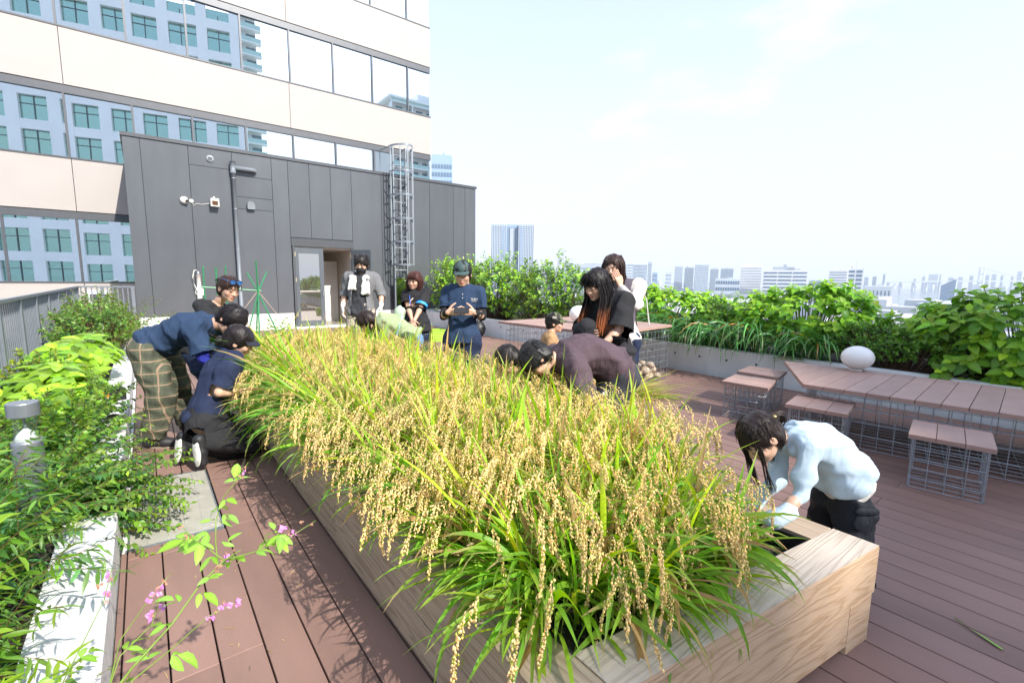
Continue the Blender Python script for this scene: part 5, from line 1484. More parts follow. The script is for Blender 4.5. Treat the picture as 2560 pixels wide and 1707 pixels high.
for a in (2.2, 2.7, 3.2, 3.7, 4.2):
    st = stems_from(np.array([[0., 0, 0]]), np.array([[math.cos(a), math.sin(a), 0.9]]), np.array([0.34]), np.array([1.6]), 12, 0.01)[0]
    P, D = [], []
    for i in range(1, 12):
        tdir = st[i]-st[i-1]; tdir /= np.linalg.norm(tdir); s_ = np.cross(tdir, [0, 0, 1]); s_ /= np.linalg.norm(s_)
        for sg in (-1, 1): P.append(st[i]); D.append(s_*sg+tdir*0.4)
    ln = np.repeat(0.075*np.sin(np.linspace(0.5, math.pi, 11)), 2)+0.008
    V, F, kk = leaf_batch(np.array(P), np.array(D), np.tile([[0, 0, 1.]], (22, 1)), ln, ln*0.28, PROF_LANCE, T_LA, 0.4, 0.1)
    obj('frond', mesh_np(V, F, LEAF, tint_cols(22, kk, (0.16, 0.30, 0.03), 0.1), True), t)
# ---------------------------------------------------------------- left flower bed
def bed_pts(n, x0, x1, y0, y1, z=0.15): return np.stack([hr.uniform(x0, x1, n), hr.uniform(y0, y1, n), np.full(n, z)], 1)
def dirs(n, ax, ay, az_, j=0.35): return np.array([[ax, ay, az_]])+hr.normal(0, j, (n, 3))
# willow leaved shrubs close to the camera
n = 120
sprigs('willow_leaf_shrub', 'willow leaved shrub with pale green tips at the lower left edge', 'shrub', 'narrow leaved shrubs of the left bed', bed_pts(n, -1.0, -0.56, 1.75, 2.55), dirs(n, 0.05, -0.25, 1.0, 0.24), hr.uniform(0.55, 0.85, n), hr.uniform(0.8, 1.5, n), 38, (0.07, 0.125), (0.18, 0.25), 'lance', [G_MID, G_MID, G_DARK, (0.11, 0.25, 0.02)], REDSTEM, 130, pend=0.3, tipcol=(0.24, 0.38, 0.03))
n = 110
sprigs('willow_leaf_shrub', 'darker willow leaved shrub just below the grey bollard lamp', 'shrub', 'narrow leaved shrubs of the left bed', bed_pts(n, -1.0, -0.58, 2.55, 3.45), dirs(n, 0.08, -0.25, 1.0, 0.24), hr.uniform(0.62, 0.88, n), hr.uniform(0.9, 1.6, n), 36, (0.08, 0.135), (0.15, 0.20), 'lance', [G_DARK, G_BLUE, G_MID], REDSTEM, 90, pend=0.3, tipcol=(0.12, 0.22, 0.03))
n = 80
sprigs('willow_leaf_shrub', 'willow leaved shrub in the bottom left corner of the view', 'shrub', 'narrow leaved shrubs of the left bed', bed_pts(n, -0.8, -0.52, 1.05, 1.7), dirs(n, 0.02, -0.1, 1.0, 0.26), hr.uniform(0.45, 0.68, n), hr.uniform(0.7, 1.4, n), 34, (0.07, 0.125), (0.18, 0.25), 'lance', [G_MID, G_DARK, (0.12, 0.27, 0.02)], REDSTEM, 120, pend=0.25, tipcol=(0.22, 0.36, 0.03))
# arching small round leaved shrubs spilling over the kerb
for (lab, y0, y1, n, lx, ln, no) in (('arching shrub with small oval leaves spilling over the kerb onto the steel grate', 3.6, 4.2, 110, 0.75, (0.45, 0.82), 280),
                             ('small leaved shrub with red stems beside the bollard lamp', 4.5, 6.2, 210, 0.08, (0.42, 0.7), 100)):
    sprigs('oval_leaf_shrub', lab, 'shrub', 'arching oval leaved shrubs of the left bed', bed_pts(n, -0.85, -0.46, y0, y1), dirs(n, lx, -0.1, 0.75, 0.32), hr.uniform(*ln, n), hr.uniform(0.7, 1.3, n), 40, (0.048, 0.074), (0.5, 0.64), 'dia', [G_MID, G_DARK, G_DARK, G_BLUE], REDSTEM, no, pend=0.2, tipcol=(0.2, 0.34, 0.03))
n = 90
sprigs('oval_leaf_shrub', 'low shrub with rounded leaves lying over the kerb at the bottom left', 'shrub', 'arching oval leaved shrubs of the left bed', bed_pts(n, -0.56, -0.36, 1.1, 1.85), dirs(n, 0.75, 0.1, 0.5, 0.26), hr.uniform(0.26, 0.46, n), hr.uniform(0.5, 0.9, n), 22, (0.036, 0.055), (0.5, 0.62), 'dia', [G_MID, G_DARK, (0.10, 0.24, 0.03)], REDSTEM, 160, pend=0.35, tipcol=(0.2, 0.34, 0.03))
# broad leaved lime plants further back
def broad(label, cx, cy, cz, rx, ry, rz, nt_, L):
    c0 = np.array([cx, cy, cz]); t = thing('broad_leaf_plant', label, 'plant', (cx, cy, 0.14), 0, 'broad leaved plants of the left bed'); off = np.array(t.location)
    d = unit_dirs(nt_, 0.0); tips = c0+d*np.array([rx, ry, rz])*hr.uniform(0.7, 1.05, (nt_, 1))
    foot = np.stack([cx+(tips[:, 0]-cx)*0.4, cy+(tips[:, 1]-cy)*0.4, np.full(nt_, 0.14)], 1)
    V, F = tube_batch(np.stack([foot, tips], 1)-off, 0.006, 0.003, 4); obj('stems', mesh_np(V, F, GREENSTEM), t)['kind'] = 'stuff'
    ax = nrm(d*0.5+np.array([0, -0.25, 0.9])); Ps, Ds, Ns, Ls, cs = [], [], [], [], []
    a0 = hr.uniform(0, 6.28, nt_)
    for w_ in range(5):
        a = a0+w_*1.256; x_ = nrm(np.cross(ax, [[0.1, 0.2, 1.0]])); y_ = np.cross(ax, x_)
        Ds.append(nrm(x_*np.cos(a)[:, None]+y_*np.sin(a)[:, None]+ax*0.3)); Ps.append(tips); Ns.append(ax); Ls.append(L*hr.uniform(0.7, 1.15, nt_))
        cs.append(np.array([[0.22, 0.40, 0.022]])*np.exp(hr.normal(0, 0.25, (nt_, 1))))
    L_ = np.concatenate(Ls)
    add_leaves(t, np.concatenate(Ps), np.concatenate(Ds), np.concatenate(Ns), L_, L_*0.5, 'ovate', np.concatenate(cs), LEAF, 70, bend=0.7)
broad('lime green broad leaved plant just behind the bollard lamp on the left', -0.78, 6.3, 0.42, 0.38, 0.75, 0.34, 80, 0.17)
broad('lime green broad leaved plant near the tool case on the left', -0.75, 8.2, 0.50, 0.40, 1.0, 0.36, 80, 0.18)
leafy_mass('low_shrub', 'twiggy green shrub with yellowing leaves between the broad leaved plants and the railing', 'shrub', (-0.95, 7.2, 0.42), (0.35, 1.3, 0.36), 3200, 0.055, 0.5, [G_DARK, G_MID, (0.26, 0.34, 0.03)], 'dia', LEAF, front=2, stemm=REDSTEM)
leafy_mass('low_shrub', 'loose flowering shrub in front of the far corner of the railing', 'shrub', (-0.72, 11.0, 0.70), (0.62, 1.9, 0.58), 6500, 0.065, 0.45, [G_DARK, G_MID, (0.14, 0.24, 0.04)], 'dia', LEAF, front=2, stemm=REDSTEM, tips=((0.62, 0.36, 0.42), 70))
n = 60
sprigs('low_shrub', 'tall loose shrub with arching sprays at the corner of the dark wall', 'shrub', None, bed_pts(n, -0.95, -0.35, 10.2, 13.2), dirs(n, 0.25, -0.1, 1.0, 0.35), hr.uniform(0.9, 1.55, n), hr.uniform(0.5, 1.3, n), 24, (0.05, 0.075), (0.35, 0.45), 'dia', [G_MID, G_DARK, (0.17, 0.28, 0.04)], REDSTEM, 0, pend=0.2)
n = 7
sprigs('low_shrub', 'few long leafy shoots leaning over the deck by the dark wall', 'shrub', None, bed_pts(n, -0.5, -0.35, 9.0, 10.2, 0.6), dirs(n, 0.9, 0.0, 0.75, 0.15), hr.uniform(0.7, 1.05, n), hr.uniform(0.4, 0.7, n), 22, (0.06, 0.085), (0.35, 0.45), 'dia', [G_MID, (0.17, 0.30, 0.03)], REDSTEM, 0, pend=0.2)

# the pink flowered legume reaching into the picture at the lower left
bushc = thing('bush_clover', 'spindly bush clover with pink flowers reaching over the lower left corner', 'plant', (0, 0, 0))
SP = [[(-0.30, 0.80, 0.45), (-0.137, 1.118, 0.800), (-0.077, 1.202, 0.817), (-0.003, 1.253, 0.852), (0.058, 1.302, 0.898), (0.113, 1.328, 0.927), (0.154, 1.360, 0.924)],
      [(0.100, 1.334, 0.920), (0.104, 1.404, 0.940), (0.111, 1.442, 0.987), (0.135, 1.458, 1.043), (0.177, 1.459, 1.090), (0.201, 1.472, 1.122)],
      [(0.117, 1.332, 0.926), (0.192, 1.365, 0.904), (0.273, 1.367, 0.913), (0.352, 1.373, 0.939)],
      [(0.192, 1.365, 0.904), (0.247, 1.388, 0.918), (0.280, 1.392, 0.942)],
      [(0.113, 1.328, 0.927), (0.083, 1.357, 0.957), (0.059, 1.355, 0.988), (0.031, 1.408, 1.017)],
      [(-0.26, 0.95, 0.5), (-0.129, 1.175, 0.753), (-0.102, 1.347, 0.798), (-0.047, 1.437, 0.823), (0.006, 1.465, 0.864)],
      [(-0.35, 0.9, 0.5), (-0.225, 1.249, 0.743), (-0.177, 1.403, 0.778), (-0.136, 1.506, 0.822), (-0.119, 1.565, 0.872)],
      [(-0.22, 0.95, 0.55), (-0.078, 1.199, 0.791), (-0.007, 1.269, 0.781), (0.071, 1.337, 0.784), (0.144, 1.345, 0.792)],
      [(-0.20, 1.1, 0.6), (-0.105, 1.343, 0.761), (-0.042, 1.364, 0.799), (-0.022, 1.419, 0.834)]]
bigl = [(0, 1, 2, 3, 4), (0, 1), (0, 1, 2, 3), (0, 1, 2), (0, 1, 2, 3), (0, 1, 2), (0, 1, 2), (0, 1, 2), (0, 1)]
fl_mat = mat('pink_petal', (0.62, 0.22, 0.52), 0.5, 0.15, 30)
bud_mat = mat('dry_bud', (0.42, 0.22, 0.14), 0.7, 0.2, 30)
LP, LD, LN, LL = [], [], [], []
fl = MB(); bd = MB()
def petal_blob(mb, p, s):
    for _ in range(3):
        d = Vector(hr.normal(0, 1, 3)).normalized(); a = d.orthogonal().normalized()*s*0.45; b = d.cross(a).normalized()*s*0.45; q = Vector(p)
        mb.add([q, q+d*s*0.5+a, q+d*s, q+d*s*0.5-a, q+d*s*0.5+b*0.9], [(0, 1, 2, 3), (0, 1, 4), (2, 3, 4)])
for si, pts in enumerate(SP):
    pts_ = [Vector(p) for p in pts]
    fine = []
    for a, b in zip(pts_[:-1], pts_[1:]):
        for q in range(4): fine.append(a.lerp(b, q/4))
    fine.append(pts_[-1])
    r0 = 0.0032 if si == 0 else 0.0018
    MB().tube(fine, [r0*(1-0.55*i/len(fine)) for i in range(len(fine))], 6).build('stem', GREENSTEM, bushc, smooth=True)
    N_ = len(fine)
    for i in range(2, N_-1):
        f = i/(N_-1)
        leafy = (si < 5 and f < 0.75) or (si >= 5 and f < 0.5)
        if leafy and hr.random() < (0.62 if si < 5 else 0.55):
            d = (fine[i+1]-fine[i]).normalized(); s = d.cross(Vector((0, 0, 1))).normalized()*(1 if i % 2 else -1)
            ax = (s*0.9+d*0.3+Vector((hr.normal(0, 0.3), hr.normal(0, 0.3), hr.normal(-0.1, 0.35)))).normalized()
            b0 = fine[i]+ax*0.018
            sz = hr.uniform(0.032, 0.056)
            for q in (0, 0.95, -0.95):
                dd = ax*math.cos(q)+ax.cross(Vector((0, 0, 1))).normalized()*math.sin(q)+Vector((0, 0, hr.normal(-0.2, 0.25)))
                LP.append(b0+ax*(0.012 if q == 0 else 0)); LD.append(dd); LN.append((hr.normal(0, 0.35), hr.normal(-0.2, 0.3), 1)); LL.append(sz*(1.15 if q == 0 else 0.85))
        elif f > 0.7:
            p = fine[i]+Vector(hr.normal(0, 0.006, 3))
            if hr.random() < (0.55 if si >= 5 else 0.12): petal_blob(fl, p, hr.uniform(0.012, 0.020))
            petal_blob(bd, p+Vector(hr.normal(0, 0.004, 3)), hr.uniform(0.006, 0.010))
LL = np.array(LL)
add_leaves(bushc, np.array([tuple(p) for p in LP]), np.array([tuple(p) for p in LD]), np.array(LN), LL, LL*0.42, 'ovate', np.array([0.24, 0.45, 0.05]), LEAF, 300, bend=0.4)
for k, (mb, mm, nm) in enumerate(((fl, fl_mat, 'flowers'), (bd, bud_mat, 'buds'))):
    mb.build(nm, mm, bushc)['kind'] = 'stuff'
# tomato plant in the white tub
n = 26
sprigs('tomato_plant', 'pale green tomato plant climbing the pole wigwam', 'plant', None, np.stack([1.55+hr.normal(0, 0.12, n), 8.2+hr.normal(0, 0.12, n), np.full(n, 0.48)], 1), dirs(n, 0.0, 0, 1.0, 0.45), hr.uniform(0.4, 0.75, n), hr.uniform(0.8, 1.8, n), 16, (0.06, 0.10), (0.4, 0.5), 'dia', [(0.16, 0.32, 0.03), (0.24, 0.40, 0.03)], GREENSTEM, 0)

# straw scraps and specks dropped on the deck
sr_ = np.random.default_rng(77)
n = 90
px = np.concatenate([sr_.uniform(-0.1, 0.78, 55), sr_.uniform(2.7, 5.2, 35)]); py = np.concatenate([sr_.uniform(2.0, 5.4, 55), sr_.uniform(0.2, 5.5, 35)])
a = sr_.uniform(0, 6.28, n)
V, F, kk = leaf_batch(np.stack([px, py, np.full(n, 0.004)], 1), np.stack([np.cos(a), np.sin(a), np.zeros(n)], 1), np.tile([[0, 0, 1.0]], (n, 1)), sr_.uniform(0.012, 0.07, n), 0.005, PROF_DIA, T_DI, 0.1, 0.1)
o = obj('straw_scraps', mesh_np(V, F, LEAFR, tint_cols(n, kk, (0.5, 0.42, 0.2), 0.3)), None); o['kind'] = 'stuff'
# ================================================================ PEOPLE
def surface_nets(f, origin, h):
    """isosurface of a signed distance grid (nan-free), quads with outward normals"""
    s = f < 0
    nx, ny, nz = f.shape
    cnt = np.zeros((nx-1, ny-1, nz-1), np.int8)
    for dx in (0, 1):
        for dy in (0, 1):
            for dz in (0, 1):
                cnt += s[dx:nx-1+dx, dy:ny-1+dy, dz:nz-1+dz]
    act = np.argwhere((cnt > 0) & (cnt < 8))
    if len(act) == 0: return np.zeros((0, 3)), np.zeros((0, 4), int)
    idx = -np.ones(cnt.shape, np.int64); idx[tuple(act.T)] = np.arange(len(act))
    acc = np.zeros((len(act), 3)); num = np.zeros(len(act))
    corners = [(0,0,0),(1,0,0),(0,1,0),(1,1,0),(0,0,1),(1,0,1),(0,1,1),(1,1,1)]
    edges = [(0,1),(2,3),(4,5),(6,7),(0,2),(1,3),(4,6),(5,7),(0,4),(1,5),(2,6),(3,7)]
    cv = [f[act[:, 0]+c[0], act[:, 1]+c[1], act[:, 2]+c[2]] for c in corners]
    for a, b in edges:
        m = (cv[a] < 0) != (cv[b] < 0)
        t = np.where(m, cv[a]/np.where(m, cv[a]-cv[b], 1), 0)
        ca = np.array(corners[a], float); cb = np.array(corners[b], float)
        acc += np.where(m[:, None], ca+(cb-ca)*t[:, None], 0); num += m
    V = (act+acc/num[:, None])*h+origin
    quads = []
    for ax in range(3):
        sl0 = [slice(1, -1)]*3; sl1 = [slice(1, -1)]*3
        sl0[ax] = slice(0, -1); sl1[ax] = slice(1, None)
        a = s[tuple(sl0)]; b = s[tuple(sl1)]
        e = np.argwhere(a != b)
        if len(e) == 0: continue
        inside0 = a[tuple(e.T)]
        p = e.copy()
        for k in range(3):
            if k != ax: p[:, k] += 1
        u, w = (ax+1) % 3, (ax+2) % 3
        def cell(du, dw):
            q = p.copy(); q[:, u] -= du; q[:, w] -= dw
            return idx[tuple(q.T)]
        q = np.stack([cell(1, 1), cell(0, 1), cell(0, 0), cell(1, 0)], 1)
        q[~inside0] = q[~inside0][:, ::-1]
        quads.append(q[(q >= 0).all(1)])
    return V, np.concatenate(quads)

class SDF:
    """smooth union of rounded cones and ellipsoids on a grid"""
    def __init__(s, h): s.h = h; s.p = []
    def cone(s, a, b, ra, rb, k=0.02, op='u'): s.p.append(('c', np.array(a, float), np.array(b, float), ra, rb, k, op)); return s
    def chain(s, pts, rs, k=0.02):
        for i in range(len(pts)-1): s.cone(pts[i], pts[i+1], rs[i], rs[i+1], k)
        return s
    def ell(s, c, r, ax=None, k=0.02, op='u'):
        s.p.append(('e', np.array(c, float), np.array(r, float), np.eye(3) if ax is None else np.array(ax, float), None, k, op)); return s
    def cut(s, pt, n, k=0.0): s.p.append(('p', np.array(pt, float), nrm(np.array(n, float)), None, None, k, 'cut')); return s
    def bounds(s):
        lo, hi = [], []
        for q in s.p:
            if q[6] != 'u': continue
            if q[0] == 'c':
                r = max(q[3], q[4])+0.02; lo += [np.minimum(q[1], q[2])-r]; hi += [np.maximum(q[1], q[2])+r]
            else:
                r = q[2].max()+0.02; lo += [q[1]-r]; hi += [q[1]+r]
        return np.min(lo, 0)-2*s.h, np.max(hi, 0)+2*s.h
    def mesh(s, wrinkle=0.0, wfreq=18.0, seed=0, box=None, folds=None):
        h = s.h; lo, hi = s.bounds() if box is None else (np.array(box[0], float), np.array(box[1], float))
        n = np.ceil((hi-lo)/h).astype(int)+1
        f = np.full(n, 0.5, np.float32)
        ax_ = [lo[i]+h*np.arange(n[i]) for i in range(3)]
        for q in s.p:
            kind, op, k = q[0], q[6], q[5]
            if kind == 'p':
                X = (ax_[0][:, None, None]-q[1][0])*q[2][0]+(ax_[1][None, :, None]-q[1][1])*q[2][1]+(ax_[2][None, None, :]-q[1][2])*q[2][2]
                f = np.maximum(f, X); continue
            r = (max(q[3], q[4]) if kind == 'c' else q[2].max())+k+3*h+0.02
            a = np.minimum(q[1], q[2]) if kind == 'c' else q[1]; b = np.maximum(q[1], q[2]) if kind == 'c' else q[1]
            i0 = np.maximum(np.floor((a-r-lo)/h).astype(int), 0); i1 = np.minimum(np.ceil((b+r-lo)/h).astype(int)+1, n)
            if (i1 <= i0).any(): continue
            sl = tuple(slice(i0[i], i1[i]) for i in range(3))
            x = ax_[0][sl[0]][:, None, None]; y = ax_[1][sl[1]][None, :, None]; z = ax_[2][sl[2]][None, None, :]
            if kind == 'c':
                d = q[2]-q[1]; L2 = max(d@d, 1e-9)
                t = np.clip(((x-q[1][0])*d[0]+(y-q[1][1])*d[1]+(z-q[1][2])*d[2])/L2, 0, 1)
                v = np.sqrt((x-q[1][0]-t*d[0])**2+(y-q[1][1]-t*d[1])**2+(z-q[1][2]-t*d[2])**2)-(q[3]+(q[4]-q[3])*t)
            else:
                px, py, pz = x-q[1][0], y-q[1][1], z-q[1][2]; A = q[3]; r_ = q[2]
                u = [(px*A[i][0]+py*A[i][1]+pz*A[i][2])/r_[i] for i in range(3)]
                l = np.sqrt(u[0]**2+u[1]**2+u[2]**2)
                g = np.sqrt((u[0]/r_[0])**2+(u[1]/r_[1])**2+(u[2]/r_[2])**2)
                v = l*(l-1)/np.maximum(g, 1e-6)
            cur = f[sl]
            if op == 'u':
                if k > 0:
                    hh = np.clip(0.5+0.5*(cur-v)/k, 0, 1); f[sl] = cur*(1-hh)+v*hh-k*hh*(1-hh)
                else: f[sl] = np.minimum(cur, v)
            elif op == 's':
                hh = np.clip(0.5-0.5*(cur+v)/max(k, 1e-4), 0, 1); f[sl] = cur*(1-hh)-v*hh+k*hh*(1-hh)
        if wrinkle:
            r_ = np.random.default_rng(seed)
            X, Y, Z = np.meshgrid(*ax_, indexing='ij', sparse=True)
            w = 0
            for i in range(5):
                d = r_.normal(0, 1, 3); d /= np.linalg.norm(d); fr = wfreq*r_.uniform(0.7, 1.7)
                d2 = r_.normal(0, 1, 3)*wfreq*0.35
                ph = 1.6*np.sin(d2[0]*X+d2[1]*Y+d2[2]*Z+r_.uniform(0, 6))
                sn = 0.5+0.5*np.sin((d[0]*X+d[1]*Y+d[2]*Z)*fr*1.5+ph+r_.uniform(0, 6)); w = w+sn*sn*sn*sn*1.2
            f = f-(wrinkle*(w-0.9)).astype(np.float32)
        f[0] = f[-1] = 0.5; f[:, 0] = f[:, -1] = 0.5; f[:, :, 0] = f[:, :, -1] = 0.5
        return surface_nets(f, lo, h)

def ik(a, b, l1, l2, hint):
    """knee or elbow position between a and b"""
    a, b, hint = np.array(a, float), np.array(b, float), np.array(hint, float)
    d = b-a; L = np.linalg.norm(d); L = min(L, (l1+l2)*0.999); u = d/np.linalg.norm(d)
    x = (l1*l1-l2*l2+L*L)/(2*L); y = math.sqrt(max(l1*l1-x*x, 1e-6))
    p = hint-u*np.dot(hint, u); p /= max(np.linalg.norm(p), 1e-6)
    return a+u*x+p*y, a+u*L

SKIN = None
def skin_mat():
    m, n, p, l = _nodes('skin'); N = n.nodes.new
    at = N('ShaderNodeAttribute'); at.attribute_name = 'tint'
    nz = N('ShaderNodeTexNoise'); nz.inputs['Scale'].default_value = 45; tc = N('ShaderNodeTexCoord'); l(tc.outputs['Object'], nz.inputs['Vector'])
    a = N('ShaderNodeMath'); a.operation = 'MULTIPLY_ADD'; a.inputs[1].default_value = 0.16; a.inputs[2].default_value = 0.92; l(nz.outputs['Fac'], a.inputs[0])
    hs = N('ShaderNodeHueSaturation'); l(at.outputs['Color'], hs.inputs['Color']); l(a.outputs[0], hs.inputs['Value'])
    l(hs.outputs[0], p.inputs['Base Color']); p.inputs['Roughness'].default_value = 0.48
    p.inputs['Subsurface Weight'].default_value = 0.12; p.inputs['Subsurface Radius'].default_value = (0.01, 0.004, 0.002); p.inputs['Subsurface Scale'].default_value = 0.4
    return m
def cloth(name, col, rough=0.85, var=0.10, weave=0.15):
    """woven cloth with soft creases"""
    m = mat(name, col, rough, var, 7, weave, 420, spec=0.2)
    n = m.node_tree; N = n.nodes.new; l = n.links.new; p = n.nodes['Principled BSDF']
    tc = N('ShaderNodeTexCoord'); mp_ = N('ShaderNodeMapping'); mp_.inputs['Scale'].default_value = (1.0, 1.0, 0.55); mp_.inputs['Rotation'].default_value = (0.4, 0.3, 0.5)
    l(tc.outputs['Object'], mp_.inputs['Vector'])
    nz = N('ShaderNodeTexNoise'); nz.inputs['Scale'].default_value = 7; nz.inputs['Detail'].default_value = 2; nz.inputs['Distortion'].default_value = 1.6
    l(mp_.outputs[0], nz.inputs['Vector'])
    bp = N('ShaderNodeBump'); bp.inputs['Strength'].default_value = 0.4; bp.inputs['Distance'].default_value = 0.05
    l(nz.outputs['Fac'], bp.inputs['Height'])
    old = [k for k in n.nodes if k.type == 'BUMP' and k != bp][0]; l(old.outputs[0], bp.inputs['Normal']); l(bp.outputs[0], p.inputs['Normal'])
    return m
def hair_mat(name, col, tip=None):
    """dark strands: streaked colour along the lock, soft sheen"""
    m, n, p, l = _nodes(name); N = n.nodes.new
    at = N('ShaderNodeAttribute'); at.attribute_name = 'tint'
    nz = N('ShaderNodeTexNoise'); nz.inputs['Scale'].default_value = 70; nz.inputs['Detail'].default_value = 3
    tc = N('ShaderNodeTexCoord'); l(tc.outputs['Object'], nz.inputs['Vector'])
    a = N('ShaderNodeMath'); a.operation = 'MULTIPLY_ADD'; a.inputs[1].default_value = 1.0; a.inputs[2].default_value = 0.5; l(nz.outputs['Fac'], a.inputs[0])
    hs = N('ShaderNodeHueSaturation'); l(at.outputs['Color'], hs.inputs['Color']); l(a.outputs[0], hs.inputs['Value'])
    l(hs.outputs[0], p.inputs['Base Color']); p.inputs['Roughness'].default_value = 0.5; p.inputs['Specular IOR Level'].default_value = 0.3
    return m
SKIN = skin_mat(); HAIR = hair_mat('hair', None)
EYE = mat('eye_dark', (0.012, 0.009, 0.008), 0.25)
GLASSF = mat('spectacle_frame', (0.02, 0.02, 0.022), 0.3)
SK = np.array([0.56, 0.34, 0.235])

def frame_from(fwd, up):
    f = nrm(np.array(fwd, float)); u = np.array(up, float); u = nrm(u-f*np.dot(u, f)); r = np.cross(f, u)
    return r, f, u      # right (of the person), forward, up

def hand_prims(s, wrist, pdir, palm, curl=0.5, k=0.006, spread=0.07, sc=1.0, thumb_side=1, grip=0.0):
    """palm box and five bent fingers. pdir: wrist->knuckles, palm: the way the palm faces"""
    d = nrm(np.array(pdir, float)); n = np.array(palm, float); n = nrm(n-d*np.dot(n, d)); side = np.cross(d, n)*thumb_side
    w = np.array(wrist, float)
    kn = w+d*0.085*sc
    for t in (-0.026, -0.009, 0.009, 0.026):
        s.cone(w+side*t*0.6*sc+d*0.012, kn+side*t*1.05*sc, 0.013*sc, 0.0115*sc, 0.012)
    lens = [(0.030, 0.026, 0.021), (0.040, 0.028, 0.023), (0.043, 0.030, 0.024), (0.038, 0.028, 0.023)]
    for i, off in enumerate((-0.031, -0.0105, 0.0105, 0.031)):
        p = kn+side*off*sc; dd = nrm(d+side*spread*off*12)
        c = curl*(0.85+0.1*i)
        rr = [0.0088, 0.0082, 0.0075, 0.0066]
        for j, L in enumerate(lens[i]):
            a = c*(0.55+0.5*j); dd = nrm(dd*math.cos(a)+n*math.sin(a))
            q = p+dd*L*sc; s.cone(p, q, rr[j]*sc, rr[j+1]*sc, k*0.5); p = q
    p = w+side*0.026*sc+d*0.02*sc+n*0.004
    dd = nrm(d*0.75+side*0.75+n*0.35)
    for j, L in enumerate((0.038, 0.030, 0.024)):
        q = p+dd*L*sc; s.cone(p, q, [0.0125, 0.0105, 0.009][j]*sc, [0.0105, 0.009, 0.0075][j]*sc, 0.006); p = q
        dd = nrm(dd+n*(0.25+0.5*grip)+d*0.35)

def head_prims(s, c, r, f, u, S=1.0, fem=False, ears=True):
    A = np.array([r, f, u])
    P = lambda x, y, z: np.array(c)+(r*x+f*y+u*z)*S
    s.ell(P(0, -0.012, 0.030), np.array([0.076, 0.095, 0.088])*S, A, 0.02)
    s.ell(P(0, 0.022, -0.015), np.array([0.064, 0.070, 0.082])*S, A, 0.03)
    jw = 0.046 if fem else 0.052
    s.ell(P(0, 0.040, -0.066), np.array([jw, 0.046, 0.040])*S, A, 0.03)
    s.ell(P(0, 0.068, -0.094), np.array([0.022 if fem else 0.026, 0.018, 0.016])*S, A, 0.022)
    for sx in (-1, 1):
        s.ell(P(sx*0.040, 0.066, -0.030), np.array([0.022, 0.018, 0.020])*S, A, 0.025)     # cheek
        s.ell(P(sx*0.031, 0.098, 0.004), np.array([0.019, 0.016, 0.0105])*S, A, 0.012, 's')  # socket
        s.ell(P(sx*0.031, 0.083, 0.002), np.array([0.0135, 0.0125, 0.0105])*S, A, 0.003)   # lid over the eye
        s.cone(P(sx*0.014, 0.089, 0.021), P(sx*0.046, 0.079, 0.022), 0.0065*S, 0.0055*S, 0.012)  # brow ridge
        if ears:
            s.ell(P(sx*0.078, -0.008, -0.008), np.array([0.009, 0.019, 0.031])*S, A, 0.006)
            s.ell(P(sx*0.089, -0.002, -0.006), np.array([0.007, 0.010, 0.018])*S, A, 0.004, 's')
    s.cone(P(0, 0.086, 0.008), P(0, 0.105, -0.030), 0.0075*S, 0.0115*S, 0.008)
    for sx in (-1, 1): s.ell(P(sx*0.012, 0.096, -0.033), np.array([0.008, 0.009, 0.0075])*S, A, 0.006)
    s.ell(P(0, 0.090, -0.0575), np.array([0.021, 0.010, 0.0058])*S, A, 0.004)
    s.ell(P(0, 0.088, -0.069), np.array([0.018, 0.010, 0.0062])*S, A, 0.004)
    return A, P

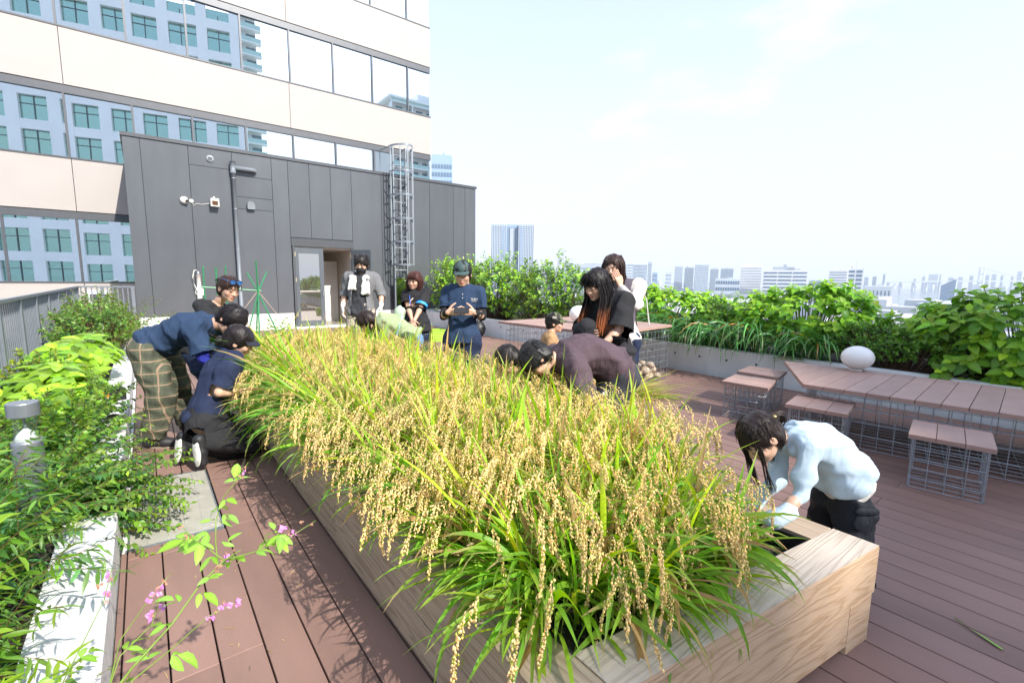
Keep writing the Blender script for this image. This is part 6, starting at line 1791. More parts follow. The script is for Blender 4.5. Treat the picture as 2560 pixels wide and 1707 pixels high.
class Person:
    """one figure: joints in metres in the world, built as a continuous body with clothes as children"""
    def __init__(s, name_label, pelvis, neck, head, hfwd, face, ankles, wrists, knee_hint=None, elbow_hint=None, S=1.0, sface=None, fem=False, hup=None,
                 toes=None, hip_face=None, h_body=0.011, hands=(None, None), shoulder_w=None, headS=None, arms_len=None, legs=None, group=None, spine_bow=0.0):
        s.label = name_label; s.S = S; s.fem = fem
        s.t = thing('person', name_label, 'person', (float(pelvis[0]), float(pelvis[1]), 0.0), 0, group)
        s.off = np.array([pelvis[0], pelvis[1], 0.0], float)
        s.pel = np.array(pelvis, float); s.neck = np.array(neck, float); s.head = np.array(head, float)
        sp = nrm(s.neck-s.pel); s.sp = sp
        fc = np.array(face, float); s.face = fc
        hf = np.array(hip_face if hip_face is not None else face, float)
        up = np.array([0, 0, 1.0])
        lat = np.cross(nrm(hf), up); lat[2] = 0; s.hlat = nrm(lat)          # person's right at the hips
        sl = np.cross(np.array(sface if sface is not None else face, float), up if abs(np.dot(nrm(np.array(face, float)), up)) < 0.9 else up)
        sl = sl-sp*np.dot(sl, sp); s.slat = nrm(sl)
        s.front = nrm(np.cross(up*0+sp, s.slat)) if True else None            # chest direction
        sw = (shoulder_w or (0.172 if fem else 0.195))*S; hw = (0.092 if fem else 0.088)*S
        s.sh = [s.neck-sp*0.055*S-s.slat*sw, s.neck-sp*0.055*S+s.slat*sw]      # left, right
        s.hip = [s.pel-s.hlat*hw-up*0.02, s.pel+s.hlat*hw-up*0.02]
        ua, fa = 0.285*S, 0.25*S
        if arms_len == 'straight':
            d_ = max(np.linalg.norm(np.array(wrists[i], float)-s.sh[i]) for i in (0, 1)); ua, fa = d_*0.545, d_*0.475
        elif arms_len: ua, fa = arms_len
        th, shn = 0.425*S, 0.42*S
        if legs: th, shn = legs
        kh = knee_hint or [hf, hf]; eh = elbow_hint or [-fc, -fc]
        s.elb, s.wri, s.kne, s.ank = [], [], [], []
        for i in (0, 1):
            e, w = ik(s.sh[i], wrists[i], ua, fa, eh[i]); s.elb.append(e); s.wri.append(w)
            k_, a_ = ik(s.hip[i], ankles[i], th, shn, kh[i]); s.kne.append(k_); s.ank.append(a_)
        s.toes = [a+np.array(t_, float) for a, t_ in zip(s.ank, toes)] if toes is not None else [a+nrm(np.array([hf[0], hf[1], 0]))*0.17*S+np.array([0, 0, -0.055]) for a in s.ank]
        hu = np.array(hup if hup is not None else (0, 0, 1), float)
        s.hr, s.hf, s.hu = frame_from(hfwd, hu)
        s.hs = headS or (1.06*S if not fem else 1.03*S)
        s.bow = s.front*(-spine_bow)
        s.hands = hands
        s.hb = h_body
        s._body()
    def spine(s, t): return s.pel+(s.neck-s.pel)*t+s.bow*4*t*(1-t)
    def torso_prims(s, q, grow=0.0, loose=0.0, k=0.05, t0=-0.05, t1=0.96, belly=0.0):
        S, g = s.S, grow
        lat_h, lat_s, sp = s.hlat, s.slat, s.sp
        prof = [(-0.02, 0.150, 0.112), (0.16, 0.142, 0.108), (0.34, 0.130, 0.102), (0.52, 0.140, 0.108), (0.70, 0.152, 0.112), (0.84, 0.148, 0.098)]
        if s.fem: prof = [(-0.02, 0.152, 0.112), (0.16, 0.138, 0.102), (0.34, 0.114, 0.090), (0.52, 0.120, 0.098), (0.70, 0.132, 0.108), (0.84, 0.130, 0.090)]
        for t, a, b in prof:
            if t < t0 or t > t1: continue
            lt = nrm(lat_h*(1-t)+lat_s*max(t, 0)); ax = nrm(sp-lt*np.dot(sp, lt)); fr = np.cross(ax, lt)
            lo_ = loose*(1-abs(t-0.2))
            q.ell(s.spine(t)+fr*(0.012+belly*(0.3 < t < 0.6)), [a*S+g+lo_, b*S+g+lo_*0.8, 0.115*S+g], [lt, fr, ax], k)
        q.cone(s.sh[0]+lat_s*0.03, s.sh[1]-lat_s*0.03, 0.062*S+g, 0.062*S+g, k)
        q.cone(s.neck-sp*0.03*S, (s.sh[0]*0.6+s.sh[1]*0.4), 0.05*S+g, 0.05*S+g, k)
        q.cone(s.neck-sp*0.03*S, (s.sh[0]*0.4+s.sh[1]*0.6), 0.05*S+g, 0.05*S+g, k)
    def _body(s):
        S = s.S
        def prims(q):
            s.torso_prims(q, -0.004)
            nb = s.head-s.hf*0.018*S-s.hu*0.05*S
            q.chain([s.neck-s.sp*0.02, s.neck*0.5+nb*0.5, nb], [0.056*S, (0.047 if s.fem else 0.054)*S, (0.048 if s.fem else 0.055)*S], 0.03)
            for i in (0, 1):
                q.chain([s.sh[i], s.sh[i]*0.5+s.elb[i]*0.5, s.elb[i]], [0.051*S, 0.046*S, 0.037*S], 0.02)
                q.chain([s.elb[i], s.elb[i]*0.7+s.wri[i]*0.3, s.wri[i]], [0.038*S, 0.040*S, 0.026*S], 0.02)
                q.chain([s.hip[i], s.hip[i]*0.5+s.kne[i]*0.5, s.kne[i]], [0.086*S, 0.072*S, 0.052*S], 0.03)
                q.chain([s.kne[i], s.kne[i]*0.72+s.ank[i]*0.28, s.ank[i]], [0.052*S, 0.055*S, 0.036*S], 0.03)
                q.cone(s.ank[i], s.toes[i], 0.036*S, 0.026*S, 0.02)
        q = SDF(s.hb); prims(q)
        parts = []
        V, F = q.mesh(); parts.append((V, F))
        # finer head and neck
        q = SDF(0.0048*max(S, 0.9))
        nb = s.head-s.hf*0.018*S-s.hu*0.05*S
        q.chain([s.neck-s.sp*0.02, s.neck*0.5+nb*0.5, nb], [0.058*S, (0.048 if s.fem else 0.055)*S, (0.049 if s.fem else 0.056)*S], 0.03)
        s.A, s.P = head_prims(q, s.head, s.hr, s.hf, s.hu, s.hs, s.fem)
        V, F = q.mesh(); parts.append((V, F))
        for i in (0, 1):
            hd = s.hands[i]
            if hd is None:
                d = nrm(s.wri[i]-s.elb[i]); hd = dict(pdir=d, palm=nrm(s.slat*(1 if i == 0 else -1)+0.01), curl=0.35)
            hd = dict(hd); 
            q = SDF(0.0045)
            q.cone(s.elb[i]*0.25+s.wri[i]*0.75, s.wri[i], 0.030*S, 0.0265*S, 0.01)
            hand_prims(q, s.wri[i], sc=1.02*S, thumb_side=hd.pop('side', 1), **hd)
            V, F = q.mesh(); parts.append((V, F))
        o = 0; Vs, Fs = [], []
        for V, F in parts: Vs.append(V); Fs.append(F+o); o += len(V)
        V = np.concatenate(Vs); F = np.concatenate(Fs)
        col = np.tile(SK*s.tone if hasattr(s, 'tone') else SK, (len(V), 1))
        L = (V-s.head)@s.A.T/s.hs
        lip = (np.abs(L[:, 0]) < 0.020) & (np.abs(L[:, 2]+0.063) < 0.0095) & (L[:, 1] > 0.086)
        col[lip] = (0.48, 0.17, 0.14)
        ck = np.exp(-((np.abs(L[:, 0])-0.042)/0.018)**2-((L[:, 2]+0.03)/0.02)**2)*(L[:, 1] > 0.05)
        col = col*(1-ck[:, None]*np.array([0.0, 0.16, 0.12]))
        s.body = obj('body', mesh_np(V-s.off, F, SKIN, col, True), s.t)
        # eyes and brows
        for sx in (-1, 1):
            b = SDF(0.0022)
            b.ell(s.P(sx*0.031, 0.0945, 0.0005), np.array([0.0125, 0.0035, 0.0030])*s.hs, s.A, 0.0)
            V, F = b.mesh(); s.part('eye', V, F, EYE)
            b = SDF(0.0026)
            b.cone(s.P(sx*0.016, 0.0945, 0.024), s.P(sx*0.034, 0.091, 0.0275), 0.0030, 0.0030, 0.003).cone(s.P(sx*0.034, 0.091, 0.0275), s.P(sx*0.048, 0.080, 0.024), 0.0028, 0.0018, 0.003)
            V, F = b.mesh(); s.part('eyebrow', V, F, EYE)
    def part(s, name, V, F, m, col=None, smooth=True, parent=None):
        if len(V) == 0: return None
        return obj(name, mesh_np(V-s.off, F, m, col, smooth), parent or s.t)
    def shirt(s, m, sleeve=0.75, grow=0.013, loose=0.012, hem=-0.10, wr=0.006, flare=0.012, name='shirt', seed=1, hem_n=None, neck_r=0.062, h=0.0105, collar=None, sl_r=0.060, k=0.05):
        """torso plus sleeves; sleeve = share of upper arm (1..2 runs down the forearm)"""
        S = s.S; q = SDF(h)
        s.torso_prims(q, grow, loose, k)
        up = -s.sp
        a, b = s.hlat, None
        p0 = s.spine(0.02); p1 = s.spine(hem)
        lt = s.hlat; fr = np.cross(nrm(s.sp-lt*np.dot(s.sp, lt)), lt)
        for f_ in (0.0, 0.5, 1.0):
            q.ell(p0*(1-f_)+p1*f_, [0.158*S+grow+loose*1.2, 0.118*S+grow+loose*1.2, 0.07*S], [lt, fr, s.sp], 0.04)
        for i in (0, 1):
            sh, el, wr_ = s.sh[i], s.elb[i], s.wri[i]
            if sleeve <= 1:
                e = sh+(el-sh)*sleeve; q.chain([sh, sh*0.5+e*0.5, e], [sl_r*S+grow*0.6, sl_r*S*0.97+grow*0.7, sl_r*S*0.95+flare], 0.03)
            else:
                e = el+(wr_-el)*(sleeve-1); q.chain([sh, el], [sl_r*S+grow*0.5, 0.047*S+grow*0.5], 0.03)
                q.chain([el, e], [0.048*S+grow*0.5, 0.034*S+grow*0.5], 0.02)
        # trim hem, cuffs and neckline
        q.cut(s.spine(hem), -(s.sp if hem_n is None else nrm(np.array(hem_n, float))))
        V, F = q.mesh(wr, 17, seed)
        # remove faces beyond the cuff and inside the neck opening
        c_ = V[F].mean(1); keep = np.ones(len(F), bool)
        for i in (0, 1):
            sh, el, wr_ = s.sh[i], s.elb[i], s.wri[i]
            if sleeve <= 1:
                d = nrm(el-sh); t = (c_-sh)@d; rad = np.linalg.norm(c_-sh-t[:, None]*d, axis=1)
                keep &= ~((t > np.linalg.norm(el-sh)*sleeve-0.004) & (rad < 0.088*S+flare) & (t < np.linalg.norm(el-sh)*sleeve+0.09))
            else:
                d = nrm(wr_-el); t = (c_-el)@d; rad = np.linalg.norm(c_-el-t[:, None]*d, axis=1)
                keep &= ~((t > np.linalg.norm(wr_-el)*(sleeve-1)-0.004) & (rad < 0.02*S) & (np.linalg.norm(c_-wr_, axis=1) < 0.05))
        nb = s.head-s.hf*0.018*S-s.hu*0.05*S; d = nrm(nb-s.neck); t = (c_-s.neck)@d; rad = np.linalg.norm(c_-s.neck-t[:, None]*d, axis=1)
        keep &= ~((t > -0.012) & (rad < neck_r*S))
        o = s.part(name, V, F[keep], m)
        if collar:
            b = MB(); u_ = frame_from(d, s.front)
            for kk in range(14):
                a0 = 0.35+(2*math.pi-0.7)*kk/14; a1 = 0.35+(2*math.pi-0.7)*(kk+1)/14
                fr_ = nrm(s.front-d*np.dot(s.front, d)); rt = np.cross(d, fr_)
                def pt(a, r_, hh): return tuple(s.neck-s.off+d*hh+(fr_*math.cos(a)+rt*math.sin(a))*r_)
                b.add([pt(a0, 0.066*S, 0.0), pt(a1, 0.066*S, 0.0), pt(a1, 0.060*S, 0.038), pt(a0, 0.060*S, 0.038), pt(a0, 0.082*S, 0.002), pt(a1, 0.082*S, 0.002)], [(0, 1, 2, 3), (3, 2, 5, 4)])
            for sg in (-1, 1):
                fr_ = nrm(s.front-d*np.dot(s.front, d)); rt = np.cross(d, fr_)
                base = s.neck-s.off
                def P3(f_, r_, hh): return tuple(base+fr_*f_+rt*r_*sg+d*hh)
                b.add([P3(0.062, 0.020, 0.030), P3(0.050, 0.050, 0.030), P3(0.085, 0.075, -0.03), P3(0.108, 0.030, -0.045)], [(0, 1, 2, 3)])
            b.build('collar', collar, s.t, smooth=True)
        return o
    def trousers(s, m, r=(0.112, 0.095, 0.075, 0.070), length=0.96, wr=0.006, seed=2, waist=0.10, name='trousers', h=0.0115, cuff=0.012):
        S = s.S; q = SDF(h); lt = s.hlat; fr = np.cross(nrm(s.sp-lt*np.dot(s.sp, lt)), lt)
        for t in (-0.04, 0.06, waist): q.ell(s.spine(t), [0.160*S, 0.122*S, 0.10*S], [lt, fr, s.sp], 0.04)
        q.cone(s.hip[0], s.hip[1], r[0]*S, r[0]*S, 0.04)
        for i in (0, 1):
            h_, k_, a_ = s.hip[i], s.kne[i], s.ank[i]
            e = k_+(a_-k_)*length
            q.chain([h_, h_*0.5+k_*0.5, k_], [r[0]*S, r[1]*S, r[2]*S], 0.035); q.chain([k_, k_*0.5+e*0.5, e], [r[2]*S, (r[2]+r[3])/2*S, r[3]*S], 0.03)
        V, F = q.mesh(wr, 15, seed)
        c_ = V[F].mean(1); keep = np.ones(len(F), bool)
        for i in (0, 1):
            k_, a_ = s.kne[i], s.ank[i]; d = nrm(a_-k_); t = (c_-k_)@d; rad = np.linalg.norm(c_-k_-t[:, None]*d, axis=1)
            keep &= ~((t > np.linalg.norm(a_-k_)*length-0.004) & (rad < 0.13*S) & (t < np.linalg.norm(a_-k_)*length+0.12))
        return s.part(name, V, F[keep], m)
    def shoes(s, m, sole=None, name='shoe'):
        for i in (0, 1):
            a, t = s.ank[i], s.toes[i]; d = nrm(t-a); f = nrm(np.array([d[0], d[1], d[2]*0.3])); q = SDF(0.008)
            shn = nrm(a-s.kne[i]); f = d if abs(d[2]) > 0.7 else f
            if getattr(s, 'sole_dir', None) is not None: shn = np.array(s.sole_dir)
            dn = shn-f*np.dot(shn, f); dn = nrm(dn)
            heel = a-f*0.035+dn*0.035*s.S; toe = t+f*0.03
            q.chain([heel, heel*0.45+toe*0.55+dn*0.0, toe], [0.046*s.S, 0.046*s.S, 0.038*s.S], 0.02); q.cone(a+np.array([0, 0, 0.0]), heel, 0.048*s.S, 0.044*s.S, 0.02)
            V, F = q.mesh(); o = s.part(name, V, F, m)
            if sole is not None:
                q = SDF(0.007); o_ = dn*0.038*s.S
                rt = np.cross(f, dn)
                q.ell(heel*0.75+toe*0.25+o_, [0.075*s.S, 0.040*s.S, 0.012], [f, rt, dn], 0.012); q.ell(heel*0.25+toe*0.75+o_, [0.085*s.S, 0.047*s.S, 0.012], [f, rt, dn], 0.012); q.ell(heel*0.5+toe*0.5+o_, [0.09*s.S, 0.038*s.S, 0.012], [f, rt, dn], 0.02)
                V, F = q.mesh(); s.part('sole', V, F, sole, None, True, o)
    def hair(s, col=(0.014, 0.011, 0.010), style='short', tipc=None, extra=None, fringe=0.035, side_low=-0.02, back_low=-0.075, puff=0.007, strands=420, slen=0.045, seed=3, colf=None, name='hair', sides=True):
        """scalp volume cut round the face, then loose strands laid over it"""
        H = s.hs; q = SDF(0.0054); P, A = s.P, s.A; strands = int(strands*1.9)
        q.ell(P(0, -0.014, 0.034), np.array([0.080+puff, 0.099+puff, 0.090+puff])*H, A, 0.02)
        q.ell(P(0, -0.045, -0.025), np.array([0.073+puff*0.8, 0.060+puff, 0.070+puff])*H, A, 0.03)
        if sides:
            for sx in (-1, 1): q.ell(P(sx*0.066, 0.006, 0.018), np.array([0.016+puff*0.5, 0.040, 0.044])*H, A, 0.02)
        # face opening and lower edge
        q.ell(P(0, 0.125, -0.055+ (fringe-0.035)), np.array([0.068, 0.092, 0.104])*H, A, 0.012, 's')
        q.ell(P(0, 0.03, -0.115), np.array([0.082, 0.075, 0.075])*H, A, 0.012, 's')
        q.ell(P(0, -0.06, back_low-0.06), np.array([0.11, 0.09, 0.055])*H, A, 0.012, 's')
        for sx in (-1, 1): q.ell(P(sx*0.095, -0.004, side_low-0.03), np.array([0.026, 0.030, 0.042])*H, A, 0.008, 's')
        if extra: extra(q, P, A, H)
        V, F = q.mesh(0.0022, 42, seed)
        cc = lambda W: colf(W, (W-s.head)@s.A.T/s.hs) if colf else np.tile(np.array(col), (len(W), 1))
        o = s.part(name, V, F, HAIR, cc(V))
        # strands
        r_ = np.random.default_rng(seed); idx = r_.integers(0, len(V), strands)
        L = (V-s.head)@s.A.T/H
        n_ = nrm(L[idx]-np.array([0, -0.012, 0.02]))
        crown = np.array([0.0, -0.05, 0.125])
        tang = L[idx]-crown; tang -= n_*np.sum(tang*n_, 1, keepdims=True); tang = nrm(tang+1e-6)
        d = nrm(tang+n_*0.10+r_.normal(0, 0.14, tang.shape)); W_ = d@s.A
        g_ = np.array([0, 0, -1.0])
        k_ = 4; pts = np.zeros((strands, k_, 3)); pts[:, 0] = V[idx]-(n_@s.A)*0.004
        dd = W_.copy()
        for j in range(1, k_):
            pts[:, j] = pts[:, j-1]+dd*(slen*H/(k_-1)); dd = nrm(dd+g_*0.10-(n_@s.A)*0.26)
        V2, F2 = tube_batch(pts, 0.0018, 0.0006, 3)
        c2 = cc(V2)*np.repeat(np.exp(r_.normal(0, 0.35, strands)), k_*3)[:, None]
        s.part('hair_strands', V2-0, F2, HAIR, c2, True, o)['kind'] = 'stuff'
        return o
    def locks(s, lines, r0, r1, col, name='hair_lock', colf=None, seed=0, n=26, jit=0.012):
        """long hanging hair: bundles of strands following guide lines"""
        r_ = np.random.default_rng(seed); Ls = []
        for ln in lines:
            ln = np.array(ln, float); k = len(ln)
            # resample
            tt = np.linspace(0, k-1, 10); i0 = np.minimum(tt.astype(int), k-2); f = (tt-i0)[:, None]; fine = ln[i0]*(1-f)+ln[i0+1]*f
            fine[1:-1] = (fine[:-2]+2*fine[1:-1]+fine[2:])/4
            for _ in range(n):
                o_ = r_.normal(0, jit, 3); w_ = np.linspace(0.6, 1.2, 10)[:, None]
                Ls.append(fine+o_*w_+np.sin(np.linspace(0, r_.uniform(3, 7), 10))[:, None]*r_.normal(0, 0.004, 3))
        Ls = np.array(Ls); V, F = tube_batch(Ls, r0, r1, 4)
        k = 10
        c = np.tile(np.array(col), (len(V), 1)) if colf is None else colf(V)
        c = c*np.repeat(np.exp(r_.normal(0, 0.3, len(Ls))), k*4)[:, None]
        return s.part(name, V, F, HAIR, c)
    def cap(s, m, brim_m=None, name='cap', visor=True, tilt=0.0):
        H = s.hs; q = SDF(0.006); P, A = s.P, s.A
        q.ell(P(0, -0.010, 0.046), np.array([0.082, 0.103, 0.084])*H, A, 0.0)
        q.cut(P(0, 0, 0.036), -s.hu)
        V, F = q.mesh(0.001, 30, 5); o = s.part(name, V, F, m)
        if visor:
            b = []; n = 14; Fq = []
            for j, (rr, dz) in enumerate(((0.0, 0.0), (0.35, 0.006), (0.7, 0.004), (1.0, -0.006))):
                for i in range(n+1):
                    a = math.pi*(0.14+0.72*i/n); x = 0.079*math.cos(a)*(1+0.02*rr); y = 0.090*math.sin(a)-0.006+0.070*rr*math.sin(a)**0.7
                    b.append(P(x, y, 0.042+dz-0.020*abs(math.cos(a))*rr))
            V1 = np.array(b); V2 = V1-s.hu*0.005; m_ = len(V1)
            for j in range(3):
                for i in range(n):
                    q_ = [j*(n+1)+i, j*(n+1)+i+1, (j+1)*(n+1)+i+1, (j+1)*(n+1)+i]; Fq += [q_[::-1], [x+m_ for x in q_]]
            for i in range(n): a0 = 3*(n+1)+i; Fq.append([a0, a0+1, a0+1+m_, a0+m_])
            s.part('visor', np.concatenate([V1, V2]), np.array(Fq), brim_m or m, None, True, o)
        b = MB(); c_ = P(0, -0.010, 0.129)-s.off; b.lathe([(0.008, -0.002), (0.007, 0.004), (0.003, 0.006)], 8, tuple(c_)); b.build('button', m, o)
        return o
    def spectacles(s, m=None, up=0.0, back=0.0, name='glasses', lens=None, sc=1.0):
        P = s.P; b = MB(); m = m or GLASSF
        for sx in (-1, 1):
            pts = []
            for i in range(13):
                a = 2*math.pi*i/12; pts.append(tuple(P(sx*0.032+0.024*sc*math.cos(a), 0.108+back-0.006*abs(math.cos(a)), up+0.0+0.017*sc*math.sin(a))-s.off))
            b.tube(pts, 0.0022*sc, 5)
            b.tube([tuple(P(sx*0.056, 0.102+back, up+0.004)-s.off), tuple(P(sx*0.080, 0.05+back, up+0.004)-s.off), tuple(P(sx*0.086, -0.005+back, up-0.002)-s.off)], 0.0024*sc, 5)
        b.tube([tuple(P(-0.009, 0.110+back, up+0.003)-s.off), tuple(P(0.009, 0.110+back, up+0.003)-s.off)], 0.0022*sc, 5)
        o = b.build('frame', m, s.t); o.name = name
        if lens:
            for sx in (-1, 1):
                V = [tuple(P(sx*0.032+0.022*sc*math.cos(a), 0.107+back-0.006*abs(math.cos(a)), up+0.016*sc*math.sin(a))-s.off) for a in np.linspace(0, 2*math.pi, 13)[:-1]]
                MB().add(V, [tuple(range(12))]).build('lens', lens, o)
        return o
# each figure: joints in metres, clothes and hair as children of the body's person
RT = np.array([0.787, -0.617, 0.0]); TOW = np.array([-0.617, -0.787, 0.0]); UPZ = np.array([0, 0, 1.0])
def feet(p, f, w=0.11, st=0.0, z=0.085):
    f = nrm(np.array([f[0], f[1], 0.0])); r = np.cross(f, UPZ); b = np.array([p[0], p[1], z])
    return [b-r*w+f*st, b+r*w-f*st]
NAVY = cloth('navy_polo', (0.022, 0.042, 0.085)); NAVY2 = cloth('navy_tee', (0.020, 0.028, 0.062)); BLACKC = cloth('black_cloth', (0.022, 0.022, 0.024))
CHAR = cloth('charcoal_tee', (0.035, 0.036, 0.04)); DKNAVY = cloth('dark_navy_trousers', (0.018, 0.027, 0.060)); GREYM = cloth('grey_melange', (0.15, 0.15, 0.155))
WHITEC = cloth('white_cloth', (0.66, 0.64, 0.60)); SHOE = mat('dark_shoe', (0.014, 0.014, 0.016), 0.6); SOLE = mat('white_sole', (0.55, 0.54, 0.50), 0.7, 0.25, 30)

def print_patch(p, text, centre, right, up, size, m, name='chest_print', lift=0.004):
    """flat lettering fixed on a garment"""
    cu = bpy.data.curves.new('t', 'FONT'); cu.body = text; cu.size = size; cu.align_x = 'CENTER'; cu.align_y = 'CENTER'; cu.extrude = 0.0004
    tmp = bpy.data.objects.new('t', cu); C.objects.link(tmp)
    me = bpy.data.meshes.new_from_object(tmp.evaluated_get(bpy.context.evaluated_depsgraph_get()))
    bpy.data.objects.remove(tmp); bpy.data.curves.remove(cu)
    me.materials.clear(); me.materials.append(m)
    r = nrm(np.array(right, float)); u = np.array(up, float); u = nrm(u-r*np.dot(u, r)); n = np.cross(r, u); c_ = np.array(centre)-p.off+n*lift
    o = obj(name, me, p.t); o.matrix_local = Matrix(((r[0], u[0], n[0], c_[0]), (r[1], u[1], n[1], c_[1]), (r[2], u[2], n[2], c_[2]), (0, 0, 0, 1)))
    return o
def surf_point(o, p, frm, to):
    """where a line from 'frm' to 'to' first meets a garment"""
    a = Vector(np.array(frm)-p.off); d = Vector(np.array(to)-np.array(frm)).normalized()
    from mathutils.bvhtree import BVHTree
    me = o.data; bv = BVHTree.FromPolygons([v.co[:] for v in me.vertices], [q.vertices[:] for q in me.polygons])
    h = bv.ray_cast(a, d)
    return (np.array(h[0])+p.off, np.array(h[1])) if h[0] is not None else (np.array(to), -np.array(d))

# ---- man with the phone
f = nrm(TOW*1.0-RT*0.10)
pel = np.array((2.755, 4.396, 0.996)); 
p = Person('man in navy polo shirt and green cap holding a phone in both hands', pel, (2.809, 4.473, 1.551), (2.763, 4.407, 1.704), f+UPZ*-0.32, f, feet(pel, f, 0.12),
           [(2.730, 4.119, 1.295), (2.505, 4.296, 1.295)], elbow_hint=[RT*0.3-UPZ-TOW*0.4, -RT*0.3-UPZ-TOW*0.4], S=1.04, headS=1.12, shoulder_w=0.178, arms_len=(0.27, 0.23),
           hands=(dict(pdir=-RT*0.85+UPZ*0.12+TOW*0.25, palm=-TOW*0.7-RT*0.5+UPZ*0.2, curl=0.85, side=-1), dict(pdir=RT*0.85+UPZ*0.12+TOW*0.25, palm=-TOW*0.7+RT*0.5+UPZ*0.2, curl=0.85, side=1)))
sh = p.shirt(NAVY, sleeve=0.72, loose=0.010, hem=-0.12, collar=NAVY, seed=11, sl_r=0.055)
b = SDF(0.008)
for i in (0, 1): b.chain([p.sh[i]*0.35+p.elb[i]*0.65, p.elb[i], p.wri[i]*0.92+p.elb[i]*0.08], [0.050, 0.045, 0.034], 0.02)
V, F = b.mesh(0.004, 30, 4); p.part('arm_sleeves', V, F, BLACKC)
p.trousers(DKNAVY, seed=12); p.shoes(SHOE)
p.hair(style='short', fringe=0.06, strands=150)
p.cap(mat('green_grey_cap', (0.040, 0.075, 0.072), 0.7, 0.05, 6))
hit, _n = surf_point(sh, p, np.array((1.989, 3.029, 1.494)), np.array((2.928, 4.459, 1.420)))
print_patch(p, 'SUIKEN', hit, RT, UPZ, 0.032, WHITEC, lift=0.008)
hit, _n = surf_point(sh, p, np.array((1.988, 3.027, 1.479)), np.array((2.927, 4.457, 1.398)))
print_patch(p, 'TOMINAGA', hit, RT, UPZ, 0.016, WHITEC, lift=0.008)
for py in (736, 745):
    hit, _n = surf_point(sh, p, np.array((0., 0, 1.65)), np.array((2.840, 4.538, 1.473)) if py == 736 else np.array((2.837, 4.534, 1.432)))
    MB().lathe([(0.008, 0), (0.008, 0.003), (0.005, 0.004)], 10).build('button', WHITEC, p.t, tuple(hit-p.off+TOW*0.004)).rotation_euler = (R(90), 0, R(38))
ph = thing('phone', 'dark phone held sideways by the man in the green cap', 'phone', (2.575, 4.131, 1.324))
o = MB().box(-0.078, 0.078, -0.0045, 0.0045, -0.037, 0.037, 0.003).build('case', MAT['black'], ph); o.rotation_euler = (R(-38), 0, -R(38.13))
o2 = MB().box(-0.072, 0.072, 0.0046, 0.0052, -0.033, 0.033).build('screen', mat('phone_screen', (0.03, 0.035, 0.04), 0.1), ph); o2.rotation_euler = o.rotation_euler

# ---- man with towel and mask
f = nrm(TOW*1.0+RT*0.05); pel = np.array((2.542, 6.899, 1.159))
p = Person('man in grey cardigan with black face mask, white gloves and a towel round his neck', pel, (2.592, 6.975, 1.693), (2.577, 6.922, 1.840), f-UPZ*0.28, f, feet(pel, f, 0.14, z=0.325),
           [(2.762, 6.675, 1.237), (2.314, 7.026, 1.230)], elbow_hint=[RT*0.3+f*-1, -RT*0.3+f*-1], S=1.0, headS=1.14, shoulder_w=0.20,
           hands=(dict(pdir=-UPZ+TOW*0.15, palm=-RT, curl=0.42, side=-1), dict(pdir=-UPZ+TOW*0.15, palm=RT, curl=0.42, side=1)), arms_len=(0.25, 0.215))
sh = p.shirt(CHAR, sleeve=0.3, loose=0.008, hem=-0.13, seed=21, sl_r=0.05)
# open cardigan: a looser shell with the front cut away
q = SDF(0.0105); p.torso_prims(q, 0.026, 0.022, 0.05)
for i in (0, 1): q.chain([p.sh[i], p.elb[i], p.elb[i]*0.72+p.wri[i]*0.28], [0.086, 0.070, 0.062], 0.03)
q.ell(p.spine(-0.1), [0.19, 0.16, 0.12], [p.hlat, p.front, p.sp], 0.05)
q.cut(p.spine(-0.14), -p.sp)
V, F = q.mesh(0.006, 16, 23); c_ = V[F].mean(1)
dx = (c_-p.neck)@p.slat; dy = (c_-p.neck)@p.front; dz = (c_-p.neck)@p.sp
keep = ~((np.abs(dx) < 0.095-0.05*np.clip(dz+0.1, -0.6, 0.1)) & (dy > 0.02)) & ~((np.abs(dx) < 0.075) & (dz > -0.03))
for i in (0, 1):
    d = nrm(p.wri[i]-p.elb[i]); t = (c_-p.elb[i])@d; keep &= ~((t > 0.065) & (np.linalg.norm(c_-p.elb[i]-t[:, None]*d, axis=1) < 0.075))
o = p.part('cardigan', V, F[keep], GREYM); md = o.modifiers.new('thickness', 'SOLIDIFY'); md.thickness = 0.006; md.offset = -1
fl = mat('floral_trousers', (0.30, 0.26, 0.22), 0.85, 0.1, 5)
nd = fl.node_tree; nz = nd.nodes.new('ShaderNodeTexVoronoi'); nz.inputs['Scale'].default_value = 38; rp = nd.nodes.new('ShaderNodeValToRGB')
rp.color_ramp.elements[0].color = (0.02, 0.018, 0.02, 1); rp.color_ramp.elements[1].color = (0.40, 0.33, 0.27, 1); rp.color_ramp.elements[0].position = 0.36; rp.color_ramp.elements[1].position = 0.46
tc = nd.nodes.new('ShaderNodeTexCoord'); nd.links.new(tc.outputs['Object'], nz.inputs['Vector']); nd.links.new(nz.outputs['Distance'], rp.inputs['Fac']); nd.links.new(rp.outputs[0], nd.nodes['Principled BSDF'].inputs['Base Color'])
p.trousers(fl, r=(0.118, 0.105, 0.09, 0.085), seed=22); p.shoes(SHOE)
p.hair(style='short', fringe=0.03, strands=300, puff=0.014)
q = SDF(0.0055); q.ell(p.P(0, 0.052, -0.055), np.array([0.064, 0.064, 0.050])*p.hs, p.A); q.ell(p.P(0, 0.10, -0.045), np.array([0.030, 0.024, 0.036])*p.hs, p.A, 0.03); q.cut(p.P(0, 0, -0.020), p.hu); q.cut(p.P(0, 0.02, 0), -p.hf)
V, F = q.mesh(); mk = p.part('face_mask', V, F, BLACKC)
b = MB()
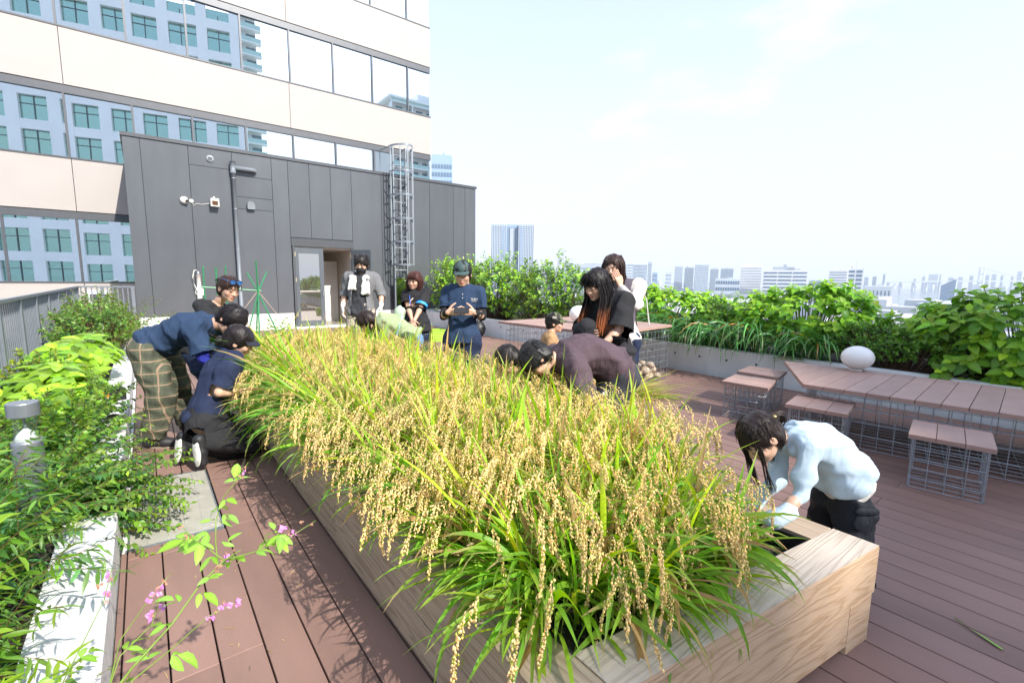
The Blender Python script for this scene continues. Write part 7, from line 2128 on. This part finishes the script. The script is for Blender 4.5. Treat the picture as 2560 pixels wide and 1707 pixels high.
for sx in (-1, 1): b.tube([tuple(p.P(sx*0.062, 0.045, -0.03)-p.off), tuple(p.P(sx*0.080, -0.01, 0.012)-p.off)], 0.003, 5).tube([tuple(p.P(sx*0.060, 0.04, -0.075)-p.off), tuple(p.P(sx*0.084, -0.015, -0.035)-p.off)], 0.003, 5)
b.build('ear_loops', BLACKC, mk)
tw = mat('printed_towel', (0.68, 0.66, 0.60), 0.95, 0.08, 18, 0.6, 160)
q = SDF(0.008)
for sx in (-1, 1):
    a0 = p.neck+p.slat*sx*0.075+p.sp*0.03-p.front*0.01; a1 = p.neck+p.slat*sx*0.095+p.front*0.125-p.sp*0.07; a2 = p.neck+p.slat*sx*0.10+p.front*0.150-p.sp*(0.30 if sx < 0 else 0.24)
    for off in (-0.03, 0, 0.03): q.chain([a0, a1+p.slat*off*0.8, a2+p.slat*off*1.2], [0.024, 0.024, 0.022], 0.012)
q.chain([p.neck+p.slat*0.075+p.sp*0.03, p.neck-p.front*0.075+p.sp*0.035, p.neck-p.slat*0.075+p.sp*0.03], [0.026, 0.028, 0.026], 0.02)
V, F = q.mesh(0.005, 30, 25); t_ = thing('towel', 'white printed towel hanging round the neck of the man with the mask', 'towel', tuple(p.off)); obj('cloth', mesh_np(V-p.off, F, tw, None, True), t_)
gl = mat('white_glove', (0.62, 0.62, 0.60), 0.9, 0.06, 60)
for i in (0, 1):
    q = SDF(0.0048); d = [dict(pdir=-UPZ+TOW*0.15, palm=-RT, curl=0.42, thumb_side=-1), dict(pdir=-UPZ+TOW*0.15, palm=RT, curl=0.42, thumb_side=1)][i]
    q.cone(p.wri[i]-nrm(p.wri[i]-p.elb[i])*0.04, p.wri[i], 0.034, 0.033, 0.01); hand_prims(q, p.wri[i]-np.array([0, 0, -0.002]), sc=1.14, **d); V, F = q.mesh(); V = V
    p.part('glove', V, F, gl)

# ---- staff woman
f = nrm(TOW*1.0-RT*0.15); pel = np.array((3.410, 6.820, 0.932))
p = Person('smiling woman with auburn hair, black jacket and a blue STAFF armband', pel, (3.432, 6.890, 1.447), (3.392, 6.846, 1.606), f-UPZ*0.15-RT*0.1, f, feet(pel, f, 0.09),
           [(3.245, 6.597, 0.971), (3.245, 6.638, 0.980)], elbow_hint=[RT-UPZ*0.3, -RT-UPZ*0.3], S=0.97, fem=True, headS=1.16, hup=UPZ+RT*0.10,
           hands=(dict(pdir=-UPZ*0.9-RT*0.35+TOW*0.2, palm=-TOW, curl=0.5, side=-1), dict(pdir=-UPZ*0.9+RT*0.35+TOW*0.2, palm=-TOW, curl=0.5, side=1)), shoulder_w=0.17)
sh = p.shirt(BLACKC, sleeve=0.72, loose=0.034, grow=0.018, hem=-0.26, seed=31, flare=0.042, sl_r=0.068)
dots = cloth('dotted_trousers', (0.016, 0.022, 0.045)); nd = dots.node_tree; vz = nd.nodes.new('ShaderNodeTexVoronoi'); vz.inputs['Scale'].default_value = 30; vz.inputs['Randomness'].default_value = 0.1
rp = nd.nodes.new('ShaderNodeValToRGB'); rp.color_ramp.elements[0].color = (0.5, 0.5, 0.5, 1); rp.color_ramp.elements[1].color = (0.014, 0.02, 0.042, 1); rp.color_ramp.elements[0].position = 0.12; rp.color_ramp.elements[1].position = 0.16
tc = nd.nodes.new('ShaderNodeTexCoord'); nd.links.new(tc.outputs['Object'], vz.inputs['Vector']); nd.links.new(vz.outputs['Distance'], rp.inputs['Fac']); nd.links.new(rp.outputs[0], nd.nodes['Principled BSDF'].inputs['Base Color'])
p.trousers(dots, seed=32); p.shoes(SHOE)
AUB = (0.060, 0.018, 0.013)
def ex(q, P, A, H):
    for sx in (-1, 1): q.chain([P(sx*0.075, -0.01, 0.02), P(sx*0.088, 0.0, -0.06), P(sx*0.085, 0.005, -0.135)], [0.03*H, 0.030*H, 0.020*H], 0.03)
    q.ell(P(0, -0.055, -0.06), np.array([0.085, 0.055, 0.09])*H, A, 0.03)
p.hair(AUB, extra=None, fringe=0.035, strands=260, puff=0.008)
p.locks([[p.P(sx*0.070, -0.02+dy, 0.05), p.P(sx*0.090, -0.01+dy, -0.02), p.P(sx*(0.092-abs(dy)*0.3), dy, -0.09), p.P(sx*0.082, dy+0.01, -0.150)] for sx in (-1, 1) for dy in (-0.07, -0.045, -0.015, 0.015, 0.04)], 0.0045, 0.0012, AUB, seed=5, n=22, jit=0.010)
p.locks([[p.P(x*0.7, 0.055, 0.11), p.P(x, 0.098, 0.065), p.P(x*1.1, 0.103, 0.030)] for x in np.linspace(-0.055, 0.055, 9)], 0.003, 0.001, AUB, name='fringe', seed=6, n=10, jit=0.006)
e0 = p.sh[0]*0.42+p.elb[0]*0.58; e1 = p.sh[0]*0.12+p.elb[0]*0.88
q = SDF(0.007); q.cone(e0, e1, 0.092, 0.098, 0.0); V, F = q.mesh(); d = nrm(e1-e0); c_ = V[F].mean(1); t = (c_-e0)@d
band = p.part('armband', V, F[(t > 0.0) & (t < np.linalg.norm(e1-e0))], mat('blue_armband', (0.03, 0.28, 0.66), 0.6, 0.04, 8))
hit, _n = surf_point(band, p, (e0+e1)/2+TOW*0.5-RT*0.02, (e0+e1)/2)
print_patch(p, 'STAFF', hit, RT*1.0+UPZ*-0.2, UPZ+RT*0.2, 0.062, mat('white_lettering', (0.8, 0.8, 0.8), 0.6), 'armband_text', 0.004)
b = MB(); pts = [p.sh[0]-p.slat*-0.02+p.sp*0.07-p.off, p.neck-p.sp*0.16+p.front*0.165+p.slat*0.02-p.off, p.spine(0.45)+p.front*0.155+p.slat*0.10-p.off, p.spine(0.15)+p.front*0.15+p.slat*0.19-p.off]
b.tube([tuple(x) for x in pts], 0.010, 6); b.build('bag_strap', mat('beige_strap', (0.55, 0.47, 0.36), 0.7), p.t)
b = MB(); pts = [p.neck+p.slat*0.05+p.front*0.05-p.off, p.neck+p.slat*0.045+p.front*0.16-p.sp*0.10-p.off, p.neck+p.slat*0.03+p.front*0.175-p.sp*0.24-p.off]
b.tube([tuple(x) for x in pts], 0.006, 5); b.build('lanyard', mat('blue_lanyard', (0.03, 0.12, 0.6), 0.6), p.t)
hit, _n = surf_point(sh, p, p.spine(0.28)+p.front*0.6, p.spine(0.28)); MB().lathe([(0.012, 0), (0.012, 0.004), (0.006, 0.006)], 10).build('button', mat('brown_button', (0.2, 0.14, 0.09), 0.4), p.t, tuple(hit-p.off)).rotation_euler = (R(90), 0, R(38))

# ---- woman in pale green bending into the rice
f = nrm(-RT*0.95+TOW*0.15); pel = np.array((2.766, 5.643, 0.836))
p = Person('woman in a pale green blouse and jeans bending into the rice', pel, (2.359, 5.815, 1.101), (2.218, 5.834, 1.095), -UPZ*0.8-RT*0.45, f, feet(pel+RT*0.05, f, 0.09),
           [(2.192, 5.641, 0.815), (2.217, 5.879, 0.822)], elbow_hint=[-UPZ-RT*0.2, -UPZ-RT*0.2], S=0.95, fem=True, headS=1.1, hup=-RT*0.8+UPZ*0.55, spine_bow=0.06, sface=f)
sh = p.shirt(cloth('pale_green_blouse', (0.27, 0.32, 0.18)), sleeve=1.0, loose=0.035, hem=-0.02, seed=41, flare=0.02, sl_r=0.066, wr=0.010)
p.trousers(cloth('blue_jeans', (0.13, 0.26, 0.46)), r=(0.118, 0.10, 0.075, 0.065), seed=42); p.shoes(SHOE)
DK = (0.020, 0.013, 0.011)
p.hair(DK, strands=200, puff=0.009)
p.locks([[p.P(x*0.8, -0.06, 0.06), p.P(x*1.3, -0.03, -0.02), p.P(x*1.3, 0.06, -0.10), p.head+p.hr*x*1.2+np.array([0, 0, -0.20]), p.head+p.hr*x+np.array([0, 0, -0.30])+RT*0.03] for x in np.linspace(-0.085, 0.085, 8)], 0.005, 0.0015, DK, seed=7, n=22)
b = MB(); b.tube([tuple(p.spine(0.55)+p.slat*-0.02-p.front*0.15-p.off), tuple(p.spine(0.5)-p.slat*0.17-p.front*0.02-p.off), tuple(p.spine(0.42)-p.slat*0.13+p.front*0.13-p.off)], 0.012, 6); b.build('bag_strap', mat('pale_blue_strap', (0.36, 0.52, 0.6), 0.7), p.t)

# ---- woman with sunglasses on her head
f = nrm(RT*0.9+TOW*0.35); pel = np.array((0.456, 6.299, 0.824))
p = Person('woman in a black T-shirt with blue sunglasses pushed up on her dark hair', pel, (0.637, 6.267, 1.319), (0.751, 6.119, 1.503), RT*0.86+TOW*0.42-UPZ*0.30, f, feet(pel+RT*0.1, f, 0.10),
           [(0.792, 6.054, 0.928), (0.637, 5.791, 0.933)], elbow_hint=[-UPZ-f*0.5, -UPZ-f*0.5], S=0.96, fem=True, headS=1.16, hup=UPZ+RT*0.25)
sh = p.shirt(BLACKC, sleeve=0.8, loose=0.03, hem=-0.12, seed=51, flare=0.025, sl_r=0.07, neck_r=0.085)
p.trousers(DKNAVY, seed=52); p.shoes(SHOE)
def ex(q, P, A, H): q.ell(P(0, -0.115, 0.02), np.array([0.035, 0.03, 0.045])*H, A, 0.02)
BR = (0.030, 0.015, 0.011)
p.hair(BR, extra=ex, strands=300, puff=0.006, fringe=0.05, sides=False)
p.locks([[p.P(x*0.8, 0.06, 0.11), p.P(x, 0.100, 0.070), p.P(x*1.2, 0.108, 0.012)] for x in np.linspace(-0.05, 0.065, 8)], 0.003, 0.001, BR, name='fringe', seed=8, n=4, jit=0.006)
o = p.spectacles(mat('blue_sunglasses', (0.02, 0.09, 0.30), 0.25), up=0.092, back=-0.012, name='sunglasses', lens=mat('blue_lens', (0.03, 0.16, 0.42), 0.1), sc=1.15)
b = MB()
for a in range(5): b.tube([tuple(p.P(-0.03+0.015*a, -0.135, 0.06)-p.off), tuple(p.P(-0.03+0.015*a, -0.165, 0.03)-p.off), tuple(p.P(-0.03+0.015*a, -0.145, -0.01)-p.off)], 0.006, 5)
b.build('hair_claw', MAT['black'], p.t)

# ---- tall bending man in plaid trousers
f = nrm(RT); pel = np.array((0.029, 5.583, 0.972))
p = Person('man in navy polo shirt, plaid trousers and blue arm covers bending towards the rice', pel, (0.486, 5.310, 1.179), (0.643, 5.194, 1.227), -UPZ*0.80+RT*0.48+TOW*0.22, f, [(0.28, 5.86, 0.09), (-0.03, 5.52, 0.09)],
           [(0.673, 5.278, 0.721), (0.542, 4.931, 0.717)], elbow_hint=[-UPZ-f*0.6, -UPZ-f*0.7], S=1.06, headS=1.16, hup=RT*0.85+UPZ*0.5, spine_bow=0.055, toes=[(0.17, -0.05, -0.055), (0.17, -0.05, -0.055)], sface=f, shoulder_w=0.2)
sh = p.shirt(NAVY, sleeve=0.82, loose=0.022, hem=-0.07, seed=61, collar=NAVY, flare=0.02, sl_r=0.07, wr=0.009)
b = SDF(0.008)
for i in (0, 1): b.chain([p.sh[i]*0.3+p.elb[i]*0.7, p.elb[i], p.wri[i]], [0.050, 0.046, 0.036], 0.02)
V, F = b.mesh(0.003, 30, 4); p.part('arm_covers', V, F, cloth('royal_blue_cover', (0.016, 0.022, 0.19)))
pl = cloth('plaid_trousers', (0.13, 0.13, 0.085)); nd = pl.node_tree; tc = nd.nodes.new('ShaderNodeTexCoord'); sp_ = nd.nodes.new('ShaderNodeSeparateXYZ'); nd.links.new(tc.outputs['Object'], sp_.inputs[0])
def band(axis_sock, fr_, th_, sh_=0.0):
    a = nd.nodes.new('ShaderNodeMath'); a.operation = 'MULTIPLY_ADD'; a.inputs[1].default_value = fr_; a.inputs[2].default_value = sh_; nd.links.new(axis_sock, a.inputs[0])
    b_ = nd.nodes.new('ShaderNodeMath'); b_.operation = 'FRACT'; nd.links.new(a.outputs[0], b_.inputs[0])
    c2 = nd.nodes.new('ShaderNodeMath'); c2.operation = 'LESS_THAN'; c2.inputs[1].default_value = th_; nd.links.new(b_.outputs[0], c2.inputs[0]); return c2.outputs[0]
hx_ = nd.nodes.new('ShaderNodeVectorMath'); hx_.operation = 'DOT_PRODUCT'; hx_.inputs[1].default_value = (0.787, -0.617, 0); nd.links.new(tc.outputs['Object'], hx_.inputs[0])
dots_ = hx_.outputs['Value']
cur = (0.105, 0.115, 0.07, 1)
prev = None
for sock, fr_, th_, sh_, colr, fac in ((sp_.outputs[2], 9.0, 0.5, 0.0, (0.06, 0.065, 0.05, 1), 0.55), (dots_, 9.0, 0.5, 0.2, (0.055, 0.06, 0.045, 1), 0.55), (sp_.outputs[2], 9.0, 0.10, 0.3, (0.36, 0.24, 0.17, 1), 0.7), (dots_, 9.0, 0.10, 0.5, (0.36, 0.24, 0.17, 1), 0.7)):
    mxn = nd.nodes.new('ShaderNodeMixRGB'); mu_ = nd.nodes.new('ShaderNodeMath'); mu_.operation = 'MULTIPLY'; mu_.inputs[1].default_value = fac; nd.links.new(band(sock, fr_, th_, sh_), mu_.inputs[0]); nd.links.new(mu_.outputs[0], mxn.inputs['Fac'])
    if prev is None: mxn.inputs['Color1'].default_value = cur
    else: nd.links.new(prev, mxn.inputs['Color1'])
    mxn.inputs['Color2'].default_value = colr; prev = mxn.outputs[0]
nd.links.new(prev, nd.nodes['Principled BSDF'].inputs['Base Color'])
p.trousers(pl, r=(0.122, 0.118, 0.105, 0.085), length=0.93, seed=62, wr=0.009); p.shoes(SHOE, mat('worn_sole', (0.22, 0.18, 0.13), 0.8))
p.hair((0.012, 0.009, 0.010), strands=520, puff=0.013, slen=0.055, seed=4)
MB().lathe([(0.0035, -0.004), (0.0045, 0), (0.0035, 0.004)], 8, tuple(p.P(0.085, 0.0, -0.040)-p.off)).build('earring', MAT['black'], p.t)
hit, _n = surf_point(sh, p, p.pel+p.hlat*0.6-p.sp*0.12, p.pel-p.sp*0.12)
b = MB().tube([tuple(np.array((-0.021, 5.382, 0.919))-p.off), tuple(np.array((-0.015, 5.359, 0.884))-p.off), tuple(np.array((-0.009, 5.349, 0.859))-p.off)], [0.012, 0.010, 0.008], 8); b.build('key_fob', MAT['black'], p.t)

# ---- kneeling woman
f = nrm(np.array([1.0, 0.12, 0])); pel = np.array((0.334, 4.844, 0.371))
p = Person('kneeling woman in navy T-shirt and dark cap with her hair in a bun', pel, (0.582, 4.838, 0.960), (0.647, 4.806, 1.068), RT*0.85-TOW*0.35-UPZ*0.45, f, [(0.202, 4.857, 0.215), (0.306, 4.601, 0.242)],
           [(0.732, 4.893, 0.613), (0.683, 4.703, 0.630)], knee_hint=[(1, 0, -0.4), (1, 0, -0.4)], elbow_hint=[-UPZ, -UPZ], S=0.98, fem=True, headS=1.12, hup=RT*0.45+UPZ*0.85, toes=[(-0.03, -0.02, -0.125), (-0.01, -0.02, -0.125)], sface=f, spine_bow=0.03)
sh = p.shirt(NAVY2, sleeve=0.85, loose=0.022, hem=-0.05, seed=71, sl_r=0.066, wr=0.009, neck_r=0.075)
p.sole_dir = TOW*0.85-RT*0.45+UPZ*0.15
p.trousers(BLACKC, r=(0.135, 0.118, 0.085, 0.07), waist=0.17, seed=72, wr=0.008, length=1.02); p.shoes(SHOE, SOLE)
def ex(q, P, A, H): q.ell(P(0, -0.125, -0.05), np.array([0.036, 0.032, 0.034])*H, A, 0.012)
p.hair((0.013, 0.009, 0.009), extra=ex, strands=260, puff=0.008, seed=6)
p.cap(mat('dark_knit_cap', (0.012, 0.014, 0.024), 0.9, 0.1, 40))

# ---- man in the olive cap crouching by the high table
f = nrm(RT); pel = np.array((4.510, 4.918, 0.474))
p = Person('man in olive cap and tan T-shirt crouching beside the high table', pel, (4.592, 4.977, 0.828), (4.671, 4.950, 1.031), RT*1.0-UPZ*0.08+TOW*0.12, f, feet(pel+RT*0.05, f, 0.12),
           [(4.815, 4.867, 0.451), (4.598, 4.666, 0.531)], knee_hint=[RT+UPZ*0.5, RT+UPZ*0.5], elbow_hint=[-UPZ, -UPZ], S=1.02, headS=1.18)
p.shirt(cloth('tan_tee', (0.36, 0.22, 0.11)), sleeve=0.8, loose=0.03, seed=81, sl_r=0.07)
p.trousers(CHAR, seed=82, r=(0.12, 0.11, 0.085, 0.08)); p.shoes(SHOE)
p.hair(strands=160, puff=0.006, fringe=0.06, side_low=-0.005); o = p.cap(cloth('olive_cap', (0.115, 0.125, 0.07)))
q = SDF(0.005); q.cone(p.P(0.002, 0.076, -0.098), p.P(0.002, 0.088, -0.100), 0.013, 0.011, 0.0); V, F = q.mesh(); p.part('goatee', V, F, EYE)
def flat(nm, pts, m, par): MB().add([tuple(np.array(x)-p.off) for x in pts], [tuple(range(len(pts)))]).build(nm, m, par)
cp = lambda a, z: p.P(0.1005*math.sin(a), -0.010+0.120*math.cos(a), z)
flat('side_patch', [cp(1.75, 0.060), cp(1.35, 0.060), cp(1.35, 0.088), cp(1.75, 0.088)], mat('flag_patch', (0.42, 0.40, 0.33), 0.8, 0.3, 60), o)
flat('front_badge', [cp(-0.15, 0.065), cp(0.25, 0.065), cp(0.22, 0.105), cp(-0.12, 0.105)], mat('gold_badge', (0.42, 0.30, 0.10), 0.7, 0.3, 60), o)
# ---- bending man in the red shirt with glasses
f = nrm(-RT); pel = np.array((3.199, 3.154, 0.641))
p = Person('man with glasses and a red and black shirt bending over the rice', pel, (2.775, 3.330, 0.855), (2.608, 3.379, 0.902), -UPZ*0.72-RT*0.62+TOW*0.15, f, feet(pel, f, 0.12),
           [(2.652, 3.124, 0.578), (2.748, 3.367, 0.570)], elbow_hint=[-UPZ-RT*-0.4, -UPZ], S=1.0, headS=1.12, hup=-RT*0.62+UPZ*0.75, spine_bow=0.05, sface=f)
sh = p.shirt(cloth('black_panel_shirt', (0.016, 0.014, 0.016)), sleeve=0.75, loose=0.02, seed=91)
q = SDF(0.009)
for i in (0, 1): q.cone(p.sh[i]+p.slat*(0.03 if i == 0 else -0.03), p.sh[i]*0.6+p.elb[i]*0.4, 0.080, 0.082, 0.02)
q.cone(p.neck-p.sp*0.02, p.neck-p.sp*0.06, 0.090, 0.10, 0.02)
V, F = q.mesh(0.003, 20, 9); c_ = V[F].mean(1); p.part('red_yoke', V, F[np.linalg.norm(c_-p.neck, axis=1) > 0.07], cloth('red_cloth', (0.34, 0.012, 0.018)))
p.trousers(CHAR, seed=92); p.shoes(SHOE); p.hair((0.013, 0.010, 0.009), strands=480, puff=0.011, seed=11, slen=0.05)
p.spectacles(sc=1.1, lens=clear_glass('spectacle_lens'))

# ---- bending man in the purple grey T-shirt
f = nrm(-RT*0.98+TOW*0.1); pel = np.array((3.080, 2.481, 0.892))
p = Person('man in a purple grey T-shirt and dark shorts bending deep into the rice', pel, (2.568, 2.674, 1.022), (2.383, 2.719, 1.030), -UPZ*0.86-RT*0.25+TOW*0.12, f, feet(pel+RT*0.03, f, 0.13),
           [(2.316, 2.438, 0.655), (2.604, 2.647, 0.571)], elbow_hint=[RT-UPZ*0.3, RT-UPZ*0.3], S=1.05, headS=1.12, hup=-RT*0.88+UPZ*0.42, spine_bow=0.11, sface=f, shoulder_w=0.205)
sh = p.shirt(cloth('purple_grey_tee', (0.085, 0.058, 0.068)), sleeve=0.98, loose=0.034, grow=0.016, hem=0.01, seed=101, flare=0.035, sl_r=0.074, wr=0.009)
p.trousers(cloth('dark_grey_shorts', (0.040, 0.043, 0.050)), r=(0.13, 0.13, 0.125, 0.125), length=0.12, seed=102); p.shoes(mat('pale_trainer', (0.5, 0.5, 0.48), 0.6))
p.hair((0.015, 0.014, 0.014), strands=620, puff=0.013, seed=12, slen=0.05)
p.spectacles(sc=1.05, lens=clear_glass('spectacle_lens2'))
LOGO = np.array((2.751, 2.334, 0.771))
for k in range(3):
    x0 = -0.030+k*0.019
    V = [(x0, 0, 0), (x0+0.014, 0, 0), (x0+0.014-0.012*1.0+0.004, 0, 0.018+0.013*k), (x0-0.010, 0, 0.012+0.013*k)]
    o = MB().add(V, [(0, 1, 2, 3)]).build('stripe_emblem', WHITEC, p.t)
    tr = bpy.data.objects; bod = [c for c in p.t.children if c.name.startswith('trousers')][0]
    hit, _n = surf_point(bod, p, (0, 0, 1.65), LOGO)
    o.location = tuple(hit-p.off+TOW*0.006); o.rotation_euler = (R(-8), 0, -R(38.13)-0.0)

# ---- woman with orange hair tips
f = nrm(-RT*0.75+TOW*0.6); pel = np.array((3.464, 2.871, 0.958))
p = Person('smiling woman in black with long dark hair fading to orange tips', pel, (3.478, 2.951, 1.496), (3.305, 2.952, 1.609), -RT*0.72+TOW*0.55-UPZ*0.36, f, feet(pel, f, 0.09),
           [(3.173, 2.770, 1.059), (3.162, 2.889, 1.177)], elbow_hint=[RT*0.9-UPZ*0.5, -RT*0.5-UPZ], S=1.0, fem=True, headS=1.15, shoulder_w=0.18)
sh = p.shirt(BLACKC, sleeve=0.98, loose=0.045, grow=0.02, hem=-0.35, seed=111, flare=0.045, sl_r=0.078)
p.trousers(BLACKC, seed=112); p.shoes(SHOE)
zt = p.head[2]
def omb(W):
    t = np.clip((zt-0.20-W[:, 2])/0.16, 0, 1)[:, None]; return np.array([[0.010, 0.008, 0.008]])*(1-t)+np.array([[0.34, 0.105, 0.035]])*t
p.hair((0.010, 0.008, 0.008), strands=320, puff=0.009, fringe=0.03)
gl_ = []
for sx in (-1, 1):
    for dy in (-0.075, -0.045, -0.015, 0.02, 0.045):
        x = sx*(0.088-abs(dy+0.01)*0.35); dn = lambda z: np.array([0, 0, -z])
        b0 = p.P(x*0.85, dy, 0.06); b1 = p.P(x*1.12, dy, -0.03); b2 = p.P(x*1.2, dy+0.01, -0.10)
        out_ = p.front*(0.06 if dy > -0.03 else -0.02)+p.slat*sx*0.015
        gl_.append([b0, b1, b2, b2+dn(0.11)+out_*0.7, b2+dn(0.22)+out_*1.2, b2+dn(0.31)+out_*1.3])
p.locks(gl_, 0.006, 0.0016, (0, 0, 0), colf=omb, seed=13, n=34, jit=0.014)
p.locks([[p.P(x*0.7, 0.055, 0.115), p.P(x, 0.100, 0.070), p.P(x*1.1, 0.106, 0.020)] for x in np.linspace(-0.065, 0.065, 11)], 0.003, 0.001, (0.010, 0.008, 0.008), name='fringe', seed=14, n=12, jit=0.006)
ht_ = thing('bucket_hat', 'black bucket hat carried by the woman with orange hair tips', 'hat', (3.067, 2.842, 1.223))
MB().lathe([(0.115, -0.03), (0.12, -0.025), (0.08, 0.01), (0.068, 0.07), (0.045, 0.082), (0.002, 0.084)], 24).build('crown', BLACKC, ht_, smooth=True).rotation_euler = (R(35), R(-20), 0)

# ---- woman laughing behind her hand
f = nrm(TOW*0.85-RT*0.45); pel = np.array((4.136, 3.312, 0.997))
p = Person('laughing woman in white sleeves covering her mouth with one hand', pel, (4.207, 3.387, 1.622), (4.062, 3.400, 1.782), TOW*0.85-RT*0.42-UPZ*0.16, f, feet(pel, f, 0.09),
           [(3.998, 3.238, 1.589), (3.951, 3.342, 1.072)], elbow_hint=[RT*0.9-UPZ*0.7, -RT*0.5-UPZ], S=1.05, fem=True, headS=1.18, hup=UPZ+RT*-0.05,
           hands=(dict(pdir=UPZ*0.95-RT*0.35+TOW*0.1, palm=-TOW*0.8-RT*0.4, curl=0.25, side=-1), None))
p.shirt(cloth('ivory_knit', (0.62, 0.58, 0.53)), sleeve=1.9, loose=0.02, seed=121, sl_r=0.075)
q = SDF(0.0105); p.torso_prims(q, 0.024, 0.026, 0.05); q.ell(p.spine(-0.1), [0.18, 0.15, 0.1], [p.hlat, p.front, p.sp], 0.05); q.cut(p.spine(-0.15), -p.sp)
V, F = q.mesh(0.004, 16, 5); c_ = V[F].mean(1); nb_ = np.linalg.norm(c_-p.neck-p.sp*0.02, axis=1)
p.part('vest', V, F[(np.abs((c_-p.neck)@p.slat) < 0.165) & (nb_ > 0.085)], cloth('mauve_vest', (0.10, 0.085, 0.105)))
p.trousers(DKNAVY, seed=122); p.shoes(SHOE)
BR2 = (0.034, 0.017, 0.013)
p.hair(BR2, strands=260, puff=0.008, fringe=0.05)
p.locks([[p.P(sx*0.05, -0.01+dy, 0.10), p.P(sx*0.090, dy, 0.03), p.P(sx*(0.098-abs(dy)*0.3), dy, -0.06), p.P(sx*0.098, dy+0.0, -0.13), p.P(sx*0.085, dy+0.01, -0.20)] for sx in (-1, 1) for dy in (-0.075, -0.045, -0.015, 0.015, 0.04)], 0.005, 0.0013, BR2, seed=15, n=26, jit=0.010)
b = MB().tube([tuple(p.sh[0]+p.sp*0.07-p.off), tuple(p.sh[0]-p.front*0.15+p.slat*-0.06-p.sp*0.12-p.off), tuple(p.sh[0]-p.front*0.12-p.slat*0.10-p.sp*0.40-p.off)], 0.008, 6); b.build('bag_strap', mat('pale_strap', (0.6, 0.57, 0.52), 0.7), p.t)

# ---- girl in the pale blue hoodie
f = nrm(-RT*0.97+TOW*0.05); pel = np.array((2.810, 0.757, 0.664))
p = Person('girl in pale blue hoodie and dark cargo trousers bending over the planter corner', pel, (2.562, 0.947, 0.864), (2.398, 1.014, 0.879), -UPZ*0.74-RT*0.58+TOW*0.12, f, feet(pel-f*0.03, f, 0.11),
           [(2.269, 0.877, 0.531), (2.449, 1.032, 0.465)], elbow_hint=[RT*0.6-UPZ*0.5, RT*0.6-UPZ*0.5], S=0.70, fem=True, headS=0.98, legs=(0.262, 0.252), hup=-RT*0.72+UPZ*0.62, spine_bow=0.065, sface=f, shoulder_w=0.15, arms_len='straight',
           hands=(dict(pdir=-RT*0.5-UPZ*0.8, palm=-TOW, curl=0.5, side=-1), dict(pdir=-RT*0.5-UPZ*0.8, palm=TOW, curl=0.5, side=1)))
HOOD = cloth('pale_blue_hoodie', (0.46, 0.57, 0.64))
sh = p.shirt(HOOD, sleeve=1.93, loose=0.016, grow=0.010, hem=0.0, seed=131, sl_r=0.060, wr=0.009, neck_r=0.06)
q = SDF(0.0075); nb = p.neck-p.sp*0.02
for a in np.linspace(-2.2, 2.2, 9):
    d = -p.front*math.cos(a)+p.slat*math.sin(a); q.ell(nb+d*0.070+p.sp*0.005*math.cos(a), [0.036, 0.036, 0.032], None, 0.015)
q.ell(p.neck-p.sp*0.11-p.front*0.115, [0.075, 0.032, 0.085], [p.slat, p.front, p.sp], 0.03)
q.ell(p.neck-p.sp*0.055-p.front*0.135, [0.055, 0.022, 0.035], [p.slat, p.front, p.sp], 0.015, 's')
V, F = q.mesh(0.003, 25, 3); p.part('hood', V, F, HOOD)
q = SDF(0.009); lt = p.hlat; fr_ = np.cross(nrm(p.sp-lt*np.dot(p.sp, lt)), lt)
for t in (0.05, -0.02, -0.08): q.ell(p.spine(t), [0.138, 0.110, 0.06], [lt, fr_, p.sp], 0.04)
q.cut(p.spine(0.06), p.sp); q.cut(p.spine(-0.13), -p.sp); V, F = q.mesh(0.006, 18, 4); p.part('white_undershirt', V, F, WHITEC)
tr = p.trousers(cloth('black_cargo', (0.013, 0.015, 0.020), 0.7), r=(0.100, 0.118, 0.118, 0.11), seed=132, wr=0.009, waist=0.02); p.shoes(SHOE)
for i, tt in ((0, 0.55),):
    a = p.hip[i]*(1-tt)+p.kne[i]*tt; d = nrm(p.kne[i]-p.hip[i]); n_ = nrm(TOW-d*np.dot(TOW, d)); r_ = np.cross(d, n_)
    q = SDF(0.007); q.ell(a+n_*0.078+d*0.02, [0.060, 0.022, 0.062], [r_, n_, d], 0.0); V, F = q.mesh(0.003, 30, 2); p.part('cargo_pocket', V, F, tr.data.materials[0])
    q = SDF(0.007); q.ell(a+n_*0.086-d*0.035, [0.064, 0.018, 0.024], [r_, n_, d], 0.0); V, F = q.mesh(0.002, 30, 2); p.part('pocket_flap', V, F, tr.data.materials[0])
GH = (0.022, 0.014, 0.012)
p.hair(GH, strands=700, puff=0.007, fringe=0.05, seed=16, slen=0.05, side_low=-0.005, back_low=-0.10, sides=False)
tie = p.P(0, -0.122, 0.02)
b = MB().lathe([(0.016, -0.006), (0.019, 0), (0.016, 0.006)], 14, tuple(tie-p.off)); b.build('hair_tie', mat('yellow_tie', (0.6, 0.52, 0.16), 0.5), p.t)
p.locks([[tie, p.P(0, -0.165, 0.0), p.P(0.02, -0.17, -0.06), p.P(0.10, -0.08, -0.10), p.P(0.09, 0.02, -0.17)+np.array([0, 0, -0.03])]], 0.0045, 0.0012, GH, name='ponytail', seed=17, n=40, jit=0.006)
p.locks([[p.P(x, 0.05, 0.05), p.P(x*1.05, 0.085, -0.02), p.P(x, 0.10, -0.08)+np.array([0, 0, -0.05]), p.P(x, 0.09, -0.11)+np.array([0, 0, -0.13])] for x in (0.062, -0.062, 0.072)], 0.0035, 0.001, GH, name='side_locks', seed=18, n=16, jit=0.007)
